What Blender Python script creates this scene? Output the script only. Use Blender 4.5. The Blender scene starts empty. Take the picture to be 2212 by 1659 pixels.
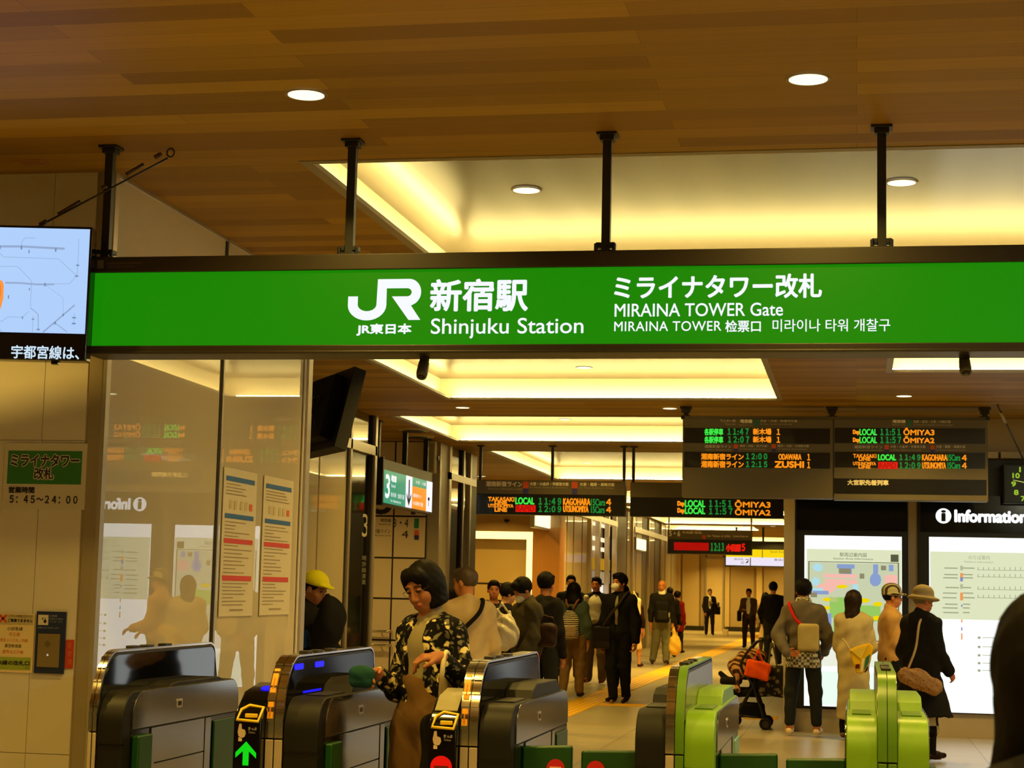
import bpy, math, random, bmesh
import numpy as np
from mathutils import Vector, Matrix

C = bpy.context.scene
random.seed(7)

# ------------------------------------------------------------------ camera
F = 3870.0                                   # focal length in pixels of the 2212 px wide frame
EYE = np.array([0.0, 0.0, 1.5])
RX = np.array([9.82007606e-01, 4.35843396e-04, -1.88840865e-01])   # world X, Y, Z seen from the lens (right, down, forward)
RY = np.array([0.18751779, 0.11593842, 0.97539498])
RZ = np.array([0.02231903, -0.99325631, 0.11377068])
M3 = np.stack([RX, RY, RZ], 1)
cd = bpy.data.cameras.new('camera')
cam = bpy.data.objects.new('camera', cd)
C.collection.objects.link(cam)
right, down, fwd = M3[0], M3[1], M3[2]
rot = Matrix(((right[0], -down[0], -fwd[0]), (right[1], -down[1], -fwd[1]), (right[2], -down[2], -fwd[2])))
cam.matrix_world = Matrix.Translation(Vector(EYE)) @ rot.to_4x4()
cd.sensor_fit = 'HORIZONTAL'
cd.sensor_width = 4.8
cd.lens = 4.8 * F / 2212
cd.clip_start = 0.05
cd.clip_end = 300
cd.dof.use_dof = True
cd.dof.focus_distance = 10.0
cd.dof.aperture_fstop = 1.7
C.camera = cam

# ------------------------------------------------------------------ light and exposure
C.view_settings.view_transform = 'Standard'
C.view_settings.look = 'None'
C.view_settings.gamma = 1.0
C.view_settings.exposure = 0.0
C.view_settings.use_curve_mapping = False
C.cycles.use_denoising = True
C.cycles.max_bounces = 7
C.cycles.diffuse_bounces = 4
C.cycles.glossy_bounces = 4
C.cycles.transmission_bounces = 6
C.cycles.sample_clamp_indirect = 6.0
wd = bpy.data.worlds.new('hall_air')
C.world = wd
wd.use_nodes = True
AMB = 0.10
wd.node_tree.nodes['Background'].inputs[0].default_value = (1.0, 0.65, 0.125, 1)
wd.node_tree.nodes['Background'].inputs[1].default_value = AMB
WARM = (1.0, 0.65, 0.125)
DOWN_W = 30.0          # watts of one recessed downlight
COVE_E = 42.0          # emission of the hidden cove strips


def at(x, y, X=None, Y=None, Z=None):
    """The point of the plane X=, Y= or Z= that a pixel of the photograph shows."""
    r = M3.T @ np.array([x - 1106.0, y - 829.5, F])
    if Y is not None:
        t = Y / r[1]
    elif Z is not None:
        t = (Z - EYE[2]) / r[2]
    else:
        t = X / r[0]
    return EYE + r * t


# ------------------------------------------------------------------ materials
def lin(c):
    return tuple(((v / 255) / 12.92 if v / 255 <= 0.04045 else ((v / 255 + 0.055) / 1.055) ** 2.4) for v in c)


MATS = {}


def mat(name, col=(200, 200, 200), rough=0.5, metal=0.0, var=0.06, scale=9.0, emit=0.0, ecol=None, coat=0.0, spec=0.5, bump=0.0, bscale=60.0, cior=1.5, rawcol=None, stretch=None):
    """A Principled surface whose colour varies a little with a noise texture."""
    if name in MATS:
        return MATS[name]
    m = bpy.data.materials.new(name)
    m.use_nodes = True
    nt = m.node_tree
    p = nt.nodes['Principled BSDF']
    base = rawcol or lin(col)
    tc = nt.nodes.new('ShaderNodeTexCoord')
    nz = nt.nodes.new('ShaderNodeTexNoise')
    nz.inputs['Scale'].default_value = scale
    nz.inputs['Detail'].default_value = 3
    src = tc.outputs['Object']
    if stretch:
        mp = nt.nodes.new('ShaderNodeMapping')
        mp.inputs['Scale'].default_value = stretch
        nt.links.new(src, mp.inputs['Vector'])
        src = mp.outputs['Vector']
    nt.links.new(src, nz.inputs['Vector'])
    mx = nt.nodes.new('ShaderNodeMix')
    mx.data_type = 'RGBA'
    mx.inputs['A'].default_value = tuple(v * (1 - var) for v in base) + (1,)
    mx.inputs['B'].default_value = tuple(min(1, v * (1 + var)) for v in base) + (1,)
    nt.links.new(nz.outputs['Fac'], mx.inputs['Factor'])
    nt.links.new(mx.outputs['Result'], p.inputs['Base Color'])
    p.inputs['Roughness'].default_value = rough
    p.inputs['Metallic'].default_value = metal
    p.inputs['Specular IOR Level'].default_value = spec
    p.inputs['Coat Weight'].default_value = coat
    p.inputs['Coat Roughness'].default_value = 0.03
    p.inputs['Coat IOR'].default_value = cior
    if emit > 0:
        p.inputs['Emission Color'].default_value = (ecol if ecol else base) + (1,)
        p.inputs['Emission Strength'].default_value = emit
    if bump > 0:
        b2 = nt.nodes.new('ShaderNodeTexNoise')
        b2.inputs['Scale'].default_value = bscale
        nt.links.new(tc.outputs['Object'], b2.inputs['Vector'])
        bp = nt.nodes.new('ShaderNodeBump')
        bp.inputs['Strength'].default_value = bump
        bp.inputs['Distance'].default_value = 0.02
        nt.links.new(b2.outputs['Fac'], bp.inputs['Height'])
        nt.links.new(bp.outputs['Normal'], p.inputs['Normal'])
    MATS[name] = m
    return m


def glow(name, col, e=1.0):
    """A lit face: what it shows is the colour it sends out."""
    if name in MATS:
        return MATS[name]
    m = mat(name, (8, 8, 8), rough=0.35, emit=e, ecol=lin(col), var=0.02, spec=0.25)
    return m


# ------------------------------------------------------------------ mesh building
class MB:
    def __init__(s):
        s.v, s.f, s.mi = [], [], []
        s.cur = 0

    def add(s, verts, faces):
        o = len(s.v)
        s.v.extend([tuple(map(float, p)) for p in verts])
        s.f.extend([tuple(o + i for i in f) for f in faces])
        s.mi.extend([s.cur] * len(faces))
        return s

    def m(s, i):
        s.cur = i
        return s

    def box(s, x0, x1, y0, y1, z0, z1):
        x0, x1 = min(x0, x1), max(x0, x1)
        y0, y1 = min(y0, y1), max(y0, y1)
        z0, z1 = min(z0, z1), max(z0, z1)
        v = [(x0, y0, z0), (x1, y0, z0), (x1, y1, z0), (x0, y1, z0), (x0, y0, z1), (x1, y0, z1), (x1, y1, z1), (x0, y1, z1)]
        return s.add(v, [(0, 3, 2, 1), (4, 5, 6, 7), (0, 1, 5, 4), (1, 2, 6, 5), (2, 3, 7, 6), (3, 0, 4, 7)])

    def prism(s, poly, a0, a1, axis='x'):
        """Extrude a polygon: axis x takes (y, z) pairs, y takes (x, z), z takes (x, y)."""
        def P(p, a):
            return {'x': (a, p[0], p[1]), 'y': (p[0], a, p[1]), 'z': (p[0], p[1], a)}[axis]
        n = len(poly)
        v = [P(p, a0) for p in poly] + [P(p, a1) for p in poly]
        f = [tuple(range(n))[::-1], tuple(range(n, 2 * n))] + [(i, (i + 1) % n, n + (i + 1) % n, n + i) for i in range(n)]
        ar = sum(poly[i][0] * poly[(i + 1) % n][1] - poly[(i + 1) % n][0] * poly[i][1] for i in range(n))
        flip = (ar < 0) != (a1 < a0)
        if axis == 'y':
            flip = not flip
        if flip:
            f = [t[::-1] for t in f]
        return s.add(v, f)

    def tube(s, pts, r, n=10, closed=False):
        pts = [Vector(p) for p in pts]
        rr = r if isinstance(r, (list, tuple)) else [r] * len(pts)
        N = len(pts)
        vs, fs = [], []
        up = None
        for i, p in enumerate(pts):
            a = pts[(i - 1) % N] if (i > 0 or closed) else p
            b = pts[(i + 1) % N] if (i < N - 1 or closed) else p
            t = (b - a).normalized()
            if up is None:
                up = Vector((0, 0, 1)) if abs(t.z) < 0.9 else Vector((1, 0, 0))
            u = t.cross(up)
            if u.length < 1e-4:
                u = t.cross(Vector((0, 1, 0.1)))
            u.normalize()
            w = u.cross(t)
            up = w
            for k in range(n):
                an = 2 * math.pi * k / n
                vs.append(p + (u * math.cos(an) + w * math.sin(an)) * rr[i])
        for i in range(N if closed else N - 1):
            j = (i + 1) % N
            for k in range(n):
                fs.append((i * n + k, j * n + k, j * n + (k + 1) % n, i * n + (k + 1) % n))
        if not closed:
            fs.append(tuple(range(n))[::-1][::-1])
            fs.append(tuple((N - 1) * n + k for k in range(n))[::-1])
        return s.add(vs, fs)

    def cyl(s, c, r, h, axis='z', n=24, r2=None):
        r2 = r if r2 is None else r2
        d = {'x': Vector((1, 0, 0)), 'y': Vector((0, 1, 0)), 'z': Vector((0, 0, 1))}[axis]
        c = Vector(c)
        return s.tube([c, c + d * h], [r, r2], n)

    def ell(s, c, r, nu=14, nv=9):
        vs, fs = [], []
        for j in range(nv + 1):
            th = math.pi * j / nv
            for i in range(nu):
                ph = 2 * math.pi * i / nu
                vs.append((c[0] + r[0] * math.sin(th) * math.cos(ph), c[1] + r[1] * math.sin(th) * math.sin(ph), c[2] + r[2] * math.cos(th)))
        for j in range(nv):
            for i in range(nu):
                fs.append((j * nu + i, (j + 1) * nu + i, (j + 1) * nu + (i + 1) % nu, j * nu + (i + 1) % nu))
        return s.add(vs, fs)

    def xf(s, M):
        s.v = [tuple(M @ Vector(p)) for p in s.v]
        return s

    def build(s, name, mats, parent=None, smooth=False, bevel=0.0, loc=None, seg=2):
        me = bpy.data.meshes.new(name)
        me.from_pydata(s.v, [], s.f)
        for mm in (mats if isinstance(mats, (list, tuple)) else [mats]):
            me.materials.append(mm)
        me.polygons.foreach_set('material_index', s.mi)
        me.polygons.foreach_set('use_smooth', [True] * len(s.f))
        me.update()
        if not smooth:
            me.set_sharp_from_angle(angle=math.radians(31))
        o = bpy.data.objects.new(name, me)
        C.collection.objects.link(o)
        if parent is not None:
            o.parent = parent
        if loc is not None:
            o.location = loc
        if bevel > 0:
            b = o.modifiers.new('edge', 'BEVEL')
            b.width = bevel
            b.segments = seg
            b.harden_normals = True
            b.limit_method = 'ANGLE'
            b.angle_limit = math.radians(40)
        return o


def tag(o, label=None, cat=None, group=None, kind=None):
    if label:
        o['label'] = label
    if cat:
        o['category'] = cat
    if group:
        o['group'] = group
    if kind:
        o['kind'] = kind
    return o


def thing(name, label, cat, loc=(0, 0, 0), group=None, rz=0.0):
    o = bpy.data.objects.new(name, None)
    C.collection.objects.link(o)
    o.location = loc
    o.rotation_euler = (0, 0, rz)
    o.empty_display_size = 0.1
    return tag(o, label, cat, group)


def struct(o):
    o['kind'] = 'structure'
    return o


# ------------------------------------------------------------------ lettering
TCACHE = {}


def glyphs(s, track=1.0):
    key = (s, track)
    if key in TCACHE:
        return TCACHE[key]
    cu = bpy.data.curves.new('lettering', 'FONT')
    cu.body = s
    cu.size = 1.0
    cu.space_character = track
    cu.resolution_u = 4
    ob = bpy.data.objects.new('lettering', cu)
    C.collection.objects.link(ob)
    dg = bpy.context.evaluated_depsgraph_get()
    me = ob.evaluated_get(dg).to_mesh()
    v = np.array([p.co[:2] for p in me.vertices]) if len(me.vertices) else np.zeros((0, 2))
    f = [tuple(p.vertices) for p in me.polygons]
    ob.evaluated_get(dg).to_mesh_clear()
    bpy.data.objects.remove(ob)
    bpy.data.curves.remove(cu)
    TCACHE[key] = (v, f)
    return v, f


class Plate:
    """A flat face with its own right (u) and up (w) axes; px() maps photo pixels onto it."""

    def __init__(s, origin, u, w, n):
        s.o, s.u, s.w, s.n = (np.array(q, float) for q in (origin, u, w, n))

    def P(s, a, b, d=0.0):
        return tuple(s.o + s.u * a + s.w * b + s.n * d)

    def quad(s, mb, a0, b0, a1, b1, d=0.002):
        mb.add([s.P(a0, b0, d), s.P(a1, b0, d), s.P(a1, b1, d), s.P(a0, b1, d)], [(0, 1, 2, 3)])

    def poly(s, mb, pts, d=0.002, th=0.0):
        n = len(pts)
        mb.add([s.P(a, b, d) for a, b in pts], [tuple(range(n))])

    def text(s, mb, t, a0, b0, a1, b1, d=0.003, bold=0.0, track=1.0, keep=False):
        v, f = glyphs(t, track)
        if not len(v):
            return
        lo, hi = v.min(0), v.max(0)
        sx = (a1 - a0) / max(hi[0] - lo[0], 1e-6)
        sy = (b1 - b0) / max(hi[1] - lo[1], 1e-6)
        if keep:
            sx = min(sx, sy)
        q = (v - lo) * np.array([sx, sy]) + np.array([a0, b0])
        offs = [(0, 0)]
        if bold:
            offs = [(bold, 0), (-bold, 0), (0, bold), (0, -bold), (bold * .7, bold * .7), (-bold * .7, bold * .7), (bold * .7, -bold * .7), (-bold * .7, -bold * .7)]
        for i, (ox, oy) in enumerate(offs):
            mb.add([s.P(a + ox, b + oy, d + i * 2e-5) for a, b in q], f)


def front_plate(Y):
    """A face at depth Y that looks back at the hall's entrance; a = world X, b = world Z."""
    return Plate((0, Y, 0), (1, 0, 0), (0, 0, 1), (0, -1, 0))


def side_plate(X):
    """A face on plane X that looks to +X; a = world Y, b = world Z."""
    return Plate((X, 0, 0), (0, 1, 0), (0, 0, 1), (1, 0, 0))


def pbox(x0, y0, x1, y1, Y=None, X=None):
    """Pixel box -> (a0, b0, a1, b1) on a face at depth Y or on side plane X (y1 is the lower pixel)."""
    xc, yc = (x0 + x1) / 2, (y0 + y1) / 2
    if Y is not None:
        return at(x0, yc, Y=Y)[0], at(xc, y1, Y=Y)[2], at(x1, yc, Y=Y)[0], at(xc, y0, Y=Y)[2]
    return at(x0, yc, X=X)[1], at(xc, y1, X=X)[2], at(x1, yc, X=X)[1], at(xc, y0, X=X)[2]


# ------------------------------------------------------------------ shared materials
M_wall = mat('cream wall panel', (214, 205, 190), rough=0.38, var=0.03, scale=1.5, spec=0.35)
M_seam = mat('dark seam', (28, 16, 8), rough=0.7)
M_alu = mat('satin aluminium', (190, 180, 165), rough=0.35, metal=0.6, scale=30, stretch=(40, 40, 1))
M_black = mat('black painted metal', (16, 15, 13), rough=0.45, var=0.15)
M_gloss = mat('black gloss plastic', (9, 8, 7), rough=0.10, spec=0.45, var=0.1)
M_dark = mat('charcoal plastic', (40, 36, 30), rough=0.42, var=0.1)
M_grey = mat('grey sign housing', (100, 90, 68), rough=0.5, var=0.05)
M_chrome = mat('polished steel', (215, 205, 190), rough=0.14, metal=1.0, var=0.03)
M_steel = mat('brushed stainless', (138, 135, 128), rough=0.15, metal=0.92, var=0.05, scale=40, stretch=(1, 1, 60))
def brushed(m):
    nt = m.node_tree
    p = nt.nodes['Principled BSDF']
    t = nt.nodes.new('ShaderNodeTangent')
    t.direction_type = 'RADIAL'
    t.axis = 'Z'
    nt.links.new(t.outputs['Tangent'], p.inputs['Tangent'])
    p.inputs['Anisotropic'].default_value = 0.3
    p.inputs['Roughness'].default_value = 0.11


brushed(M_steel)
M_white = glow('lit white', (246, 250, 255), 1.0)
M_text = mat('printed dark lettering', (30, 22, 16), rough=0.6)
M_paper = mat('white paper', (208, 200, 182), rough=0.7, var=0.03)
# ------------------------------------------------------------------ floor
def floor_material():
    m = bpy.data.materials.new('polished stone tiles')
    m.use_nodes = True
    nt = m.node_tree
    p = nt.nodes['Principled BSDF']
    tc = nt.nodes.new('ShaderNodeTexCoord')
    br = nt.nodes.new('ShaderNodeTexBrick')
    br.offset = 0.0
    br.inputs['Scale'].default_value = 1.0
    br.inputs['Brick Width'].default_value = 1.2
    br.inputs['Row Height'].default_value = 1.2
    br.inputs['Mortar Size'].default_value = 0.006
    br.inputs['Color1'].default_value = lin((170, 158, 128)) + (1,)
    br.inputs['Color2'].default_value = lin((177, 165, 135)) + (1,)
    br.inputs['Mortar'].default_value = lin((126, 110, 82)) + (1,)
    nt.links.new(tc.outputs['Object'], br.inputs['Vector'])
    nz = nt.nodes.new('ShaderNodeTexNoise')
    nz.inputs['Scale'].default_value = 2.2
    nz.inputs['Detail'].default_value = 6
    nt.links.new(tc.outputs['Object'], nz.inputs['Vector'])
    mx = nt.nodes.new('ShaderNodeMix')
    mx.data_type = 'RGBA'
    mx.blend_type = 'MULTIPLY'
    mx.inputs['Factor'].default_value = 0.25
    nt.links.new(br.outputs['Color'], mx.inputs['A'])
    nt.links.new(nz.outputs['Color'], mx.inputs['B'])
    nt.links.new(mx.outputs['Result'], p.inputs['Base Color'])
    p.inputs['Roughness'].default_value = 0.33
    p.inputs['Specular IOR Level'].default_value = 0.4
    return m


struct(MB().add([(-12, -5, 0), (6, -5, 0), (6, 78, 0), (-12, 78, 0)], [(0, 1, 2, 3)]).build('floor', floor_material()))
M_tac = mat('yellow tactile tile', (228, 176, 18), rough=0.5, var=0.08, scale=3)


def bars(mb, x0, x1, y0, y1):
    mb.box(x0, x1, y0, y1, 0.0, 0.004)
    y = y0 + 0.03
    if y1 - y0 > 1:
        for k in range(6):
            xx = x0 + 0.03 + k * (x1 - x0 - 0.06) / 5
            mb.box(xx - 0.012, xx + 0.012, y0, y1, 0.004, 0.008)
    else:
        for k in range(4):
            yy = y0 + 0.04 + k * (y1 - y0 - 0.08) / 3
            mb.box(x0, x1, yy - 0.012, yy + 0.012, 0.004, 0.008)


mb = MB()
bars(mb, -3.83, -3.36, 21.5, 73)
bars(mb, -3.36, -1.9, 23.82, 24.26)
bars(mb, -1.35, -0.95, 22.2, 22.8)
struct(mb.build('floor_tactile_line', M_tac))

# ------------------------------------------------------------------ wooden ceiling with light coves
HC = 3.5


def wood_material():
    m = bpy.data.materials.new('oak plank ceiling')
    m.use_nodes = True
    nt = m.node_tree
    p = nt.nodes['Principled BSDF']
    tc = nt.nodes.new('ShaderNodeTexCoord')
    br = nt.nodes.new('ShaderNodeTexBrick')
    br.offset = 0.37
    br.inputs['Scale'].default_value = 1.0
    br.inputs['Brick Width'].default_value = 2.1
    br.inputs['Row Height'].default_value = 0.155
    br.inputs['Mortar Size'].default_value = 0.0012
    br.inputs['Bias'].default_value = -0.1
    br.inputs['Color1'].default_value = lin((136, 99, 27)) + (1,)
    br.inputs['Color2'].default_value = lin((176, 136, 42)) + (1,)
    br.inputs['Mortar'].default_value = lin((114, 82, 22)) + (1,)
    nt.links.new(tc.outputs['Object'], br.inputs['Vector'])
    mp = nt.nodes.new('ShaderNodeMapping')
    mp.inputs['Scale'].default_value = (0.9, 26, 1)
    nt.links.new(tc.outputs['Object'], mp.inputs['Vector'])
    nz = nt.nodes.new('ShaderNodeTexNoise')
    nz.inputs['Scale'].default_value = 1.6
    nz.inputs['Detail'].default_value = 6
    nt.links.new(mp.outputs['Vector'], nz.inputs['Vector'])
    rp = nt.nodes.new('ShaderNodeMapRange')
    rp.inputs['To Min'].default_value = 0.82
    rp.inputs['To Max'].default_value = 1.14
    nt.links.new(nz.outputs['Fac'], rp.inputs['Value'])
    mx = nt.nodes.new('ShaderNodeMix')
    mx.data_type = 'RGBA'
    mx.blend_type = 'MULTIPLY'
    mx.inputs['Factor'].default_value = 1.0
    nt.links.new(br.outputs['Color'], mx.inputs['A'])
    nt.links.new(rp.outputs['Result'], mx.inputs['B'])
    nt.links.new(mx.outputs['Result'], p.inputs['Base Color'])
    p.inputs['Roughness'].default_value = 0.55
    p.inputs['Specular IOR Level'].default_value = 0.25
    return m


M_wood = wood_material()
COVES = [(-2.55, 3.6, 8.05, 11.5), (-4.25, -0.8, 13.0, 18.55), (0.31, 3.6, 13.0, 16.19), (-5.35, -1.3, 20.4, 23.95),
         (-5.3, -1.5, 25.6, 32.1), (-5.4, -1.6, 35.5, 40.5), (-5.4, -1.7, 42.0, 46.0), (-5.45, -1.9, 47.6, 52.2), (-5.65, -3.0, 53.4, 57.1), (-4.2, -1.2, 63.3, 70.5)]
# behind the photographer the hall goes on with the same pattern
COVES.append((-2.55, 3.6, -0.5, 3.2))
xs = sorted({-12.0, 6.0} | {c[0] for c in COVES} | {c[1] for c in COVES})
ys = sorted({-5.0, 78.0} | {c[2] for c in COVES} | {c[3] for c in COVES})
mb = MB()
for j in range(len(ys) - 1):
    for i in range(len(xs) - 1):
        cx, cy = (xs[i] + xs[i + 1]) / 2, (ys[j] + ys[j + 1]) / 2
        if any(a < cx < b and c < cy < d for a, b, c, d in COVES):
            continue
        mb.add([(xs[i], ys[j], HC), (xs[i], ys[j + 1], HC), (xs[i + 1], ys[j + 1], HC), (xs[i + 1], ys[j], HC)], [(0, 1, 2, 3)])
struct(mb.build('ceiling', M_wood))


def slat_material():
    m = mat('silver ceiling slats', (104, 94, 74), rough=0.3, metal=0.55, var=0.05, scale=2.0)
    nt = m.node_tree
    tc = nt.nodes['Texture Coordinate']
    w = nt.nodes.new('ShaderNodeTexWave')
    w.wave_type = 'BANDS'
    w.bands_direction = 'X'
    w.inputs['Scale'].default_value = 1.1
    w.inputs['Distortion'].default_value = 0.0
    nt.links.new(tc.outputs['Object'], w.inputs['Vector'])
    bp = nt.nodes.new('ShaderNodeBump')
    bp.inputs['Strength'].default_value = 0.25
    bp.inputs['Distance'].default_value = 0.01
    nt.links.new(w.outputs['Fac'], bp.inputs['Height'])
    nt.links.new(bp.outputs['Normal'], nt.nodes['Principled BSDF'].inputs['Normal'])
    return m


M_slat = slat_material()
M_lip = mat('grey cove lip', (150, 138, 118), rough=0.5)
M_cove = mat('white cove paint', (226, 214, 186), rough=0.75, var=0.02)
M_strip = glow('warm led strip', (255, 232, 148), COVE_E)
M_strip_added = glow('added neutral strip', (240, 246, 216), COVE_E * 1.5)
LED = 0.16
RECH = 0.24
for (a, b, c, d) in COVES:
    z1 = HC + RECH
    mb = MB()
    mb.add([(a - LED, c - LED, z1), (a - LED, d + LED, z1), (b + LED, d + LED, z1), (b + LED, c - LED, z1)], [(0, 1, 2, 3)])
    mb.m(1)
    for (p, q) in (((a - LED, c - LED), (a - LED, d + LED)), ((a - LED, d + LED), (b + LED, d + LED)), ((b + LED, d + LED), (b + LED, c - LED)), ((b + LED, c - LED), (a - LED, c - LED))):
        mb.add([(p[0], p[1], HC + 0.02), (p[0], p[1], z1), (q[0], q[1], z1), (q[0], q[1], HC + 0.02)], [(0, 1, 2, 3)])
    # ledge that carries the strips, and the lip at the edge of the opening
    for (x0, x1, y0, y1) in ((a - LED, a, c - LED, d + LED), (b, b + LED, c - LED, d + LED), (a, b, c - LED, c), (a, b, d, d + LED)):
        mb.add([(x0, y0, HC + 0.02), (x1, y0, HC + 0.02), (x1, y1, HC + 0.02), (x0, y1, HC + 0.02)], [(0, 1, 2, 3)])
    mb.m(2)
    t = 0.055
    for (x0, x1, y0, y1) in ((a - t, a, c, d), (b, b + t, c, d), (a - t, b + t, c - t, c), (a - t, b + t, d, d + t)):
        mb.box(x0, x1, y0, y1, HC - 0.004, HC + 0.018)
    rec = struct(mb.build('ceiling_recess', [M_slat, M_cove, M_lip]))
    st = MB()
    g = 0.06
    for (x0, x1, y0, y1) in ((a - g - 0.03, a - g, c, d), (b + g, b + g + 0.03, c, d), (a, b, d + g, d + g + 0.03)):
        st.box(x0, x1, y0, y1, HC + 0.022, HC + 0.036)
    struct(st.build('light_strip', M_strip, rec))
    if b > 3:  # added strip out of view, brightens the right side of the recess
        struct(MB().box(b - 0.06, b + 0.10, c, d, HC + 0.04, HC + 0.06).build('light_strip', M_strip_added, rec))

# ------------------------------------------------------------------ walls
mb = MB()
# left front wall: cream panels with fine joints on a dark backing
YW = 8.12
xj = [-7.2, -6.3, -5.4, -4.62, -3.9, -3.675]
zj = [0.0, 0.67, 2.17, HC]
for i in range(len(xj) - 1):
    for j in range(len(zj) - 1):
        mb.box(xj[i] + 0.0015, xj[i + 1] - 0.0015, YW, YW + 0.03, zj[j] + 0.0015, zj[j + 1] - 0.0015)
mb.m(1).box(-7.2, -3.668, YW + 0.008, YW + 0.2, 0, HC)
struct(mb.build('wall_front_left', [M_wall, mat('panel joint shade', (176, 156, 122), rough=0.7)]))
mb = MB().box(-3.662, -3.60, YW - 0.004, YW + 0.3, 0, HC)
mb.m(1).box(-3.675, -3.662, YW + 0.02, YW + 0.2, 0, HC)
struct(mb.build('trim_1', [mat('beige corner post', (150, 136, 110), rough=0.5), M_seam]))

# glossy glass wall that runs along the gates, its panels a hair out of line with the hall
M_glass_wall = mat('cream back painted glass', (204, 190, 158), rough=0.5, coat=1.0, cior=2.6, spec=0.2, var=0.02, scale=0.8)
GW = Matrix.Translation((-3.59, 8.12, 0)) @ Matrix.Rotation(math.radians(0.75), 4, 'Z')


def gw(mb):
    return mb.xf(GW)


mb = MB()
mb.box(-0.05, 0.0, 0.05, 1.66, 0.05, HC - 0.02).box(-0.05, 0.0, 1.71, 3.30, 0.05, HC - 0.02)
M_glass_wall.node_tree.nodes['Principled BSDF'].inputs['Coat Roughness'].default_value = 0.0
glass_wall = struct(gw(mb).build('wall_left', M_glass_wall))
mb = MB()
mb.box(-0.03, 0.004, 1.66, 1.685, 0, HC).box(-0.03, 0.004, 3.30, 3.33, 0, HC).box(-0.06, 0.006, 0, 3.4, 0, 0.05)
mb.m(1).box(-0.05, 0.012, 0.0, 0.05, 0, HC).box(-0.05, 0.012, 1.685, 1.71, 0, HC).box(-0.06, 0.03, 3.33, 3.42, 0, HC).box(-0.05, 0.008, 0, 3.4, HC - 0.02, HC)
struct(gw(mb).build('trim_2', [M_seam, M_alu]))
struct(MB().box(-9.0, -3.62, 11.42, 11.5, 0, HC).build('wall_behind_glass', M_wall))

# far left glazed wall on X = -5.6
XS = -5.6
M_pane = mat('cream glass panel', (206, 190, 152), rough=0.4, coat=0.9, var=0.03, scale=1.2)
M_panedark = mat('dark tinted glass', (14, 14, 11), rough=0.12, spec=.3, coat=.6, var=0.1, scale=1.0)
M_clearg = mat('smoked window glass', (44, 40, 30), rough=0.08, coat=1.0)
mb = MB()
mb.box(XS - 0.1, XS, 11.5, 18.25, 0, 3.03).box(XS - 0.1, XS, 18.3, 19.30, 0, 3.03)
struct(mb.build('wall_left_panels', M_pane))
mb = MB().box(XS - 0.1, XS - 0.03, 19.42, 20.35, 0.0, 3.03)
struct(mb.build('window_1', M_panedark))
mb = MB().box(XS - 0.1, XS - 0.02, 11.5, 20.40, 3.14, HC)
struct(mb.build('window_2', M_clearg))
mb = MB()
mb.box(XS - 0.1, XS + 0.03, 11.5, 20.5, 3.03, 3.14)
mb.box(XS - 0.1, XS + 0.03, 19.36, 19.43, 0, HC).box(XS - 0.1, XS + 0.03, 20.40, 20.49, 0, HC)
mb.m(1).box(XS - 0.1, XS + 0.0, 19.30, 19.36, 0, HC).box(XS - 0.1, XS + 0.01, 20.34, 20.40, 0, HC)
struct(mb.build('trim_3', [M_alu, M_seam]))

# tiled wall with the platform directory, Y = 24
M_tile = mat('pinkish white wall tile', (214, 196, 176), rough=0.35, var=0.03, scale=2.0)
xt = [-8.6, -7.85, -7.07, -6.262, -5.80]
zt = [0.0, 0.18, 0.77, 1.336, 1.892, 2.464, 3.04, HC]
mb = MB()
for i in range(len(xt) - 1):
    for j in range(len(zt) - 1):
        mb.box(xt[i] + 0.012, xt[i + 1] - 0.012, 23.985, 24.02, zt[j] + 0.012, zt[j + 1] - 0.012)
mb.m(1).box(-8.6, -5.80, 23.995, 24.2, 0, HC)
tile_wall = struct(mb.build('wall_tiled', [M_tile, M_seam]))
PT = front_plate(23.985)
mb = MB()
PT.text(mb, '3', *pbox(808, 1052, 846, 1110, Y=23.985), d=0.004, bold=0.008)
PT.text(mb, '4', *pbox(868, 1052, 903, 1110, Y=23.985), d=0.004, bold=0.008)
PT.text(mb, '3・4', *pbox(850, 1121, 882, 1139, Y=23.985), d=0.004)
PT.text(mb, '4', *pbox(868, 1146, 882, 1162, Y=23.985), d=0.004)
PT.text(mb, '埼京線', *pbox(822, 1120, 845, 1128, Y=23.985), d=0.004)
PT.text(mb, 'Saikyō Line', *pbox(818, 1131, 845, 1135, Y=23.985), d=0.004)
PT.text(mb, '新宿ライン', *pbox(806, 1143, 844, 1152, Y=23.985), d=0.004)
PT.text(mb, 'Shinjuku Line', *pbox(808, 1155, 844, 1159, Y=23.985), d=0.004)
mb.build('lettering', M_text, tile_wall)
mb = MB()
PT.quad(mb, *pbox(895, 1120, 905, 1141, Y=23.985), d=0.004)
mb.build('green_line_mark', mat('line green', (20, 130, 84), rough=0.5), tile_wall)
mb = MB()
PT.quad(mb, *pbox(895, 1145, 905, 1156, Y=23.985), d=0.004)
mb.build('orange_line_mark', mat('line orange', (214, 92, 28), rough=0.5), tile_wall)
mb = MB()
PT.quad(mb, *pbox(895, 1156, 905, 1166, Y=23.985), d=0.004)
mb.build('blue_line_mark', mat('line blue', (38, 40, 110), rough=0.5), tile_wall)
for z, lab in ((0.89, 'upper chrome handrail fixed to the tiled wall'), (0.70, 'lower chrome handrail fixed to the tiled wall')):
    t = thing('handrail', lab, 'handrail', (0, 0, 0))
    MB().tube([(-8.4, 23.90, z), (-6.30, 23.90, z), (-6.26, 23.915, z), (-6.25, 23.97, z)], 0.022, 12).build('rail', M_chrome, t, smooth=True)
    mb = MB()
    for x in (-6.36, -7.3, -8.2):
        mb.tube([(x, 23.90, z - 0.02), (x, 23.93, z - 0.06), (x, 23.985, z - 0.06)], 0.009, 8)
    mb.build('bracket', M_chrome, t, smooth=True)

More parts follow.
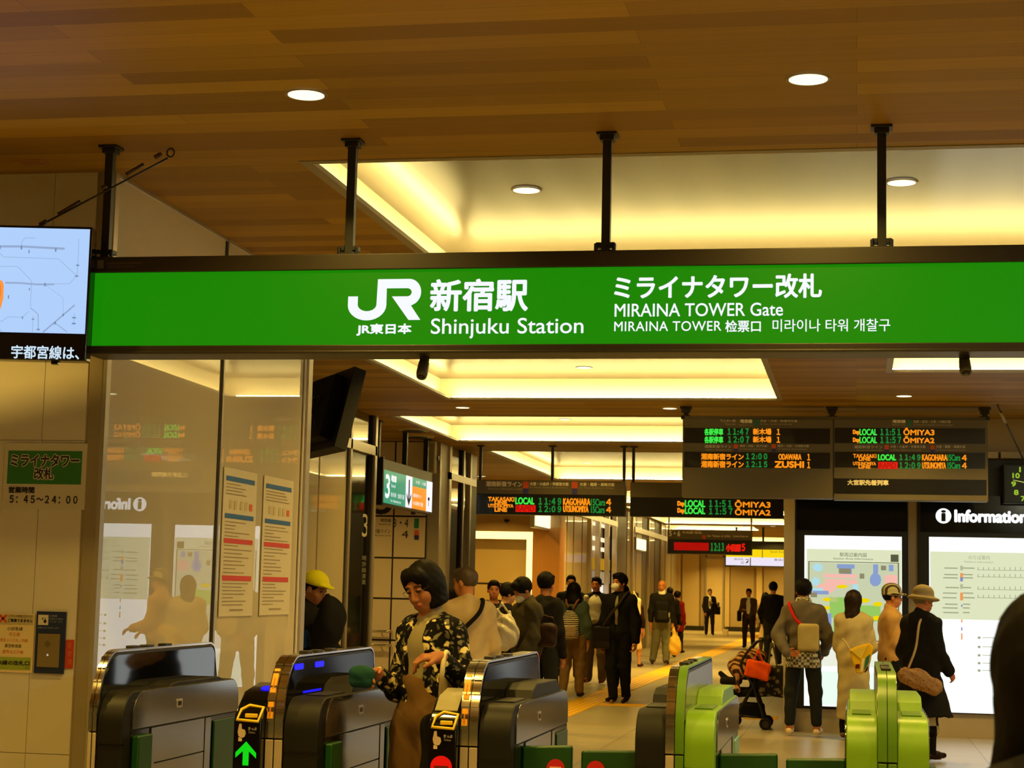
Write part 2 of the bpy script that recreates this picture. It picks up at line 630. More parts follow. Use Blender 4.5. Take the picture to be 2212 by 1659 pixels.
# glazed end of the stair hall right of the tiles
XG = -5.66
mb = MB().box(XG - 0.06, XG - 0.02, 24.75, 25.52, 0.1, 3.02).box(XG - 0.06, XG - 0.02, 25.65, 26.05, 0.1, 3.02)
struct(mb.build('window_3', M_clearg))
mb = MB().box(XG - 0.06, XG - 0.02, 24.75, 26.5, 3.12, HC)
struct(mb.build('window_4', M_panedark))
mb = MB()
mb.box(XG - 0.2, XG + 0.03, 24.02, 24.10, 0, HC).box(XG - 0.06, XG + 0.03, 24.62, 24.75, 0, HC)
mb.box(XG - 0.06, XG + 0.02, 25.58, 25.65, 0, HC).box(XG - 0.06, XG + 0.02, 26.05, 26.15, 0, HC).box(XG - 0.06, XG + 0.03, 24.62, 26.62, 3.02, 3.12)
mb.m(1).box(XG - 0.06, XG + 0.01, 25.52, 25.58, 0, HC)
mb.m(2).box(XG - 0.08, XG + 0.0, 24.10, 24.62, 0, HC).box(XG - 0.06, XG - 0.005, 26.15, 26.62, 3.12, HC)
mb.m(3).box(XG - 0.08, XG + 0.0, 26.15, 26.62, 0, 3.02)
struct(mb.build('trim_4', [M_alu, M_seam, M_wall, mat('olive grey panel', (104, 98, 78), rough=0.5)]))

# lit alcove across the hall, Y = 33
M_orange = mat('orange oak veneer', (178, 120, 52), rough=0.5, var=0.12, scale=3, stretch=(14, 14, 0.6))
YA = 33.0
aL, aR = -8.2, -5.42
pL, pR, pT = -7.6, at(1150, 1200, Y=YA)[0], at(1090, 1148, Y=YA)[2]
iR, iT = at(1136, 1200, Y=YA)[0], at(1090, 1164, Y=YA)[2]
mb = MB()
mb.box(pR, aR, YA, YA + 0.6, 0, 2.66).box(aL, pL, YA, YA + 0.6, 0, 2.66)
mb.m(1).box(aL, aR, YA, YA + 0.6, 2.66, HC).box(pL, pR, YA, YA + 0.6, pT, 2.66)
struct(mb.build('wall_alcove', [M_orange, mat('tan veneer', (176, 142, 92), rough=0.5, var=0.08, scale=4)]))
mb = MB().box(iR, pR, YA + 0.05, YA + 0.1, 0, pT).box(pL, iR, YA + 0.05, YA + 0.1, iT, pT)
alc = tag(mb.build('light_frame', glow('warm light panel', (255, 226, 120), 3.0)), 'glowing cream light frame around the doorway behind the waiting group', 'light')
mb = MB().box(-8.2, iR, YA + 0.35, YA + 0.4, 0, iT)
mb.m(1).box(-8.2, iR - 0.35, YA + 0.345, YA + 0.35, iT - 0.85, iT - 0.82)
mb.m(0).box(iR, iR + 0.02, YA + 0.1, YA + 0.4, 0, iT).box(-8.2, iR, YA + 0.1, YA + 0.4, iT, iT + 0.02)
struct(mb.build('wall_alcove_back', [mat('honey veneer', (200, 168, 108), rough=0.45, var=0.06, scale=2), M_seam]))
t = thing('wall_camera', 'tiny dark camera dome on the tan wall above the glowing frame', 'camera')
q = at(1095, 1126, Y=YA)
MB().ell((q[0], YA - 0.03, q[2]), (0.04, 0.04, 0.03)).build('dome', M_gloss, t, smooth=True)
MB().box(q[0] - 0.05, q[0] + 0.05, YA - 0.02, YA, q[2], q[2] + 0.035).build('base_plate', M_dark, t)

# panelled left side of the far corridor
mb = MB()
M_pan = mat('beige corridor panel', (190, 172, 138), rough=0.42, var=0.05, scale=1.0, coat=0.2)
M_pan2 = mat('dim corridor panel', (128, 116, 92), rough=0.5, var=0.05)
edges = [33.6, 35.0, 35.25, 36.5, 36.7, 37.8]
y = 33.6
seq = [(33.6, 34.9, 0), (35.05, 35.75, 0), (35.9, 36.9, 0), (37.05, 37.7, 0), (42.2, 44.3, 1), (44.5, 45.2, 0), (45.6, 46.3, 0), (46.4, 47.6, 0), (47.7, 48.9, 1), (49.0, 50.6, 0), (50.75, 52.0, 1), (52.2, 53.4, 0), (53.6, 55.2, 0), (55.4, 57.0, 0)]
for (y0, y1, k) in seq:
    mb.m(k).box(XS - 0.12, XS + 0.0, y0, y1, 0, HC)
mb.m(2).box(XS - 0.2, XS - 0.06, 33.4, 37.75, 0, HC).box(XS - 0.2, XS - 0.06, 42.15, 57.0, 0, HC)
struct(mb.build('wall_left_far', [M_pan, M_pan2, M_seam]))
mb = MB().box(XS - 0.1, XS + 0.06, 45.6, 57.0, 3.02, 3.16).box(XS - 0.1, XS + 0.06, 34.5, 42.2, 3.02, 3.14)
mb.m(1)
for y in (38.0, 39.3, 40.8, 42.1, 45.35, 48.95, 52.1):
    mb.m(0).box(XS - 0.05, XS + 0.05, y - 0.09, y + 0.09, 0, HC)
struct(mb.build('trim_5', [mat('bright satin steel', (226, 212, 180), rough=0.3, metal=0.5)]))
# shop behind glass at Y 38 - 42
M_shop = glow('shop light', (255, 238, 196), 1.0)
mb = MB().box(XS - .35, XS - .30, 37.6, 42.2, 0, HC)
struct(mb.build('wall_shop', mat('shop back wall', (214, 190, 150), rough=0.6)))
t = thing('shop_window_display', 'bright shop front with a yellow band behind the white shirted man', 'shop front')
mb = MB()
for z in (3.3, 2.95, 2.62, 2.40):
    mb.box(XS - 0.14, XS - 0.10, 37.9, 42.0, z, z + 0.09)
mb.build('ceiling_lamp', M_shop, t)
MB().box(XS - 0.14, XS - 0.10, 37.8, 42.1, 1.98, 2.24).build('yellow_band', mat('shop yellow', (226, 190, 20), rough=0.5, emit=0.25, ecol=lin((220, 180, 20))), t)
MB().box(XS - 0.14, XS - 0.10, 37.8, 42.1, 1.68, 1.94).build('grey_band', mat('shop pale grey', (206, 206, 196), rough=0.4, emit=0.2, ecol=lin((210, 206, 190))), t)
MB().box(XS - 0.14, XS - 0.10, 39.5, 41.0, 1.28, 1.64).build('lit_poster', glow('poster light', (255, 244, 232), 0.9), t)
MB().box(XS - 0.14, XS - 0.10, 37.9, 39.1, 0.9, 1.64).build('menu_panel', glow('menu light', (236, 190, 140), 0.6), t)
MB().box(XS - 0.25, XS - 0.1, 37.8, 42.1, 0.0, 0.45).build('counter', mat('counter wood', (150, 110, 60), rough=0.5), t)

# end wall of the corridor
YE = 74.0
mb = MB()
M_end = mat('cream end wall panel', (214, 190, 140), rough=0.45, var=0.03)
M_end2 = mat('tan end wall panel', (178, 156, 116), rough=0.5, var=0.03)
seqx = [(1440, 1470, 0), (1474, 1510, 0), (1514, 1524, 1), (1527, 1560, 0), (1566, 1576, 0), (1578, 1628, 1), (1634, 1646, 0), (1650, 1700, 1), (1704, 1760, 1)]
for a, b, k in seqx:
    mb.m(k).box(at(a, 1300, Y=YE)[0], at(b, 1300, Y=YE)[0], YE - 0.1, YE, 0, HC)
mb.m(1).box(-12, 6, YE + 0.0, YE + 0.2, 0, HC)
mb.m(2).box(-12, 6, YE - 0.12, YE, 0, 0.18)
struct(mb.build('wall_end', [M_end, M_end2, M_dark]))
struct(MB().box(-12, -7.9, 57, 78, 0, HC).build('wall_far_left', M_pan))
struct(MB().box(-12, XS - 0.12, 56.8, 57.0, 0, HC).build('wall_corner_far', M_pan))
q0, q1 = at(1527, 1208, Y=YE - .1), at(1560, 1368, Y=YE - .1)
t = thing('utility_door', 'plain cream door in the end wall behind the man in dark suit', 'door')
MB().box(q0[0], q1[0], YE - 0.13, YE - 0.1, 0.0, q0[2]).build('door_leaf', mat('door cream', (220, 198, 150), rough=0.4), t)
mb = MB().box(q0[0] - .08, q0[0], YE - 0.15, YE - 0.1, 0.0, q0[2] + .08).box(q1[0], q1[0] + .08, YE - 0.15, YE - 0.1, 0.0, q0[2] + .08).box(q0[0], q1[0], YE - 0.15, YE - 0.1, q0[2], q0[2] + .08)
mb.build('door_frame', M_alu, t)
MB().box(q1[0] - .2, q1[0] - .12, YE - 0.2, YE - 0.13, 1.0, 1.15).build('handle', M_dark, t)

# ------------------------------------------------------------------ information wall, Y = 20.5
YI = 20.5
mb = MB()
mb.box(-0.80, -0.68, YI - 0.10, YI + 0.35, 0, HC).box(0.565, 0.66, YI - 0.02, YI + 0.3, 0, HC)
mb.box(-0.68, 6, YI, YI + 0.3, 3.13, HC).box(-0.68, 6, YI - 0.02, YI + 0.3, 0, 0.255)
struct(mb.build('wall_information', mat('beige hall wall', (186, 170, 140), rough=0.5, var=0.03)))
struct(MB().box(-0.80, -0.68, YI + 0.35, YI + 30, 0, HC).build('wall_right_far', mat('dark unseen wall', (52, 46, 36), rough=0.6)))  # unseen wall, coloured dark for what the tinted glass reflects
mb = MB()
x = 0.7
for w in (0.55, 0.32, 0.75, 0.5, 0.9):
    mb.box(x, x + w - 0.03, YI - 0.07, YI, 3.06, 3.13)
    x += w
mb.box(-0.68, 0.66, YI - 0.05, YI, 3.06, 3.13)
struct(mb.build('trim_6', mat('pale ledge', (216, 206, 170), rough=0.5)))
struct(MB().box(5.9, 6, -5, YI, 0, HC).build('wall_right', M_wall))
# ------------------------------------------------------------------ the green gate sign
def hanger(mb, x, y, z0, z1, w=0.019, fl=0.045, clamp=True):
    mb.box(x - w, x + w, y - w, y + w, z0, z1)
    mb.box(x - fl, x + fl, y - fl, y + fl, z1 - 0.012, z1)
    mb.box(x - w - 0.012, x + w + 0.012, y - w - 0.012, y + w + 0.012, z1 - 0.035, z1 - 0.012)
    if clamp:
        mb.box(x - w - 0.02, x + w + 0.02, y - w - 0.02, y + w + 0.02, z0, z0 + 0.016)
        for s in (-1, 1):
            mb.cyl((x + s * 0.04, y - 0.03, z0 + 0.004), 0.009, 0.04, 'z', 8)
            mb.box(x + s * 0.03 - 0.012, x + s * 0.03 + 0.012, y - 0.028, y + 0.028, z0 + 0.03, z0 + 0.05)
    return mb


YS = 7.55
sg = thing('hanging_gate_sign', 'long backlit green station gate sign hanging above the ticket gates', 'sign', (0, YS, 2.515))
SL, SR, SB, ST = -3.435, 1.30, 2.515, 2.960


def rel(o, root):
    """Keep a part where it was built while its thing's origin sits elsewhere."""
    o.matrix_parent_inverse = Matrix.Translation(-Vector(root.location))
    return o


mb = MB()
mb.box(SL, SR, YS + 0.012, YS + 0.20, SB, ST)
mb.box(SL, SR, YS - 0.012, YS + 0.02, 2.889, ST).box(SL, SR, YS - 0.012, YS + 0.02, SB, 2.553)
mb.box(SL, SL + 0.025, YS - 0.012, YS + 0.02, SB, ST).box(SR - 0.025, SR, YS - 0.012, YS + 0.02, SB, ST)
mb.box(SL, SR, YS - 0.02, YS + 0.0, SB - 0.0, SB + 0.012)
rel(mb.build('sign_case', mat('dark bronze frame', (34, 27, 16), rough=0.45, var=0.1), sg, bevel=0.004), sg)
SP = front_plate(YS)
mb = MB()
SP.quad(mb, SL + 0.02, 2.553, SR - 0.02, 2.889, d=-0.004)
rel(mb.build('green_panel', glow('backlit sign green', (22, 132, 4), 1.0), sg), sg)
B = lambda *p: pbox(*p, Y=YS)
mb = MB()
T = 0.0007
SP.text(mb, '新宿駅', *B(931, 604, 1139, 671), bold=0.0042, d=0.0)
SP.text(mb, 'Shinjuku Station', *B(931, 687, 1260, 731), bold=T, d=0.0)
SP.text(mb, 'JR東日本', *B(771, 700, 888, 724), bold=0.0022, d=0.0)
SP.text(mb, 'ミライナタワー改札', *B(1328, 594, 1774, 644), bold=0.0030, d=0.0)
SP.text(mb, 'MIRAINA TOWER Gate', *B(1328, 655, 1691, 683), bold=T, d=0.0)
SP.text(mb, 'MIRAINA TOWER', *B(1327, 694, 1558, 715), bold=0.0004, d=0.0, track=1.06)
SP.text(mb, '检票口', *B(1567, 692, 1643, 717), bold=0.0010, d=0.0)
SP.text(mb, '미라이나 타워 개찰구', *B(1669, 689, 1923, 716), bold=0.0004, d=0.0)
# the two joined capitals of the railway mark, traced in units of the mark's own height
x0, z0, x1, z1 = B(752, 603, 910, 692)


def jr(pts):
    return [(x0 + (x1 - x0) * px / 655.0, z1 - (z1 - z0) * py / 368.0) for px, py in pts]


def arc(cx, cy, rx, ry, a0, a1, n=14):
    return [(cx + rx * math.cos(math.radians(a0 + (a1 - a0) * i / n)), cy + ry * math.sin(math.radians(a0 + (a1 - a0) * i / n))) for i in range(n + 1)]


J = [(0, 152), (88, 152), (88, 245)] + arc(166, 245, 78, 38, 180, 0) [1:] + [(262, 245)]
J = [(0, 152), (88, 152)] + arc(172, 225, 84, 60, 180, 0) + [(256, 225), (263, 0), (345, 0), (345, 230)] + arc(172, 230, 173, 138, 0, 180)
mid = lambda p, q: None
# J: a hook drawn as one outline
SP.poly(mb, jr(J), d=0.0)
R_out = [(345, 0), (540, 0)] + arc(540, 115, 112, 115, -90, 58, 18) + [(575, 238), (650, 364), (545, 364), (392, 152), (545, 152)]
R = [(345, 0), (545, 0)] + arc(545, 118, 107, 118, -90, 62, 18) + [(565, 238), (652, 366), (546, 366), (392, 155), (528, 155)] + arc(528, 119, 40, 36, 90, -90, 12) + [(345, 83)]
SP.poly(mb, jr(R), d=0.0)
rel(mb.build('lettering', M_white, sg), sg)
mb = MB()
for x in (-3.40, -2.235, -1.075, 0.105, 1.27):
    h = hanger(MB(), x, YS + 0.09, ST, HC)
    rel(h.build('hanger_post', M_black, sg, bevel=0.002), sg)
mb = MB()
Q = front_plate(YS - 0.012)
a = pbox(210, 562, 224, 580, Y=YS - 0.012)
Q.quad(mb, *a, d=0.001)
rel(mb.build('maker_plate', mat('dull plate', (92, 84, 70), rough=0.6), sg), sg)
mb = MB()
Q.quad(mb, *pbox(232, 566, 308, 571, Y=YS - 0.012), d=0.001)
Q.quad(mb, *pbox(232, 574, 292, 578, Y=YS - 0.012), d=0.001)
rel(mb.build('small_print', mat('dull print', (58, 50, 38), rough=0.6), sg), sg)

# ------------------------------------------------------------------ route map monitor at the left
ang = 11.0
c0 = at(200, 490, Y=7.42)
mw, mh = 1.12, (c0[2] - at(193, 780, Y=7.42)[2])
mon = thing('route_map_monitor', 'wall of light blue screen with route map hanging at the left end of the green sign', 'monitor', (c0[0], c0[1], c0[2]), rz=math.radians(ang))
mon['label'] = 'black framed monitor showing a pale blue route map, hung beside the green sign'
MB().box(-mw, 0, 0.0, 0.09, -mh, 0).build('monitor_case', M_gloss, mon, bevel=0.006)
MP = Plate((0, 0, 0), (1, 0, 0), (0, 0, 1), (0, -1, 0))
k = mh / 290.0            # metres to one pixel of the photo on this screen
px = lambda x, y: ((x - 198.0 + (y - 490) * 0.024) * k, (488.0 - y - (x - 198) * -0.03) * k)
sT, sB, sR = -0.012, -0.80 * mh, -0.010
mb = MB()
MP.quad(mb, -mw + 0.012, sB, sR, sT, d=0.002)
scr = mb.build('screen', glow('screen pale blue', (176, 208, 252), 1.0), mon)


def uv(u, v):
    """u, v in the 1073 x 1659 enlargement of the monitor's corner."""
    return ((u - 945) / 4.878 * k + sR, sT - (v - 172 + (945 - u) * 0.03) / 4.878 * k * 0.995)


def poly_line(mb, pts, w, d=0.003):
    for (u0, v0), (u1, v1) in zip(pts[:-1], pts[1:]):
        p, q = np.array(uv(u0, v0)), np.array(uv(u1, v1))
        t = (q - p) / max(np.linalg.norm(q - p), 1e-6)
        nrm = np.array((-t[1], t[0])) * w / 2
        MP.poly(mb, [tuple(p - nrm), tuple(q - nrm), tuple(q + nrm), tuple(p + nrm)], d=d)


mb = MB()
W = 0.0022
ROUTES = (([(-900, 340), (240, 350), (690, 378)], .010), ([(-700, 300), (0, 270), (15, 420), (60, 460), (630, 485), (830, 665), (760, 750), (510, 750)], W), ([(380, 262), (270, 260), (240, 300), (240, 360)], W),
               ([(835, 270), (835, 660)], W), ([(-800, 560), (210, 562), (365, 720), (365, 990)], W), ([(90, 735), (240, 738), (420, 755), (600, 755)], .008), ([(510, 760), (700, 900), (710, 1060)], W * .7),
               ([(510, 1260), (710, 1080), (825, 975)], .007), ([(640, 1170), (760, 1260)], .004), ([(365, 1000), (450, 1070), (460, 1220)], .004), ([(0, 1150), (80, 1140), (140, 1095), (290, 1100), (350, 1040)], W),
               ([(0, 1150), (80, 1250)], W), ([(400, 1090), (400, 1260)], W), ([(825, 1060), (825, 1170)], W), ([(-900, 800), (-500, 820), (-300, 1000), (0, 1000)], .006), ([(-800, 1200), (-300, 1180), (-100, 1000)], W))
for pts, w in ROUTES:
    mb = MB()
    poly_line(mb, pts, w)
    mb.build('route_line', glow('screen grey blue', (148, 170, 208), 1.0), scr)
mb = MB()
for u, v, a, b in ((15, 360, .004, .010), (240, 362, .004, .010), (598, 388, .004, .011), (320, 405, .003, .009), (835, 555, .008, .004), (830, 670, .008, .004), (505, 758, .004, .009), (345, 805, .0025, .007), (133, 885, .003, .009),
                   (290, 1105, .003, .007), (460, 1232, .008, .004), (710, 1080, .004, .007), (630, 1165, .005, .007), (825, 1110, .010, .004), (825, 1172, .010, .004), (400, 1122, .007, .003), (-200, 350, .004, .01), (-500, 345, .004, .01), (-320, 1000, .008, .004)):
    c = uv(u, v)
    mb = MB()
    MP.poly(mb, [(c[0] + a * math.cos(t * math.pi / 8), c[1] + b * math.sin(t * math.pi / 8)) for t in range(16)], d=0.0034)
    mb.build('station_mark', glow('screen slate', (122, 142, 176), 1.0), scr)
mb = MB()
MP.poly(mb, [uv(*p) for p in [(-420, 720), (10, 700), (60, 715), (78, 760), (80, 900), (60, 1000), (30, 1050), (-420, 1060)]], d=0.004)
mb.build('delay_area', glow('screen orange', (255, 150, 60), 1.0), scr)
mb = MB()
for s in (0, 16, 32):
    poly_line(mb, [(-420, 745 + s), (20 - s, 735 + s), (45 - s, 770 + s), (45 - s, 880), (30 - s, 980), (-420, 1010 - s)], .0016, d=0.0045)
mb.build('delay_line', glow('screen red', (214, 70, 40), 1.0), scr)
mb = MB()
a0, b0 = uv(195, 1530)
a1, b1 = uv(895, 1415)
MP.text(mb, '宇都宮線は、', a0, b0, a1, b1, bold=0.0012, d=0.003)
mb.build('ticker_lettering', glow('ticker white', (206, 228, 244), 1.0), mon)
MB().box(-mw * .6, -mw * .4, 0.09, 0.12, -mh * .7, -mh * .2).box(-mw * .52, -mw * .48, 0.1, 0.14, -mh * .5, HC - c0[2]).build('mount', M_black, mon)
MB().box(-0.16, -0.13, 0.02, 0.06, -mh - 0.014, -mh).build('remote_sensor', M_gloss, mon)
# stay cable
h = at(369, 320, Z=HC)
e = at(60, 486, Y=7.40)
st = thing('stay_cable', 'dark stay cable with turnbuckle from ceiling hook down to the monitor', 'cable', tuple(h))
hv, ev = Vector(h), Vector(e) + Vector((0, .05, -0.01))
dv = ev - hv
loc = lambda t: tuple(dv * t)
MB().tube([tuple(Vector((0, 0, -0.04)) + dv * 0.02), loc(1.0)], 0.0045, 8).build('cable', M_black, st, smooth=True)
MB().tube([(0.018 * math.cos(t * .5236), 0, -0.022 + 0.020 * math.sin(t * .5236)) for t in range(12)], 0.004, 8, closed=True).build('ring_hook', M_dark, st, smooth=True)
mb = MB()
for t, l, r in ((.07, .05, .010), (.2, .13, .008), (.47, .035, .012), (.66, .16, .009), (.9, .05, .011)):
    mb.tube([loc(t), loc(t + l)], r, 8)
mb.build('turnbuckle', mat('bronze fitting', (74, 58, 30), rough=0.4, metal=0.6), st, smooth=True)

# ------------------------------------------------------------------ notices on the left front wall
YP = YW - 0.004
NP = front_plate(YP)
B = lambda *p: pbox(*p, Y=YP)
t = thing('opening_hours_notice', 'paper notice with green heading and opening hours on the left wall', 'notice', (0, 0, 0))
mb = MB()
x0, z0, x1, z1 = B(8, 957, 186, 1100)
mb.box(x0, x1, YP - 0.002, YP, z0, z1)
mb.build('sheet', M_paper, t)
NP = front_plate(YP - 0.002)
mb = MB()
NP.quad(mb, *B(17, 974, 177, 1046), d=0.001)
mb.build('green_heading', mat('printed green', (50, 122, 52), rough=0.6), t)
mb = MB()
NP.text(mb, 'ミライナタワー', *B(25, 982, 172, 1007), bold=0.0062, d=0.002)
NP.text(mb, '改札', *B(75, 1011, 116, 1035), bold=0.0062, d=0.002)
mb.build('letter_outline', M_paper, t)
mb = MB()
NP.text(mb, 'ミライナタワー', *B(25, 982, 172, 1007), bold=0.0016, d=0.0032)
NP.text(mb, '改札', *B(75, 1011, 116, 1035), bold=0.0014, d=0.0032)
NP.text(mb, '営業時間', *B(20, 1052, 75, 1065), bold=0.0012, d=0.0032)
NP.text(mb, '５：４５～２４：００', *B(22, 1071, 168, 1087), bold=0.0012, d=0.0032)
mb.build('lettering', M_text, t)
t = thing('closed_lines_notice', 'cream notice with red cross listing other railway lines, left of the intercom', 'notice', (0, 0, 0))
mb = MB()
x0, z0, x1, z1 = B(-45, 1325, 73, 1452)
mb.box(x0, x1, YP - 0.002, YP, z0, z1)
mb.build('sheet', mat('cream notice paper', (226, 204, 150), rough=0.7), t)
mb = MB()
NP.quad(mb, *B(-42, 1327, 73, 1349), d=0.001)
mb.build('grey_heading', mat('printed grey', (188, 172, 128), rough=0.7), t)
mb = MB()
NP.quad(mb, *B(-42, 1419, 67, 1446), d=0.001)
mb.build('green_footer', mat('printed olive green', (150, 168, 60), rough=0.7), t)
mb = MB()
for s in (1, -1):
    ax, az, bx, bz = B(0, 1328, 15, 1344)
    p, q = ((ax, az), (bx, bz)) if s > 0 else ((ax, bz), (bx, az))
    dx, dz = q[0] - p[0], q[1] - p[1]
    L = math.hypot(dx, dz)
    nx, nz = -dz / L * .005, dx / L * .005
    NP.poly(mb, [(p[0] - nx, p[1] - nz), (q[0] - nx, q[1] - nz), (q[0] + nx, q[1] + nz), (p[0] + nx, p[1] + nz)], d=0.002)
mb.build('red_cross', mat('printed red', (206, 66, 30), rough=0.6), t)
mb = MB()
NP.text(mb, 'こちらの改札口からは', *B(20, 1328, 71, 1334), d=0.002)
NP.text(mb, 'ご乗車できません', *B(18, 1337, 71, 1344), d=0.002, bold=.0006)
NP.text(mb, '小田急線', *B(16, 1354, 50, 1362), d=0.002)
NP.text(mb, '都営新宿線', *B(11, 1391, 47, 1399), d=0.002)
NP.text(mb, 'JR線の改札口', *B(-6, 1427, 64, 1438), d=0.002, bold=.0009)
NP.text(mb, 'です', *B(54, 1440, 63, 1445), d=0.002)
mb.build('dark_lettering', M_text, t)
mb = MB()
NP.text(mb, '京王線', *B(20, 1366, 44, 1374), d=0.002)
NP.text(mb, '東京メトロ丸ノ内線', *B(1, 1379, 61, 1387), d=0.002)
NP.text(mb, '都営大江戸線', *B(6, 1404, 51, 1412), d=0.002)
mb.build('orange_lettering', mat('printed orange', (210, 106, 30), rough=0.6), t)
t = thing('intercom_panel', 'dark blue intercom panel with metal speaker plate on the left wall', 'intercom', (0, 0, 0))
x0, z0, x1, z1 = B(78, 1321, 142, 1455)
MB().box(x0, x1, YP - 0.012, YP, z0, z1).build('blue_plate', mat('navy enamel', (28, 40, 78), rough=0.4), t, bevel=0.002)
NI = front_plate(YP - 0.012)
x0, z0, x1, z1 = B(84, 1369, 131, 1441)
MB().box(x0, x1, YP - 0.016, YP - 0.012, z0, z1).build('speaker_plate', mat('bronze steel plate', (150, 132, 92), rough=0.4, metal=0.5), t)
mb = MB()
c = at(106, 1391, Y=YP)
for i in range(-3, 4):
    for j in range(-3, 4):
        if i * i + j * j <= 10:
            mb.cyl((c[0] + i * .0045, YP - 0.0165, c[2] + j * .0045), 0.0015, 0.0008, 'y', 6)
mb.build('speaker_hole', M_dark, t)
mb = MB()
c = at(106, 1414, Y=YP)
NI.poly(mb, [(c[0] - .006, c[2] - .005), (c[0] + .006, c[2] - .005), (c[0], c[2] + .006)], d=0.005)
mb.build('call_button', glow('button white', (235, 225, 200), 0.7), t)
mb = MB()
NI.quad(mb, *B(85, 1328, 107, 1350), d=0.001)
mb.build('pictogram_plate', M_paper, t)
mb = MB()
NI.text(mb, 'お客様', *B(110, 1328, 126, 1333), d=0.001)
NI.text(mb, 'お困りの時は', *B(109, 1335, 139, 1339), d=0.001)
NI.text(mb, 'インターホン', *B(109, 1341, 139, 1345), d=0.001)
NI.text(mb, '係員におつなぎします', *B(84, 1354, 130, 1358), d=0.001)
mb.build('lettering', mat('printed pale blue', (150, 156, 170), rough=0.6), t)
mb = MB()
c = at(100, 1342, Y=YP)
NI.poly(mb, [(c[0] + .008 * math.cos(i * math.pi / 6), c[2] + .009 * math.sin(i * math.pi / 6)) for i in range(12)], d=0.002)
NI.poly(mb, [(c[0] + .003 * math.cos(i * math.pi / 6), c[2] + .014 + .003 * math.sin(i * math.pi / 6)) for i in range(12)], d=0.002)
NI.poly(mb, [(c[0] - .018, c[2] + .012), (c[0] - .010, c[2] + .006), (c[0] - .010, c[2] + .019)], d=0.002)
mb.build('pictogram', M_text, t)
t = thing('red_sticker', 'narrow red sticker beside the blue intercom panel', 'sticker', (0, 0, 0))
mb = MB()
x0, z0, x1, z1 = B(141, 1382, 159, 1444)
mb.box(x0, x1, YP - 0.001, YP, z0, z1)
mb.build('sheet', mat('sticker red', (190, 62, 26), rough=0.5), t)
mb = MB()
NS = front_plate(YP - 0.001)
for i, ch in enumerate('非常用'):
    NS.text(mb, ch, *B(146, 1388 + i * 18, 155, 1401 + i * 18), d=0.001)
mb.build('lettering', mat('sticker pale red', (214, 116, 74), rough=0.5), t)

# ------------------------------------------------------------------ two long posters on the glass wall
GP = Plate(GW @ Vector((0.004, 0, 0)), GW.to_3x3() @ Vector((0, 1, 0)), (0, 0, 1), GW.to_3x3() @ Vector((1, 0, 0)))
for (y0, y1, lab, seed) in ((1.775, 2.385, 'white poster with blue and red bars, nearer to the dark glass joint', 3), (2.525, 3.145, 'white poster with blue and red bars, at the end of the glass wall', 5)):
    t = thing('wall_poster', lab, 'poster', (0, 0, 0))
    z0, z1 = 1.305, 2.17
    H, W = z1 - z0, y1 - y0
    rnd = random.Random(seed)
    mb = MB()
    mb.add([GP.P(y0, z0, 0), GP.P(y1, z0, 0), GP.P(y1, z1, 0), GP.P(y0, z1, 0), GP.P(y0, z0, .004), GP.P(y1, z0, .004), GP.P(y1, z1, .004), GP.P(y0, z1, .004)], [(0, 1, 2, 3)[::-1], (4, 5, 6, 7), (0, 1, 5, 4), (1, 2, 6, 5), (2, 3, 7, 6), (3, 0, 4, 7)])
    mb.build('sheet', mat('poster paper', (202, 190, 160), rough=0.6), t)
    V = lambda f: z1 - f * H
    mb = MB()
    for f0, f1 in ((.055, .088), (.308, .340)):
        GP.quad(mb, y0 + .06 * W, V(f1), y0 + .92 * W, V(f0), d=.006)
    mb.build('blue_bar', mat('printed blue', (40, 92, 150), rough=0.6), t)
    mb = MB()
    for f0, f1 in ((.475, .508), (.725, .760)):
        GP.quad(mb, y0 + .06 * W, V(f1), y0 + .92 * W, V(f0), d=.006)
    mb.build('red_bar', mat('printed crimson', (196, 60, 52), rough=0.6), t)
    mb = MB()
    f = .105
    for g0, g1, st in ((.105, .19, .022), (.36, .465, .024), (.52, .71, .026), (.775, .93, .024)):
        f = g0
        while f < g1:
            GP.quad(mb, y0 + .07 * W, V(f + .006), y0 + (.35 + .55 * rnd.random()) * W, V(f), d=.006)
            f += st
    GP.quad(mb, y0 + .3 * W, V(.963), y0 + .7 * W, V(.952), d=.006)
    mb.build('text_line', mat('printed grey brown', (146, 126, 92), rough=0.7), t)
    mb = MB()
    for f0 in (.10, .24, .42, .56):
        GP.quad(mb, y0 + (.08 + f0) * W, V(.275), y0 + (.16 + f0) * W, V(.215), d=.006)
    mb.build('device_picture', mat('printed grey', (150, 138, 112), rough=0.7), t)
    mb = MB()
    GP.quad(mb, y0 + .78 * W, V(.272), y0 + .87 * W, V(.225), d=.006)
    mb.build('device_picture_red', mat('printed vermilion', (206, 92, 50), rough=0.7), t)

# ------------------------------------------------------------------ departure boards
L_G = glow('led green', (60, 230, 70), 1.0)
L_DG = glow('led dim green', (20, 130, 50), 1.0)
L_O = glow('led orange', (255, 146, 20), 1.0)
L_R = glow('led red', (226, 24, 10), 1.0)
L_DR = glow('led deep red', (170, 6, 4), 1.0)
M_led = mat('black led panel', (13, 10, 6), rough=0.3, coat=0.2)
M_hdr = mat('board lettering', (250, 240, 214), rough=0.6)
M_hdr2 = mat('board small lettering', (206, 194, 166), rough=0.6)
M_mo = mat('mark orange', (220, 86, 34), rough=0.5)
M_mb = mat('mark indigo', (52, 50, 130), rough=0.5)
M_mg = mat('mark teal', (30, 122, 92), rough=0.5)


WIDE = {ord(str(i)): 0xFF10 + i for i in range(10)}
NAMES = {'led green': 'led_text', 'led dim green': 'led_text', 'led orange': 'led_text', 'led red': 'led_text', 'led deep red': 'led_text', 'board lettering': 'heading_text', 'board small lettering': 'small_text'}


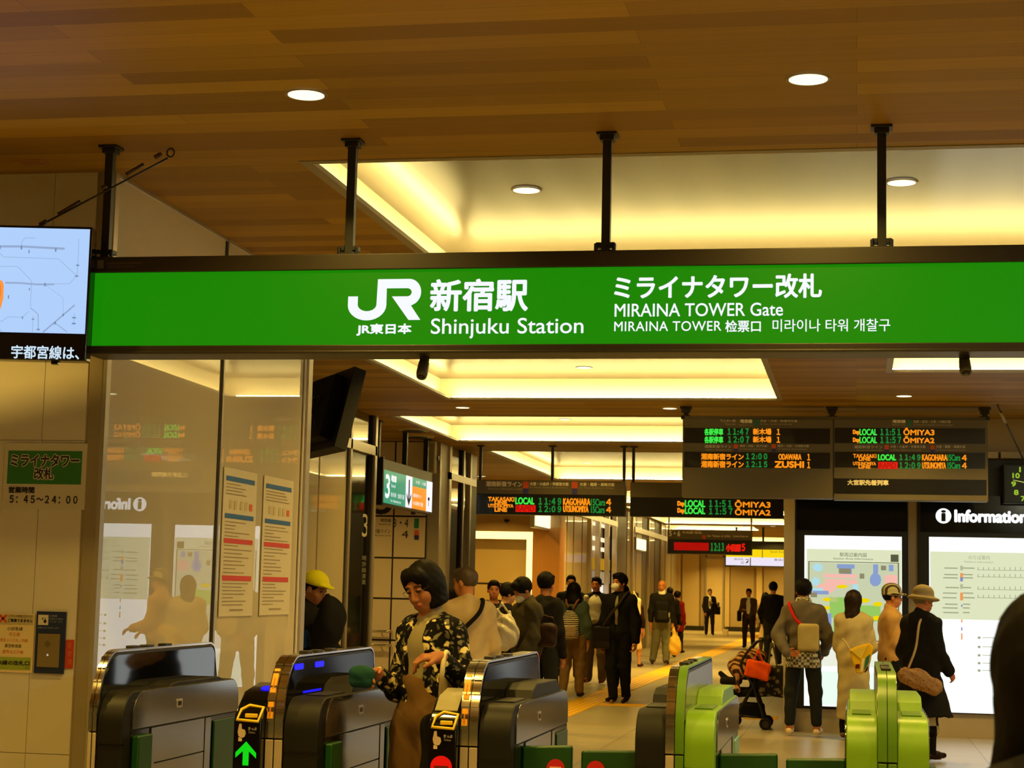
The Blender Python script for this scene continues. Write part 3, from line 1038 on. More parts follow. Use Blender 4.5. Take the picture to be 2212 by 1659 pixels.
def led_lines(root, Y, items, d=0.006):
    """items: (text, pixel box, material, bold); every line of text is a part of its own"""
    P_ = front_plate(Y)
    for s, bx, m, bo in items:
        mb = MB()
        if s.replace(':', '').isdigit():
            s = s.translate(WIDE)
            bo *= .7
        P_.text(mb, s, *pbox(*bx, Y=Y), d=d, bold=bo)
        rel(mb.build(NAMES.get(m.name, 'led_text'), m, root), root)


def marks(root, Y, name, m, boxes, d=0.006):
    P_ = front_plate(Y)
    for b in boxes:
        mb = MB()
        P_.quad(mb, *pbox(*b, Y=Y), d=d)
        rel(mb.build(name, m, root), root)


YB = 19.15
bd = thing('departure_board', 'large grey double departure board hanging in front of the information wall', 'departure board', (-0.25, YB, 2.51))
bL, bR, bB, bT = -1.832, 1.34, 2.510, 3.362
mb = MB().box(bL, -0.245, YB, YB + 0.22, bB + 0.01, bT).box(-0.235, bR, YB, YB + 0.22, bB, bT)
mb.box(bL + .02, bR - .02, YB + 0.02, YB + 0.2, bB + .02, bT + 0.03)
rel(mb.build('board_case', M_grey, bd, bevel=0.006), bd)
mb = MB()
for (xa, xb) in ((1478, 1793), (1803, 2128)):
    for (za, zb) in ((925, 958), (977, 1011)):
        u = pbox(xa, za, xb, zb, Y=YB)
        mb.box(u[0], u[2], YB - 0.004, YB, u[1], u[3])
rel(mb.build('led_panel', M_led, bd), bd)
mb = MB()
u = pbox(1802, 1035, 2131, 1068, Y=YB)
mb.box(u[0], u[2], YB - 0.004, YB, u[1], u[3])
rel(mb.build('notice_panel', M_led, bd), bd)
bo = 0.004
led_lines(bd, YB, [
    ('各駅停車', (1522, 926, 1562, 940), L_G, .003), ('各駅停車', (1522, 943, 1562, 957), L_G, .003),
    ('11:47', (1572, 926, 1617, 939), L_DG, .005), ('12:07', (1573, 943, 1618, 956), L_DG, .005),
    ('新木場', (1627, 926, 1666, 939), L_O, .003), ('新木場', (1627, 943, 1666, 956), L_O, .003),
    ('1', (1678, 927, 1685, 939), L_O, bo), ('1', (1678, 944, 1685, 956), L_O, bo),
    ('湘南新宿ライン', (1515, 980, 1606, 993), L_O, .003), ('湘南新宿ライン', (1515, 996, 1606, 1010), L_O, .003),
    ('12:00', (1612, 980, 1657, 992), L_DG, .005), ('12:15', (1612, 997, 1657, 1009), L_DG, .005),
    ('ODAWARA', (1682, 981, 1731, 993), L_O, .003), ('ZUSHI', (1674, 997, 1736, 1010), L_O, .005),
    ('1', (1744, 981, 1750, 994), L_O, bo), ('1', (1744, 998, 1750, 1011), L_O, bo),
    ('Dep', (1843, 929, 1856, 940), L_O, .004), ('Dep', (1843, 946, 1856, 957), L_O, .004),
    ('LOCAL', (1857, 927, 1894, 940), L_G, .003), ('LOCAL', (1857, 944, 1894, 957), L_G, .003),
    ('11:51', (1902, 927, 1945, 940), L_DG, .005), ('11:57', (1902, 944, 1946, 957), L_DG, .005),
    ('ŌMIYA3', (1952, 925, 2018, 940), L_O, .003), ('ŌMIYA2', (1952, 943, 2018, 957), L_O, .003),
    ('TAKASAKI', (1843, 981, 1893, 989), L_O, .002), ('LINE', (1855, 988, 1880, 995), L_O, .003),
    ('UTSUNOMIYA', (1843, 998, 1892, 1005), L_O, .002), ('LINE', (1855, 1005, 1880, 1012), L_O, .003),
    ('LOCAL', (1897, 982, 1935, 994), L_G, .004), ('11:49', (1943, 982, 1988, 994), L_DG, .005), ('12:09', (1943, 999, 1988, 1012), L_DG, .005),
    ('KAGOHARA', (1992, 982, 2046, 995), L_O, .003), ('UTSUNOMIYA', (1992, 999, 2043, 1012), L_O, .003),
    ('15Cars', (2047, 982, 2074, 995), L_DG, .003), ('15Cars', (2047, 999, 2074, 1012), L_DG, .003),
    ('4', (2078, 983, 2088, 995), L_O, bo), ('4', (2078, 1000, 2088, 1012), L_O, bo),
    ('大宮駅先着列車', (1831, 1037, 1919, 1048), M_hdr, .003),
    ('りんかい線', (1557, 906, 1589, 912), M_hdr, 0), ('埼京線', (1599, 906, 1625, 914), M_hdr, .002), ('渋谷・大崎・新宿湾方面', (1642, 907, 1722, 912), M_hdr, 0),
    ('湘南新宿ライン', (1522, 961, 1580, 968), M_hdr, 0), ('横浜・大船・逗子方面', (1598, 961, 1657, 966), M_hdr, 0), ('横浜・大船・小田原方面', (1680, 961, 1747, 966), M_hdr, 0),
    ('埼京線', (1928, 907, 1956, 914), M_hdr, .002), ('池袋・赤羽・大宮・川越方面', (1973, 908, 2053, 914), M_hdr, 0),
    ('湘南新宿ライン', (1845, 962, 1906, 969), M_hdr, 0), ('大宮・小金井・宇都宮方面', (1923, 962, 1999, 968), M_hdr, 0), ('大宮・籠原・高崎方面', (2022, 962, 2085, 968), M_hdr, 0),
    ('Saikyō Line', (1597, 917, 1626, 920), M_hdr2, 0), ('for Ōsaki, Tennōzu Isle & Shin-kiba', (1642, 914, 1711, 918), M_hdr2, 0), ('Rinkai Line', (1567, 914, 1589, 918), M_hdr2, 0),
    ('Shōnan-Shinjuku Line', (1525, 970, 1580, 974), M_hdr2, 0), ('for Yokohama, Ōfuna & Zushi', (1598, 968, 1653, 972), M_hdr2, 0), ('for Yokohama, Ōfuna & Odawara', (1680, 968, 1744, 972), M_hdr2, 0),
    ('Saikyō Line', (1927, 916, 1956, 920), M_hdr2, 0), ('for Ikebukuro, Akabane, Ōmiya & Kawagoe', (1973, 916, 2060, 920), M_hdr2, 0),
    ('Shōnan-Shinjuku Line', (1850, 971, 1906, 975), M_hdr2, 0), ('for Ōmiya, Koganei & Utsunomiya', (1923, 970, 1990, 974), M_hdr2, 0), ('for Ōmiya, Kagohara & Takasaki', (2022, 970, 2086, 974), M_hdr2, 0)])
mbr = MB()
P_ = front_plate(YB)
P_.quad(mbr, *pbox(1897, 998, 1939, 1013, Y=YB), d=0.005)
rel(mbr.build('rapid_led_block', L_R, bd), bd)
led_lines(bd, YB, [('RAPID', (1900, 1000, 1935, 1011), L_DR, .002)], d=0.008)
marks(bd, YB, 'teal_line_mark', M_mg, [(1630, 906, 1639, 920), (1960, 907, 1968, 921)])
marks(bd, YB, 'orange_line_mark', M_mo, [(1585, 960, 1594, 969), (1667, 960, 1676, 969), (1911, 961, 1920, 971), (2010, 962, 2019, 971)])
marks(bd, YB, 'indigo_line_mark', M_mb, [(1585, 969, 1594, 976), (1667, 969, 1676, 976), (1911, 971, 1920, 978), (2010, 971, 2019, 978)])
for x in (1481, 1797, 2129):
    q = at(x, 877, Z=HC)
    h = MB().box(q[0] - .026, q[0] + .026, YB + .07, YB + .13, bT, HC).box(q[0] - .06, q[0] + .06, YB + .04, YB + .16, HC - .03, HC).box(q[0] - .045, q[0] + .045, YB + .055, YB + .145, HC - .07, HC - .03).box(q[0] - .05, q[0] + .05, YB + .05, YB + .15, bT, bT + .04)
    rel(h.build('hanger_post', M_dark, bd, bevel=.003), bd)
st = thing('stay_cable', 'thin dark stay cable slanting from the ceiling at the right end of the double board', 'cable')
p, q = at(2150, 879, Z=HC), at(2212, 995, Y=20.3)
p2 = (p[0], 18.9, HC - .012)
d = Vector(at(2214, 1000, Y=20.2)) - Vector(p2)
MB().tube([p2, tuple(Vector(p2) + d)], 0.008, 8).build('cable', M_dark, st, smooth=True)
MB().tube([tuple(Vector(p2) + d * .12), tuple(Vector(p2) + d * .28)], 0.018, 8).build('turnbuckle', mat('pale fitting', (170, 156, 120), rough=.4), st, smooth=True)

Y2 = 24.5
b2 = thing('departure_board', 'two line train board showing 11:49 and 12:09, hanging before the alcove', 'departure board', (-4.17, Y2, 2.53))
x0, x1 = -5.215, -3.125
rel(MB().box(x0, x1, Y2, Y2 + .2, 2.815, 3.01).box(x0, x1, Y2 + .01, Y2 + .2, 2.53, 2.815).build('board_case', M_grey, b2, bevel=.006), b2)
rel(MB().box(x0 + .005, x1 - .005, Y2 - .004, Y2 + .01, 2.532, 2.812).build('led_panel', M_led, b2), b2)
led_lines(b2, Y2, [
    ('TAKASAKI', (1055, 1074, 1111, 1083), L_O, .004), ('LINE', (1069, 1082, 1095, 1089), L_O, .005), ('UTSUNOMIYA', (1055, 1089, 1109, 1096), L_O, .003), ('LINE', (1069, 1097, 1095, 1105), L_O, .005),
    ('LOCAL', (1114, 1075, 1154, 1089), L_G, .005), ('11:49', (1164, 1076, 1212, 1090), L_DG, .007), ('12:09', (1164, 1093, 1212, 1106), L_DG, .007),
    ('KAGOHARA', (1217, 1077, 1275, 1091), L_O, .005), ('UTSUNOMIYA', (1217, 1093, 1271, 1106), L_O, .005), ('15Cars', (1277, 1078, 1307, 1092), L_DG, .004), ('15Cars', (1277, 1094, 1306, 1108), L_DG, .004),
    ('4', (1310, 1078, 1320, 1091), L_O, .006), ('4', (1310, 1095, 1320, 1107), L_O, .006),
    ('湘南新宿ライン', (1050, 1040, 1128, 1051), M_hdr, .003), ('大宮・小金井・宇都宮方面', (1145, 1042, 1228, 1049), M_hdr, .002), ('大宮・籠原・高崎方面', (1253, 1043, 1327, 1050), M_hdr, .002),
    ('Shōnan-Shinjuku Line', (1054, 1054, 1128, 1059), M_hdr2, 0), ('for Ōmiya, Koganei & Utsunomiya', (1145, 1051, 1226, 1055), M_hdr2, 0), ('for Ōmiya, Kagohara & Takasaki', (1253, 1052, 1326, 1056), M_hdr2, 0)])
mbr = MB()
front_plate(Y2).quad(mbr, *pbox(1114, 1091, 1157, 1106, Y=Y2), d=0.005)
rel(mbr.build('rapid_led_block', L_R, b2), b2)
led_lines(b2, Y2, [('RAPID', (1116, 1092, 1154, 1104), L_DR, .003)], d=0.009)
marks(b2, Y2, 'orange_line_mark', M_mo, [(1130, 1040, 1142, 1055), (1235, 1041, 1248, 1055)])
marks(b2, Y2, 'indigo_line_mark', M_mb, [(1130, 1055, 1142, 1067), (1236, 1055, 1247, 1068)])
for x in (x0 + .03, -4.16, x1 - .03):
    rel(MB().box(x - .02, x + .02, Y2 + .08, Y2 + .12, 3.01, HC).box(x - .05, x + .05, Y2 + .05, Y2 + .15, HC - .02, HC).build('hanger_post', M_dark, b2), b2)

b3 = thing('departure_board', 'two line train board showing 11:51 and 11:57 below the big double board', 'departure board', (-2.0, Y2, 2.53))
x0, x1 = -3.055, -0.975
rel(MB().box(x0, x1, Y2, Y2 + .2, 2.79, 3.0).box(x0, x1, Y2 + .01, Y2 + .2, 2.53, 2.79).build('board_case', M_grey, b3, bevel=.006), b3)
rel(MB().box(x0 + .005, x1 - .005, Y2 - .004, Y2 + .01, 2.532, 2.788).build('led_panel', M_led, b3), b3)
led_lines(b3, Y2, [('Dep', (1464, 1083, 1478, 1095), L_O, .006), ('Dep', (1464, 1098, 1478, 1110), L_O, .006), ('LOCAL', (1480, 1081, 1523, 1095), L_G, .005), ('LOCAL', (1480, 1097, 1523, 1110), L_G, .005),
                   ('11:51', (1532, 1081, 1580, 1095), L_DG, .007), ('11:57', (1532, 1098, 1582, 1111), L_DG, .007), ('ŌMIYA3', (1588, 1081, 1664, 1096), L_O, .004), ('ŌMIYA2', (1588, 1098, 1664, 1113), L_O, .004)])
for x in (x0 + .03, -2.0, x1 - .03):
    rel(MB().box(x - .02, x + .02, Y2 + .08, Y2 + .12, 3.0, HC).box(x - .05, x + .05, Y2 + .05, Y2 + .15, HC - .02, HC).build('hanger_post', M_dark, b3), b3)

Y4 = 46.0
b4 = thing('departure_board', 'far train board headed 5·6 with a red lit block', 'departure board', (-3.68, Y4, 2.52))
u = pbox(1442, 1146, 1624, 1198, Y=Y4)
zm = at(1530, 1166, Y=Y4)[2]
rel(MB().box(u[0], u[2], Y4, Y4 + .25, u[1], u[3]).build('board_case', M_grey, b4, bevel=.006), b4)
rel(MB().box(u[0] + .01, u[2] - .01, Y4 - .01, Y4, u[1] + .02, zm).build('led_panel', M_led, b4), b4)
mbr = MB()
front_plate(Y4).quad(mbr, *pbox(1456, 1172, 1531, 1189, Y=Y4), d=0.014)
rel(mbr.build('red_led_block', L_DR, b4), b4)
led_lines(b4, Y4, [('12:13', (1536, 1173, 1563, 1190), glow('led dim green', (20, 130, 50)), .012), ('小田原', (1569, 1176, 1600, 1191), L_R, .012), ('5', (1603, 1175, 1609, 1190), L_R, .014), ('5・6', (1446, 1147, 1469, 1158), M_hdr, .008), ('中央線 特急', (1474, 1148, 1516, 1153), M_hdr2, .004), ('for Takao & Kōfu', (1528, 1156, 1578, 1160), M_hdr2, .004), ('Limited Express', (1584, 1157, 1616, 1161), M_hdr2, .004)], d=.018)
marks(b4, Y4, 'orange_line_mark', M_mo, [(1517, 1156, 1525, 1164), (1500, 1148, 1507, 1153)])
for x in (u[0] + .02, u[2] - .02):
    rel(MB().box(x - .025, x + .025, Y4 + .1, Y4 + .14, u[3], HC).build('hanger_post', M_chrome, b4), b4)

Y5 = 54.0
t = thing('yellow_exit_sign', 'far yellow and white guide sign hanging over the corridor', 'sign', (-2.9, Y5, 2.35))
u = pbox(1568, 1187, 1700, 1222, Y=Y5)
zm = at(1634, 1204, Y=Y5)[2]
rel(MB().box(u[0] - .03, u[2] + .3, Y5, Y5 + .25, u[1] - .04, u[3] + .25).build('sign_case', M_dark, t), t)
mb = MB()
front_plate(Y5).quad(mb, u[0], zm, u[2] + .28, u[3], d=.004)
rel(mb.build('yellow_panel', glow('lit yellow', (250, 214, 10), 1.0), t), t)
mb = MB()
front_plate(Y5).quad(mb, u[0], u[1], u[2] + .28, zm, d=.004)
rel(mb.build('white_panel', glow('lit pale violet', (236, 228, 244), 1.0), t), t)
mb = MB()
fp = front_plate(Y5)
fp.quad(mb, *pbox(1646, 1188, 1647.5, 1205, Y=Y5), d=.008)
fp.quad(mb, *pbox(1620, 1205, 1622, 1222, Y=Y5), d=.008)
fp.text(mb, '南改札', *pbox(1586, 1206, 1607, 1210, Y=Y5), d=.008)
fp.text(mb, '↗', *pbox(1609, 1208, 1617, 1217, Y=Y5), d=.008)
fp.text(mb, '出口', *pbox(1601, 1212, 1607, 1218, Y=Y5), d=.008)
fp.text(mb, '乗換口', *pbox(1672, 1207, 1697, 1212, Y=Y5), d=.008)
fp.text(mb, 'South Exit', *pbox(1664, 1190, 1694, 1194, Y=Y5), d=.008)
rel(mb.build('lettering', M_text, t), t)
for x in (u[0] + .3, at(1648, 1187, Y=Y5)[0], u[2] + .2):
    rel(MB().box(x - .03, x + .03, Y5 + .1, Y5 + .16, u[3] + .25, HC).build('hanger_post', M_dark, t), t)

# hanging platform sign seen along its length
t = thing('platform_sign', 'hanging platform 3 sign in green and orange with a down arrow', 'sign', (-5.70, 22.3, 2.5))
s0, s1, sz0, sz1 = 21.10, 23.66, 2.48, 2.945
xf_ = -5.65
rel(MB().box(xf_ - .10, xf_ - .004, s0, s1, sz0, sz1 + .10).build('sign_case', M_dark, t, bevel=.005), t)
rel(MB().box(xf_ - .14, xf_ + .004, s0 - .05, s0, sz0 - .0, sz1 + .12).build('end_cap', M_black, t), t)
SPL = side_plate(xf_)
ay = lambda x: at(x, 1060, X=xf_)[1]
mb = MB()
SPL.quad(mb, s0, sz0 + .03, ay(876), sz1 - .03, d=.002)
SPL.quad(mb, ay(890), 2.80, ay(921), sz1 - .03, d=.002)
rel(mb.build('green_panel', glow('lit teal', (10, 146, 112), 1.0), t), t)
mb = MB()
SPL.quad(mb, ay(890), sz0 + .03, ay(921), 2.80, d=.002)
rel(mb.build('orange_panel', glow('lit orange', (250, 140, 24), 1.0), t), t)
mb = MB()
SPL.quad(mb, ay(876), sz0 + .03, ay(890), sz1 - .03, d=.002)
SPL.quad(mb, ay(921), sz0 + .03, s1, sz1 - .03, d=.002)
rel(mb.build('white_panel', glow('lit cool white', (240, 240, 252), 1.0), t), t)
mb = MB()
SPL.text(mb, '3', ay(832), 2.58, ay(841), 2.86, d=.004, bold=.008)
SPL.text(mb, '埼京線', ay(844), 2.79, ay(855), 2.87, d=.004, bold=.004)
SPL.text(mb, 'Saikyō', ay(844), 2.71, ay(854), 2.76, d=.004)
SPL.text(mb, '新木場・池袋方面', ay(844), 2.60, ay(873), 2.66, d=.004)
SPL.text(mb, 'for Ikebukuro', ay(844), 2.54, ay(866), 2.57, d=.004)
SPL.text(mb, '大宮・川越', ay(897), 2.84, ay(919), 2.885, d=.004)
SPL.text(mb, '湘南新宿ライン', ay(892), 2.66, ay(910), 2.71, d=.004)
SPL.text(mb, '小田原方面', ay(892), 2.56, ay(914), 2.61, d=.004)
rel(mb.build('lettering', M_white, t), t)
mb = MB()
c = (ay(876) + ay(890)) / 2
w = (ay(890) - ay(876)) / 2
SPL.poly(mb, [(c - .03, 2.87), (c - .03, 2.62), (c - w * .7, 2.70), (c - w * .7, 2.65), (c, 2.53), (c + w * .7, 2.65), (c + w * .7, 2.70), (c + .03, 2.62), (c + .03, 2.87)][::-1], d=.004)
SPL.quad(mb, ay(924), 2.66, ay(928), 2.70, d=.004)
SPL.quad(mb, ay(925.5), 2.58, ay(926.5), 2.70, d=.004)
rel(mb.build('down_arrow', mat('arrow navy', (40, 44, 90), rough=.5), t), t)
for y in (21.0, 22.35, 23.5):
    rel(MB().box(xf_ - .09, xf_ - .03, y - .03, y + .03, sz1 + .1, HC).box(xf_ - .11, xf_ - .01, y - .06, y + .06, HC - .02, HC).build('hanger_post', M_black, t), t)

# number on the dark glass of the stair entrance
t = thing('glass_number_sticker', 'tall white number 3 and small characters on the dark glass door', 'sticker')
DG = side_plate(XS - .03)
mb = MB()
b = pbox(782, 1110, 794, 1160, X=XS - .03)
DG.text(mb, '3', *b, d=.004)
mb.build('number', mat('sticker white', (206, 200, 180), rough=.5), t)
mb = MB()
for i, ch in enumerate('埼京線湘南'):
    b = pbox(781, 1200 + i * 13, 791, 1211 + i * 13, X=XS - .03)
    DG.text(mb, ch, *b, d=.004)
mb.build('small_lettering', mat('sticker grey', (150, 146, 130), rough=.5), t)

# lantern sign and shop sign along the left side
t = thing('lit_box_sign', 'square warm white lit sign above the orange wall of the alcove', 'sign', (XS, 32, 2.5))
rel(MB().box(XS - .02, XS + .0, 31.5, 33.4, 2.64, 2.88).build('lit_panel', glow('box light', (255, 250, 190), 1.6), t), t)
rel(MB().box(XS - .1, XS - .02, 31.4, 33.5, 2.60, 2.92).box(XS - .12, XS - .04, 32.2, 32.3, 2.9, HC).build('sign_case', M_alu, t), t)
t = thing('lit_box_sign', 'small bright lit sign fixed to the far corridor panels left of the bald man', 'sign', (XS, 50, 2.5))
b = pbox(1377, 1165, 1396, 1188, X=XS + .1)
rel(MB().box(XS + .08, XS + .1, b[0], b[2], b[1], b[3]).build('lit_panel', glow('box light', (255, 250, 190), 1.6), t), t)
rel(MB().box(XS - .0, XS + .08, b[0] - .1, b[2] + .1, b[1] - .03, b[3] + .03).build('sign_case', M_alu, t), t)
t = thing('shop_sign', 'white, purple and orange shop sign behind the masked man', 'sign', (XS, 43, 2.5))
q = pbox(1307, 1148, 1332, 1190, Y=42.6)
rel(MB().box(q[0], q[2], 42.6, 42.8, q[1], q[3]).build('sign_case', M_white and mat('sign white', (232, 226, 216), rough=.5, emit=.5, ecol=(.8, .75, .66)), t), t)
fp = front_plate(42.6)
mb = MB()
fp.quad(mb, *pbox(1308, 1172, 1331, 1188, Y=42.6), d=.006)
rel(mb.build('orange_panel', glow('shop sign orange', (238, 150, 30), 1.0), t), t)
mb = MB()
c = at(1325, 1167, Y=42.6)
fp.poly(mb, [(c[0] + .07 * math.cos(i * math.pi / 8), c[2] + .07 * math.sin(i * math.pi / 8)) for i in range(16)], d=.008)
rel(mb.build('purple_emblem', glow('shop sign purple', (96, 60, 140), 1.0), t), t)
mb = MB()
fp.quad(mb, *pbox(1317, 1176, 1321, 1187, Y=42.6), d=.009)
rel(mb.build('cup_picture', M_paper, t), t)
rel(MB().box(q[0] + .05, q[0] + .08, 42.66, 42.7, q[3], HC).box(q[2] - .08, q[2] - .05, 42.66, 42.7, q[3], HC).build('hanger_post', M_dark, t), t)

# ------------------------------------------------------------------ big screen seen from behind, left of centre
t = thing('hanging_screen', 'large black screen seen from behind, tilted, hanging beside the glass wall', 'monitor', (-3.85, 12.4, 2.9))
XQ, YQ = -3.95, 12.3
c = [at(*p, Y=YQ + dy) for p, dy in (((788, 790), 0.0), ((742, 975), 0.25))]
top, bot = Vector(at(766, 791, Y=12.3)), Vector(at(721, 965, Y=12.05))
sd = Vector((-0.54, 0.84, 0)).normalized()      # along the screen's width
upv = (top - bot).normalized()
nn = sd.cross(upv).normalized()
Wd, th = 1.05, 0.095
def slab(w0, w1, h0, h1, d0, d1):
    P = lambda a, b, d: tuple(bot + sd * a + upv * b + nn * d)
    v = [P(w0, h0, d0), P(w1, h0, d0), P(w1, h1, d0), P(w0, h1, d0), P(w0, h0, d1), P(w1, h0, d1), P(w1, h1, d1), P(w0, h1, d1)]
    return v
Ht = (top - bot).length
FQ = [(0, 3, 2, 1), (4, 5, 6, 7), (0, 1, 5, 4), (1, 2, 6, 5), (2, 3, 7, 6), (3, 0, 4, 7)]
rel(MB().add(slab(0, Wd, 0, Ht, 0, th), FQ).build('screen_case', mat('screen case black', (24, 22, 17), rough=.6, spec=.2), t, bevel=.006), t)
rel(MB().add(slab(.12, Wd - .12, .06, Ht - .08, -.09, 0), FQ).build('rear_housing', mat('screen rear black', (9, 8, 7), rough=.7, spec=.15), t, bevel=.01), t)
rel(MB().add(slab(.015, Wd - .015, .015, Ht - .015, th, th + .004), FQ).build('screen_face', M_gloss, t), t)
pc = bot + sd * (Wd * .5) + upv * (Ht * .6) + nn * -.09
rel(MB().tube([tuple(pc), tuple(pc + nn * -.08), (pc.x, pc.y, HC)], .025, 10).build('hanger_pole', M_black, t), t)
mb = MB()
for s in (0.2, 0.27, 0.36):
    p = bot + sd * (Wd * s + .05) + upv * (.1 + s * .2) + nn * -.1
    mb.tube([tuple(p), tuple(p + upv * .12 + sd * .07 + nn * -.03), tuple(p + upv * .26 + sd * .05)], .006, 6)
rel(mb.build('loose_cable', M_dark, t, smooth=True), t)

# ------------------------------------------------------------------ information displays
def display(name, label, px0, px1, ptop, pbot):
    t = thing(name, label, 'information board', (0, YI, 0))
    a, b, c2, d2 = pbox(px0, ptop, px1, pbot, Y=YI - .05)
    return t, a, b, c2, d2


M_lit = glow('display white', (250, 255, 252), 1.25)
M_lpap = glow('display paper', (222, 228, 190), 1.0)
M_lcy = glow('display pale cyan', (226, 250, 232), 1.1)
t = thing('information_board', 'black information board with an illuminated coloured area map', 'information board', (-0.05, YI, 0.27))
rel(MB().box(-0.67, 0.56, YI - .06, YI - .002, 0.27, 2.66).build('black_case', M_black, t, bevel=.004), t)
rel(MB().box(-0.66, 0.55, YI - .07, YI - .06, 2.235, 2.64).build('top_panel', M_gloss, t), t)
DI = front_plate(YI - .06)
D1 = (-0.572, 0.268 + .02, 0.495, 2.175)
mb = MB()
DI.quad(mb, D1[0], D1[1], D1[2], D1[3], d=.002)
rel(mb.build('lit_panel', M_lit, t), t)
Bi = lambda *p: pbox(*p, Y=YI - .06)
mb = MB()
DI.quad(mb, *Bi(1742, 1187, 1947, 1400), d=.004)
rel(mb.build('map_sheet', M_lpap, t), t)
mb = MB()
x0, z0, x1, z1 = Bi(1746, 1214, 1942, 1385)
fr = .012
for q in ((x0, z0, x0 + fr, z1), (x1 - fr, z0, x1, z1), (x0, z1 - fr * .6, x1, z1), (x0, z0, x1, z0 + fr)):
    DI.quad(mb, *q, d=.006)
DI.quad(mb, *Bi(1924, 1198, 1941, 1214), d=.006)
DI.text(mb, '駅周辺案内図', *Bi(1814, 1194, 1872, 1203), d=.006)
DI.text(mb, 'Station Area Information', *Bi(1800, 1205, 1886, 1209), d=.006)
rel(mb.build('map_border', glow('display dark', (86, 88, 66), 1.0), t), t)


def blob(cx, cy, rx, ry, n=10, seed=1, j=.25):
    r = random.Random(seed)
    pts = []
    for i in range(n):
        a = 2 * math.pi * i / n
        k = 1 + j * (r.random() - .5)
        p = at(cx + rx * k * math.cos(a), cy + ry * k * math.sin(a), Y=YI - .06)
        pts.append((p[0], p[2]))
    return pts[::-1]


def layer(root, name, m, shapes, d):
    for i, s in enumerate(shapes):
        mb = MB()
        DI.poly(mb, s, d=d + i * 4e-5)
        rel(mb.build(name, m, root), root)


def rects(*bs):
    out = []
    for b in bs:
        x0, z0, x1, z1 = Bi(*b)
        out.append([(x0, z0), (x1, z0), (x1, z1), (x0, z1)])
    return out


layer(t, 'map_ground', glow('map grey green', (200, 208, 172), 1.0), rects((1749, 1217, 1939, 1382)), .005)
layer(t, 'pink_block', glow('map pink', (246, 186, 172), 1.0), rects((1778, 1240, 1852, 1248), (1782, 1251, 1830, 1270), (1833, 1252, 1852, 1262), (1911, 1242, 1938, 1264), (1765, 1262, 1790, 1278), (1795, 1290, 1812, 1300)) + [blob(1790, 1270, 16, 12, seed=4)], .007)
layer(t, 'blue_block', glow('map blue', (136, 158, 206), 1.0), rects((1808, 1219, 1846, 1228), (1815, 1222, 1840, 1240), (1886, 1219, 1897, 1238), (1755, 1276, 1790, 1284), (1780, 1325, 1796, 1385), (1920, 1220, 1930, 1234)) + [blob(1891, 1252, 13, 15, seed=3, j=.1)], .0075)
layer(t, 'cyan_block', glow('map cyan', (176, 222, 232), 1.0), [blob(1766, 1226, 11, 9, seed=6), blob(1762, 1256, 9, 10, seed=7)] + rects((1842, 1262, 1854, 1276), (1751, 1270, 1778, 1276)), .008)
layer(t, 'grey_block', glow('map brown grey', (140, 136, 104), 1.0), rects((1812, 1228, 1838, 1239), (1857, 1239, 1867, 1250), (1903, 1222, 1914, 1232), (1751, 1280, 1765, 1290)), .0085)
layer(t, 'green_block', glow('map green', (150, 200, 96), 1.0), rects((1792, 1290, 1830, 1335), (1850, 1308, 1902, 1342), (1800, 1340, 1818, 1372)), .0072)
layer(t, 'yellow_mark', glow('map yellow', (240, 214, 0), 1.0), [blob(cx, cy, rx, ry, 14, seed=9, j=.05) for cx, cy, rx, ry in ((1819, 1267, 12, 4), (1786, 1295, 9, 4), (1785, 1313, 9, 4), (1867, 1297, 12, 5), (1896, 1305, 10, 5), (1894, 1335, 9, 5), (1810, 1349, 6, 5), (1760, 1330, 6, 4))], .009)
layer(t, 'lower_sheet', glow('display lower sheet', (236, 240, 222), 1.0), rects((1757, 1402, 1950, 1441)), .004)
layer(t, 'cyan_panel', M_lcy, rects((1750, 1452, 1948, 1525)), .004)

t2 = thing('information_board', 'black board headed Information with an illuminated platform timetable', 'information board', (1.5, YI, 0.27))
rel(MB().box(0.665, 2.6, YI - .06, YI - .002, 0.262, 3.04).build('black_case', M_black, t2, bevel=.004), t2)
rel(MB().box(0.70, 2.58, YI - .07, YI - .06, 2.235, 2.64).build('top_panel', M_gloss, t2), t2)
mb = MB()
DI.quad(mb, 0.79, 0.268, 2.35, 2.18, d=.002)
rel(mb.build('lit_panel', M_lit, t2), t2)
mb = MB()
DI.quad(mb, 0.80, 1.28, 2.34, 2.02, d=.004)  # sheet cut short; bare white below stands in for blown-out glare
rel(mb.build('timetable_sheet', M_lpap, t2), t2)
DJ = front_plate(YI - .07)
Bj = lambda *p: pbox(*p, Y=YI - .07)
mb = MB()
DJ.text(mb, 'Information', *Bj(2063, 1103, 2217, 1128), d=.004, bold=.009)
rel(mb.build('lettering', glow('display letter white', (252, 255, 255), 1.15), t2), t2)
mb = MB()
x0, z0, x1, z1 = Bj(2021, 1098, 2055, 1131)
DJ.poly(mb, [((x0 + x1) / 2 + (x1 - x0) / 2 * math.cos(i * math.pi / 16), (z0 + z1) / 2 + (z1 - z0) / 2 * math.sin(i * math.pi / 16)) for i in range(32)], d=.004)
rel(mb.build('info_disc', glow('display letter white', (252, 255, 255), 1.15), t2), t2)
mb = MB()
x0, z0, x1, z1 = Bj(2034, 1103, 2042, 1125)
DJ.text(mb, 'i', x0, z0, x1, z1, d=.007, bold=.006)
rel(mb.build('info_letter', M_text, t2), t2)
mb = MB()
DI.text(mb, 'のりば案内', *Bi(2092, 1200, 2138, 1209), d=.006)
DI.text(mb, 'Platform Information', *Bi(2083, 1212, 2146, 1216), d=.006)
rnd = random.Random(11)
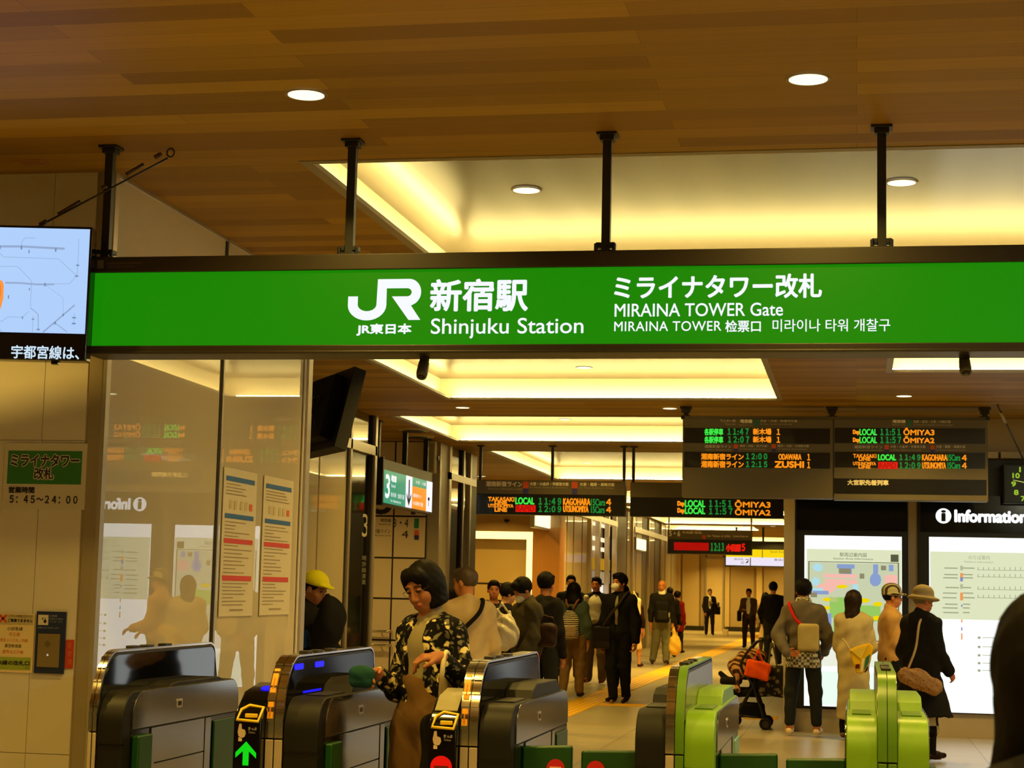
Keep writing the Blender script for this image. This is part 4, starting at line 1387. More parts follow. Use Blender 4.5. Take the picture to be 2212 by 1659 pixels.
for i, y in enumerate((1226, 1240, 1247, 1268, 1280, 1290, 1304, 1312, 1322)):
    DI.quad(mb, *Bi(2036 + rnd.random() * 8, y, 2072 - rnd.random() * 6, y + 2.5), d=.006)
    DI.quad(mb, *Bi(2080, y, 2094 + rnd.random() * 12, y + 2.5), d=.006)
for y in (1230, 1245, 1272, 1290):
    DI.quad(mb, *Bi(2111, y + 1.5, 2230, y + 2.6), d=.006)
    for k in range(9):
        DI.quad(mb, *Bi(2112 + k * 11.5, y - 5, 2113.5 + k * 11.5, y + 2), d=.006)
for y in (1375, 1395, 1413, 1430, 1446):
    DI.quad(mb, *Bi(2112, y, 2118, y + 5), d=.006)
    DI.quad(mb, *Bi(2122, y + 2, 2160, y + 3.4), d=.006)
rel(mb.build('text_line', glow('display grey text', (158, 164, 130), 1.0), t2), t2)
layer(t2, 'orange_mark', glow('display orange', (240, 150, 80), 1.0), rects((2074, 1238, 2080, 1247), (2074, 1280, 2080, 1297), (2076, 1338, 2079, 1345), (2076, 1368, 2079, 1382)), .007)
layer(t2, 'blue_mark', glow('display blue', (130, 140, 190), 1.0), rects((2074, 1247, 2080, 1256), (2076, 1306, 2079, 1311), (2076, 1355, 2079, 1362)), .007)
layer(t2, 'grey_mark', glow('display grey', (176, 186, 150), 1.0), rects((2074, 1222, 2080, 1232), (2074, 1262, 2080, 1272)), .007)

# station clock at the right edge
t = thing('station_clock', 'black square clock with green lit numerals at the upper right above the Information board', 'clock', (1.95, YI, 2.7))
x0, z0, x1, z1 = pbox(2168, 1003, 2290, 1088, Y=YI - .3)
rel(MB().box(x0, x1, YI - .30, YI - .07, z0, z1).build('clock_case', M_black, t, bevel=.006), t)
YC = YI - .30
CP = front_plate(YC)
x0, z0, x1, z1 = pbox(2172, 1007, 2288, 1085, Y=YC)
cc = at(2230, 1046, Y=YC)
mb = MB()
CP.quad(mb, x0, z0, x1, z1, d=.002)
rel(mb.build('dial', mat('clock dial', (18, 22, 12), rough=.3), t), t)
mb = MB()
Rr = 43 / F * 20.6
for hnum in range(1, 13):
    a = math.radians(90 - hnum * 30)
    p = (cc[0] + Rr * .86 * math.cos(a), cc[2] + Rr * .80 * math.sin(a))
    CP.text(mb, str(hnum), p[0] - (.022 if hnum < 10 else .036), p[1] - .026, p[0] + (.022 if hnum < 10 else .036), p[1] + .026, d=.006, bold=.003)
rel(mb.build('numeral', glow('clock green', (150, 190, 40), 1.0), t), t)
mb = MB()
for ang_, L, w in ((90 - 47 * 6, .9, .012), (90 - 11.78 * 30, .55, .018)):
    a = math.radians(ang_)
    e = (math.cos(a) * Rr * L, math.sin(a) * Rr * L)
    n_ = (-math.sin(a) * w / 2, math.cos(a) * w / 2)
    CP.poly(mb, [(cc[0] - n_[0], cc[2] - n_[1]), (cc[0] + e[0] - n_[0] * .6, cc[2] + e[1] - n_[1] * .6), (cc[0] + e[0] + n_[0] * .6, cc[2] + e[1] + n_[1] * .6), (cc[0] + n_[0], cc[2] + n_[1])], d=.009)
rel(mb.build('clock_hand', glow('clock hand green', (186, 200, 90), 1.0), t), t)

# ------------------------------------------------------------------ ceiling fittings
M_lamp = glow('downlight lens', (255, 246, 196), 1.7)
M_ring = mat('downlight ring', (150, 128, 88), rough=.4, metal=.3)


def downlight(x, y, label, z=HC, r=0.075, power=DOWN_W, lens=True, group=None):
    t = thing('downlight', label, 'ceiling light', (x, y, z), group)
    mb = MB()
    n = 28
    for i in range(n):
        a0, a1 = 2 * math.pi * i / n, 2 * math.pi * (i + 1) / n
        p = [(q * math.cos(a), q * math.sin(a), h_) for a in (a0, a1) for q, h_ in ((r + .014, -.002), (r + .010, -.006), (r, -.004))]
        mb.add(p, [(0, 1, 4, 3), (1, 2, 5, 4)])
    mb.build('trim_ring', M_ring, t, smooth=True)
    MB().cyl((0, 0, -.0055), r, .004, 'z', 28).build('lens', M_lamp, t)
    ld = bpy.data.lights.new('downlight_lamp', 'AREA')
    ld.shape = 'DISK'
    ld.size = r * 1.8
    ld.energy = power
    ld.color = WARM
    ld.spread = math.radians(130)
    lo = bpy.data.objects.new('downlight_lamp', ld)
    C.collection.objects.link(lo)
    lo.parent = t
    lo.location = (0, 0, -.012)
    return t


UP = HC + RECH
for x, y, lab, z in ((-2.22, 6.88, 'round downlight in the wood ceiling above the railway mark', HC), (-0.185, 6.88, 'round downlight in the wood ceiling above the right half of the green sign', HC),
                     (-1.83, 9.75, 'round downlight in the near silver recess between the second and third posts', UP), (0.24, 9.75, 'round downlight in the near silver recess beside the fourth post', UP),
                     (-4.31, 19.4, 'oblong looking downlight in wood between recesses above the striped backpack side', HC), (-2.0, 19.42, 'downlight in wood just left of the big double board', HC), (0.465, 18.15, 'downlight in wood above the right half of the double board', HC),
                     (-2.7, 17.75, 'downlight in the silver recess right below the green sign', UP), (-3.77, 21.5, 'downlight in the narrow recess above the middle hanging board, nearer one', UP), (-3.77, 23.2, 'downlight in the narrow recess above the middle hanging board, farther one', UP),
                     (-4.66, 28.6, 'first downlight in the recess seen over the 11:49 board', UP), (-4.66, 31.2, 'second downlight in the recess seen over the 11:49 board', UP)):
    downlight(x, y, lab, z)
for x in (-4.4, -2.2, -0.2, 2.0):
    for y in (4.6, 1.6, -1.4):
        if any(a - .3 < x < b + .3 and c - .3 < y < d + .3 for a, b, c, d in COVES):
            downlight(x, y, 'round downlight in the hall ceiling behind the photographer', UP, group='downlights out of the picture')
        else:
            downlight(x, y, 'round downlight in the hall ceiling behind the photographer', HC, group='downlights out of the picture')
for i, (x, y) in enumerate(((-3.4, 36.0), (-3.4, 44.0), (-3.6, 55.0), (-3.6, 61.0), (-5.5, 72.0), (-3.0, 72.0), (2.0, 18.2), (2.0, 14.0), (1.8, 6.9), (-4.3, 6.9), (-0.4, 11.9), (1.6, 11.9), (-2.4, 12.2), (-7.0, 22.0), (-6.6, 31.4), (-4.4, 34.2), (-2.6, 34.2), (-3.4, 41.2), (-3.6, 47.0), (-2.4, 53.0), (-4.6, 59.5), (-2.2, 59.5), (-6.5, 64.0), (-6.5, 69.0), (-0.2, 72.0))):  # row continued, with lamps added to brighten tiled wall, alcove and far corridor
    inside = any(a < x < b and c < y < d for a, b, c, d in COVES)
    t_ = downlight(x, y, 'round downlight continued or added along the hall ceiling', UP if inside else HC, power=DOWN_W * (1.2 if y < 30 else 2.6), group='downlights continued and added along the hall')
for x, y, lab in ((-5.55, 22.15, 'round ceiling air diffuser beside the first post of the platform sign'), (-5.72, 23.1, 'round ceiling air diffuser beside the second post of the platform sign')):
    t = thing('ceiling_diffuser', lab, 'air vent', (x, y, HC))
    mb = MB()
    for i in range(32):
        a0, a1 = 2 * math.pi * i / 32, 2 * math.pi * (i + 1) / 32
        p = [(q * math.cos(a), q * math.sin(a), h_) for a in (a0, a1) for q, h_ in ((.21, 0), (.2, -.02), (.15, -.024), (.14, -.004))]
        mb.add(p, [(0, 1, 5, 4), (1, 2, 6, 5), (2, 3, 7, 6)])
    mb.build('outer_ring', mat('diffuser ring', (176, 156, 116), rough=.5), t, smooth=True)
    MB().cyl((0, 0, -.034), .15, .012, 'z', 24).build('dark_core', M_black, t)
t = thing('ceiling_vent', 'small flat grille in the wood ceiling above the left monitor', 'air vent', (-3.92, 7.89, HC))
mb = MB().box(-.07, .07, -.05, .05, -.006, 0)
mb.build('grille_frame', mat('grille bronze', (176, 122, 60), rough=.5), t)
MB().box(-.055, .055, -.035, .035, -.008, -.006).build('grille', mat('grille dull bronze', (150, 104, 52), rough=.6), t)
t = thing('smoke_detector', 'small cream smoke detector in the silver recess below the green sign', 'smoke detector', (-2.62, 16.55, UP))
MB().cyl((0, 0, -.02), .09, .02, 'z', 24).build('base_plate', mat('detector cream', (196, 180, 140), rough=.5), t)
MB().cyl((0, 0, -.055), .045, .035, 'z', 20, r2=.06).build('sensor_head', mat('detector cream', (196, 180, 140)), t)
for x, y, lab in ((917, 770, 'grey bullet camera hanging under the left half of the green sign'), (2083, 768, 'grey bullet camera hanging under the right end of the green sign')):
    p = at(x, y, Y=YS + .12)
    t = thing('security_camera', lab, 'camera', (p[0], YS + .12, SB))
    mb = MB().cyl((0, 0, -.02), .022, .02, 'z', 16).tube([(0, 0, -.02), (0, 0, -.035)], .012, 10)
    mb.build('mount', M_dark, t)
    ax = Vector((.0, -.05, -.078)) if x < 1500 else Vector((.004, -.04, -.06))
    p0 = Vector((0, .0, -.018))
    MB().tube([tuple(p0), tuple(p0 + ax * .12), tuple(p0 + ax * .75), tuple(p0 + ax)], [.014, .024, .026, .022], 16).build('camera_body', mat('camera grey', (84, 76, 60), rough=.4), t, smooth=True)
    MB().tube([tuple(p0 + ax * .98), tuple(p0 + ax * 1.06)], [.017, .015], 14).build('lens', M_gloss, t, smooth=True)
# speaker on the tile wall's right frame
q = at(938, 990, Y=24.0)
t = thing('wall_speaker', 'pale box speaker high on the frame right of the platform sign', 'speaker', (q[0], 23.9, q[2]))
MB().box(-.06, .06, -.12, .02, -.22, .22).build('speaker_box', mat('speaker beige', (176, 160, 124), rough=.5), t, bevel=.01)
MB().box(-.045, .045, -.125, -.12, -.19, .19).build('grille', mat('grille tan', (140, 126, 96), rough=.6), t)
MB().box(-.02, .08, .0, .08, -.03, .03).build('bracket', M_dark, t)
# ------------------------------------------------------------------ ticket gates
M_lime = mat('lime green plastic', (116, 160, 18), rough=.38, var=.04)
M_limed = mat('deep lime plastic', (86, 128, 14), rough=.34, var=.04)
M_flap = mat('green gate flap', (10, 66, 16), rough=.4, var=.05)
M_flapp = mat('pale green flap', (120, 168, 120), rough=.35, var=.05)
M_disp = mat('mirror black display', (8, 8, 8), rough=.03, spec=.5)
M_disp2 = mat('dim black display', (14, 13, 10), rough=.08, spec=.03)
M_yel = mat('yellow plastic', (236, 196, 20), rough=.4)
M_arrow = mat('yellow orange sticker', (240, 170, 16), rough=.45)
M_hood = mat('dark brown grey plastic', (20, 17, 12), rough=.5, spec=.25, var=.08)
M_blue = glow('reader blue light', (20, 16, 225), 1.3)
FIN_T, BODY_T, GL = 1.19, 1.025, 1.47


def fin_profile(o=0.0, n=12):
    """Side outline of the upright fin: y from the gate front, z up. o grows it outward."""
    pts = [(-o, 0.0), (-o, 0.86)]
    for i in range(n + 1):
        a = math.pi - (math.pi / 2) * i / n
        pts.append((0.20 + (0.20 + o) * math.cos(a), 0.90 + (FIN_T - 0.90 + o) * math.sin(a)))
    pts += [(1.36, FIN_T + o + .004)]
    for i in range(7):
        a = math.pi / 2 - (math.pi / 2) * i / 6
        pts.append((1.36 + (0.06 + o) * math.cos(a), FIN_T - .06 + (0.06 + o) * math.sin(a)))
    pts += [(1.47 + o, 0.98), (1.47 + o, 0.0)]
    return pts


def body_profile(o=0.0):
    pts = [(0.005 - o, 0.0), (0.0 - o, 0.80)]
    for i in range(11):
        a = math.pi - (math.pi / 2) * i / 10
        pts.append((0.13 + (0.13 + o) * math.cos(a), 0.885 + (BODY_T - 0.885 + o) * math.sin(a)))
    for i in range(9):
        a = math.pi / 2 - (math.pi / 2) * i / 8
        pts.append((GL - 0.11 + (0.11 + o) * math.cos(a), 0.93 + (BODY_T - .93 + o) * math.sin(a)))
    pts += [(GL + o, 0.0)]
    return pts


def band(mb, prof, x0, x1, th):
    """A bent strip that follows the profile between x0 and x1 and is th thick."""
    n = len(prof)
    vs = []
    for i, (y, z) in enumerate(prof):
        a = prof[max(i - 1, 0)]
        b = prof[min(i + 1, n - 1)]
        t = (b[0] - a[0], b[1] - a[1])
        L = math.hypot(*t) or 1
        nn = (-t[1] / L * th, t[0] / L * th)
        vs += [(x0, y, z), (x1, y, z), (x1, y + nn[0], z + nn[1]), (x0, y + nn[0], z + nn[1])]
    fs = []
    for i in range(n - 1):
        o, q = 4 * i, 4 * (i + 1)
        fs += [(o + 3, o + 2, q + 2, q + 3), (o, o + 3, q + 3, q), (o + 2, o + 1, q + 1, q + 2), (o + 1, o, q, q + 1)]
    fs += [(0, 1, 2, 3), (4 * n - 1, 4 * n - 2, 4 * n - 3, 4 * n - 4)]
    return mb.add(vs, fs)


def fin_front(z0, z1, n=10):
    """The part of the fin's outline between two heights, measured along the front."""
    pr = fin_profile()[:15]
    out = []
    import bisect
    dense = []
    for (a, b) in zip(pr[:-1], pr[1:]):
        for k in range(12):
            dense.append((a[0] + (b[0] - a[0]) * k / 12, a[1] + (b[1] - a[1]) * k / 12))
    return [p for p in dense if z0 <= p[1] <= z1]


def side_plate_poly(mb, x, s, pts, th):
    mb.prism(pts, x, x + s * th, 'x')


def rr(y0, y1, z0, z1, r=(0, 0, 0, 0), n=6):
    """Rounded rectangle in (y, z); radii for bottom-left, bottom-right, top-right, top-left."""
    pts = []
    for (cx, cz, a0, rad) in ((y0, z0, 180, r[0]), (y1, z0, 270, r[1]), (y1, z1, 0, r[2]), (y0, z1, 90, r[3])):
        sx = 1 if cx == y0 else -1
        sz = 1 if cz == z0 else -1
        if rad <= 0:
            pts.append((cx, cz))
            continue
        ox, oz = cx + sx * rad, cz + sz * rad
        for i in range(n + 1):
            a = math.radians(a0 + 90 * i / n)
            pts.append((ox + rad * math.cos(a), oz + rad * math.sin(a)))
    return pts


def half_body(t, s, xf, xo, style, flap_shut=False, flap_to=None, sign=None, red=None, low=False):
    """The lower housing on one side of the fin; s = +1 right, -1 left; xf the fin's edge, xo the outer edge (local x)."""
    lo, hi = min(xf, xo), max(xf, xo)
    m_hood = {'black': M_hood, 'green': M_lime}[style]
    # housing: rounded hood in front and on top
    MB().prism(body_profile(), lo, hi, 'x').build('gate_body', m_hood, t, bevel=.006)
    out = xo
    # stainless side panels (outer face)
    mb = MB()
    side_plate_poly(mb, out, s, rr(0.10, GL - .02, 0.862, BODY_T - .004, (0, 0, .10, .11)), .006)
    mb.build('upper_side_panel', M_steel, t, bevel=.0015)
    mb = MB()
    side_plate_poly(mb, out, s, rr(0.36, 0.98, 0.70, 0.855), .005)
    side_plate_poly(mb, out, s, rr(0.36, 0.98, 0.34, 0.695), .005)
    side_plate_poly(mb, out, s, rr(0.36, 0.98, 0.12, 0.335), .005)
    side_plate_poly(mb, out, s, rr(0.31, 0.355, 0.12, 0.855), .008)
    side_plate_poly(mb, out, s, rr(0.985, 1.06, 0.12, 0.855), .008)
    side_plate_poly(mb, out, s, rr(0.06, GL - .01, 0.0, 0.115), .006)
    mb.build('side_panel', M_steel, t, bevel=.0015)
    mb = MB()
    side_plate_poly(mb, out, s, rr(0.60, 0.67, 0.925, 0.965, (.008,) * 4), .009)
    mb.build('sensor_frame', M_alu, t)
    mb = MB()
    side_plate_poly(mb, out, s, rr(0.615, 0.655, 0.935, 0.955), .011)
    side_plate_poly(mb, out, s, rr(0.41, 0.43, 0.63, 0.665), .008)
    side_plate_poly(mb, out, s, rr(0.62, 0.67, 0.45, 0.475), .008)
    side_plate_poly(mb, out, s, rr(0.75, 0.83, 0.45, 0.475), .008)
    mb.build('sensor', M_gloss, t)
    # flap bays
    mb = MB()
    side_plate_poly(mb, out, s, rr(0.09, 0.30, 0.12, 0.855), .002)
    side_plate_poly(mb, out, s, rr(1.07, GL - .03, 0.12, 0.855), .002)
    mb.build('flap_bay', M_gloss, t)
    if not flap_shut:
        mb = MB()
        side_plate_poly(mb, out, s, rr(0.105, 0.265, 0.15, 0.835, (.01,) * 4), .035)
        mb.build('flap', M_flap, t, bevel=.008)
    else:
        a, b = out, flap_to
        mb = MB()
        mb.prism([(min(a, b), 0.30), (max(a, b), 0.30), (max(a, b), 0.845 + .008), (min(a, b), 0.835 + .008)] if s > 0 else [(min(a, b), 0.30), (max(a, b), 0.30), (max(a, b), 0.843), (min(a, b), 0.835)], 0.26, 0.30, 'y')
        fl = mb.build('flap', M_flap, t, bevel=.012)
        if red is not None:
            mb = MB()
            mb.cyl((red, 0.2545, 0.757), 0.038, 0.006, 'y', 28)
            rd = mb.build('no_entry_disc', mat('sign red', (200, 20, 24), rough=.5), fl)
            MB().box(red - .024, red + .024, 0.252, 0.2545, 0.750, 0.764).build('disc_bar', mat('pale pink', (236, 180, 170), rough=.5), fl)
    mb = MB()
    side_plate_poly(mb, out, s, rr(1.10, GL - .05, 0.15, 0.835, (.01,) * 4), .012)
    mb.build('rear_flap', M_flapp if style == 'green' else M_flap, t, bevel=.006)
    MB().box(min(xo, xf), max(xo, xf), -0.003, 0.02, 0.800, 0.806).build('front_seam', M_gloss, t)
    # raised reader shelf beside the fin
    w = abs(xo - xf)
    i0, i1 = xf, xf + s * w * .93
    mb = MB()
    q = .3 if low else 1.0
    mb.prism([(0.53, BODY_T - .01), (0.57, BODY_T + .035 * q), (0.66, BODY_T + .06 * q), (1.20, BODY_T + .055 * q), (1.36, BODY_T - .02)], min(i0, i1), max(i0, i1), 'x')
    mb.build('reader_shelf', M_lime if style == 'green' else M_hood, t, bevel=.006)
    mb = MB()
    if low:
        return
    mb.prism([(0.20, BODY_T + .006), (0.48, BODY_T + .006), (0.48, BODY_T - .002), (0.20, BODY_T - .002)], xf + s * w * .2, xf + s * w * .82, 'x')
    mb.build('card_reader', M_limed if style == 'green' else M_dark, t)


def make_gate(name, label, X0, fin, left=None, right=None, left_style='black', right_style='black', ticket=False, chrome=(True, True), lshut=None, rshut=None, lred=None, rred=None, blue=False, symbol=None, stickers=False, seam=True):
    """fin, left, right are world x of the fin's two edges and of the outer edges of the side housings."""
    t = thing(name, label, 'ticket gate', (X0, 7.30, 0.0))
    L = lambda x: x - X0
    f0, f1 = L(fin[0]), L(fin[1])
    fm = (f0 + f1) / 2
    MB().prism(fin_profile(-0.006), f0 + .002, f1 - .002, 'x').build('gate_fin', M_dark, t)
    # gloss display face on each side of the fin
    for s, x in ((1, f1 - .002), (-1, f0 + .002)):
        mb = MB()
        pr = [p for p in fin_profile(-0.016) if p[1] > 0.99]
        pr = [(pr[0][0], .99)] + pr + [(pr[-1][0], .99)]
        mb.prism(pr, x, x + s * .004, 'x')
        mb.build('side_display', (M_disp if left is None else M_disp2) if (left_style if s < 0 else right_style) == 'black' else mat('grey mirror panel', (120, 116, 104), rough=.2, metal=.6), t)
    pr = fin_profile()[1:15] + [(0.6, FIN_T + .001), (1.2, FIN_T + .003)] + fin_profile()[15:-1]
    for k, (a, b) in enumerate(((f0, fm - .0015), (fm + .0015, f1))):
        mcol = M_chrome if chrome[k] else M_limed
        mb = MB()
        band(mb, pr, a, b, .008)
        mb.build('trim_band', mcol, t, bevel=.002)
        if chrome[k]:
            mb = MB()
            for z0, z1 in ((.925, .94), (.965, .985), (1.01, 1.03), (1.06, 1.07), (1.115, 1.125), (1.15, 1.16)):
                seg = fin_front(z0, z1)
                if len(seg) > 1:
                    band(mb, seg, a + .001, b - .001, .0145)
            mb.build('trim_rib', M_chrome, t)
        MB().box(a + .001, b - .001, -.010, 0.0, 0.0, 0.852).build('lower_front', mat('light grey plastic', (176, 160, 134), rough=.45) if chrome[k] else M_limed, t, bevel=.003)
    if stickers:
        mb = MB()
        for z0, z1 in ((.935, 1.005), (1.04, 1.135)):
            seg = fin_front(z0, z1)
            band(mb, seg, f0 + .006, fm - .008, .014)
        mb.build('yellow_sticker', M_arrow, t)
        mb = MB()
        for z0, z1 in ((.945, .985), (1.055, 1.10)):
            seg = fin_front(z0, z1)
            band(mb, seg, f0 + .015, fm - .017, .0155)
        mb.build('sticker_arrow', mat('orange arrow', (206, 120, 10), rough=.5), t)
    mb = MB()
    for y in (.36, .52, .74):
        mb.box(fm - .02, fm + .02, y, y + .08, FIN_T + .008, FIN_T + .020)
    mb.build('top_sensor', M_dark, t, bevel=.003)
    if right is not None:
        half_body(t, 1, f1, L(right), right_style, rshut is not None, L(rshut) if rshut is not None else None, red=(L(rred) if rred is not None else None), low=left is None)
    if left is not None:
        half_body(t, -1, f0, L(left), left_style, lshut is not None, L(lshut) if lshut is not None else None, red=(L(lred) if lred is not None else None))
    if ticket:
        l0 = L(left)
        # ticket slot unit on the front of the left housing
        mb = MB()
        mb.prism([(-.06, 0.0), (-.06, .93), (-.045, .965), (.06, 1.045), (.24, 1.075), (.30, 1.06), (.30, 0.0)], l0 - .004, f0 - .002, 'x')
        u = mb.build('ticket_unit', M_gloss, t, bevel=.008)
        w = f0 - l0
        y0 = lambda z: (-.060 + (z - .93) * .43 if z < .965 else -.045 + (z - .965) * 1.3125) - .003
        mb = MB()
        fr = [(l0 + .012, .934), (f0 - .014, .930), (f0 - .006, .985), (l0 + .05, .992), (l0 + .022, .975)]
        mb.tube([(x, y0(z) - .004, z) for x, z in fr], .0065, 8, closed=True)
        mb.build('slot_frame', M_yel, u, smooth=True)
        MB().box(l0 + .045, f0 - .022, y0(.95) - .008, y0(.95) + .02, .944, .960).build('slot_lip', M_yel, u, bevel=.003)
        mb = MB()
        # reader disc on the sloping top
        c = Vector(((l0 + f0) / 2 + .028, .10, 1.0545))
        mb.tube([c, c + Vector((0, -.0015, .006))], [.030, .030], 24)
        if blue:
            mb.build('reader_light', M_blue, u)
        else:
            mb.build('reader_plate', M_alu, u)
            MB().prism([(-.01, .9965), (.07, 1.050), (.22, 1.0745), (.22, 1.0785), (.07, 1.0545), (-.01, 1.0005)], l0 + .01, f0 - .012, 'x').build('reader_top', mat('pale reader plate', (176, 168, 130), rough=.3, metal=.4), u)
        fp = Plate((0, -.0605, 0), (1, 0, 0), (0, 0, 1), (0, -1, 0))
        mb = MB()
        hx = l0 + .012
        fp.poly(mb, [(hx + .010, .918), (hx + .020, .918), (hx + .022, .897), (hx + .036, .893), (hx + .040, .878), (hx + .034, .864), (hx + .020, .858), (hx + .008, .868), (hx + .004, .885)][::-1], d=.001)
        fp.quad(mb, hx + .008, .846, hx + .024, .862, d=.001)
        mb.build('hand_pictogram', mat('printed cream', (220, 196, 160), rough=.5), u)
        mb = MB()
        fp.text(mb, 'きっぷ', l0 + .062, .893, l0 + .098, .905, d=.001, bold=.0006)
        fp.text(mb, 'Tickets', l0 + .062, .880, l0 + .092, .888, d=.001)
        mb.build('lettering', mat('printed pale grey', (170, 164, 150), rough=.5), u)
        cx = (l0 + f0) / 2 - .004
        if symbol == 'arrow':
            mb = MB()
            fp.poly(mb, [(cx, .846), (cx - .045, .800), (cx - .045, .778), (cx - .013, .806), (cx - .013, .748), (cx + .013, .748), (cx + .013, .806), (cx + .045, .778), (cx + .045, .800)], d=.002)
            mb.build('arrow_display', glow('gate arrow green', (0, 214, 20), 1.0), u)
        else:
            mb = MB()
            fp.poly(mb, [(cx + .045 * math.cos(a * math.pi / 18), .775 + .045 * math.sin(a * math.pi / 18)) for a in range(36)], d=.002)
            d_ = mb.build('no_entry_display', glow('gate red', (226, 8, 6), 1.0), u)
            mb = MB()
            fp.quad(mb, cx - .030, .770, cx + .030, .780, d=.003)
            mb.build('display_bar', mat('display bar', (110, 8, 6), rough=.5), u)
        MB().box(l0 + .004, f0 - .006, -.062, -.058, .30, .70).build('front_panel', M_dark, u, bevel=.002)
    if blue:
        for y0_, y1_, z0_, z1_ in ((.115, .245, 1.136, 1.162), (.41, .55, 1.136, 1.162), (.25, .52, 1.032, 1.042)):
            mb = MB()
            mb.prism(rr(y0_, y1_, z0_, z1_, ((z1_ - z0_) * .49,) * 4), f1 + .001, f1 + .004, 'x')
            mb.build('blue_light', M_blue, t)
    return t


make_gate('ticket_gate', 'black and steel ticket gate against the cream glass wall, no ticket slot', -3.145, (-3.222, -3.185), right=-3.070, stickers=False)
make_gate('ticket_gate', 'black ticket gate with blue lights and a green arrow on its ticket unit', -2.39, (-2.430, -2.355), left=-2.549, right=-2.204, ticket=True, blue=True, symbol='arrow', stickers=True)
make_gate('ticket_gate', 'black ticket gate with a red no entry light on its ticket unit', -1.56, (-1.597, -1.522), left=-1.714, right=-1.386, ticket=True, symbol='stop', stickers=True, rshut=-1.172, rred=-1.24)
make_gate('ticket_gate', 'half black and half lime green ticket gate in front of the stroller', -0.715, (-0.753, -0.679), left=-0.876, right=-0.558, left_style='black', right_style='green', chrome=(True, False), lshut=-1.134, lred=-1.07, rshut=-0.318)
make_gate('ticket_gate', 'fully lime green ticket gate in front of the woman in bucket hat', 0.12, (0.083, 0.157), left=-0.039, right=0.280, left_style='green', right_style='green', chrome=(False, False), lshut=-0.284)
# ------------------------------------------------------------------ people: smooth blended bodies sampled on a grid
V3 = lambda *a: np.array(a, float)


def smin(a, b, k):
    h = np.clip(0.5 + 0.5 * (b - a) / k, 0, 1)
    return b + (a - b) * h - k * h * (1 - h)


class Prim:
    def __init__(s, fn, lo, hi, k=.02, op='u'):
        s.fn, s.lo, s.hi, s.k, s.op = fn, np.array(lo, float), np.array(hi, float), k, op


def cap(a, b, ra, rb=None, k=.02, op='u', squash=None):
    """Rounded cone from a to b. squash=(axis vector, factor): thinner along that axis."""
    a, b = np.array(a, float), np.array(b, float)
    rb = ra if rb is None else rb
    ab = b - a
    L2 = max(ab @ ab, 1e-9)
    sq = None
    if squash is not None:
        ax = np.array(squash[0], float)
        ax = ax / np.linalg.norm(ax)
        sq = (ax, 1.0 / squash[1])

    def fn(X, Y, Z):
        t = np.clip(((X - a[0]) * ab[0] + (Y - a[1]) * ab[1] + (Z - a[2]) * ab[2]) / L2, 0, 1)
        dx, dy, dz = X - a[0] - t * ab[0], Y - a[1] - t * ab[1], Z - a[2] - t * ab[2]
        d2 = dx * dx + dy * dy + dz * dz
        sc = 1.0
        if sq is not None:
            pr = dx * sq[0][0] + dy * sq[0][1] + dz * sq[0][2]
            d2 = d2 + pr * pr * (sq[1] ** 2 - 1)
            sc = 0.85
        return (np.sqrt(d2) - (ra + (rb - ra) * t)) * sc
    m = max(ra, rb)
    return Prim(fn, np.minimum(a, b) - m, np.maximum(a, b) + m, k, op)


def ell(c, r, k=.02, op='u', R=None):
    c, r = np.array(c, float), np.array(r, float)

    def fn(X, Y, Z):
        x, y, z = X - c[0], Y - c[1], Z - c[2]
        if R is not None:
            x, y, z = (R[0, 0] * x + R[1, 0] * y + R[2, 0] * z, R[0, 1] * x + R[1, 1] * y + R[2, 1] * z, R[0, 2] * x + R[1, 2] * y + R[2, 2] * z)
        k0 = np.sqrt((x / r[0]) ** 2 + (y / r[1]) ** 2 + (z / r[2]) ** 2)
        k1 = np.sqrt((x / r[0] ** 2) ** 2 + (y / r[1] ** 2) ** 2 + (z / r[2] ** 2) ** 2) + 1e-9
        return k0 * (k0 - 1) / k1
    m = r.max()
    return Prim(fn, c - m, c + m, k, op)


def cut(n, p, k=.008):
    """Remove everything on the side of point p that n points to."""
    n = np.array(n, float)
    n /= np.linalg.norm(n)
    p = np.array(p, float)

    def fn(X, Y, Z):
        return -((X - p[0]) * n[0] + (Y - p[1]) * n[1] + (Z - p[2]) * n[2])
    return Prim(fn, p - 9, p + 9, k, 's')


def rbox(c, h, r=.01, k=.02, op='u', R=None):
    c, h = np.array(c, float), np.array(h, float)

    def fn(X, Y, Z):
        x, y, z = X - c[0], Y - c[1], Z - c[2]
        if R is not None:
            x, y, z = (R[0, 0] * x + R[1, 0] * y + R[2, 0] * z, R[0, 1] * x + R[1, 1] * y + R[2, 1] * z, R[0, 2] * x + R[1, 2] * y + R[2, 2] * z)
        qx, qy, qz = abs(x) - h[0] + r, abs(y) - h[1] + r, abs(z) - h[2] + r
        return np.sqrt(np.maximum(qx, 0) ** 2 + np.maximum(qy, 0) ** 2 + np.maximum(qz, 0) ** 2) + np.minimum(np.maximum(qx, np.maximum(qy, qz)), 0) - r
    m = np.linalg.norm(h)
    return Prim(fn, c - m, c + m, k, op)


def axis(lo, hi, h, fine):
    out = [lo]
    while out[-1] < hi:
        x = out[-1]
        st = h
        for a, b, f in fine:
            if a <= x <= b:
                st = min(st, f)
            elif x < a < x + h:
                st = min(st, max(a - x, f))
        out.append(x + st)
    return np.array(out)


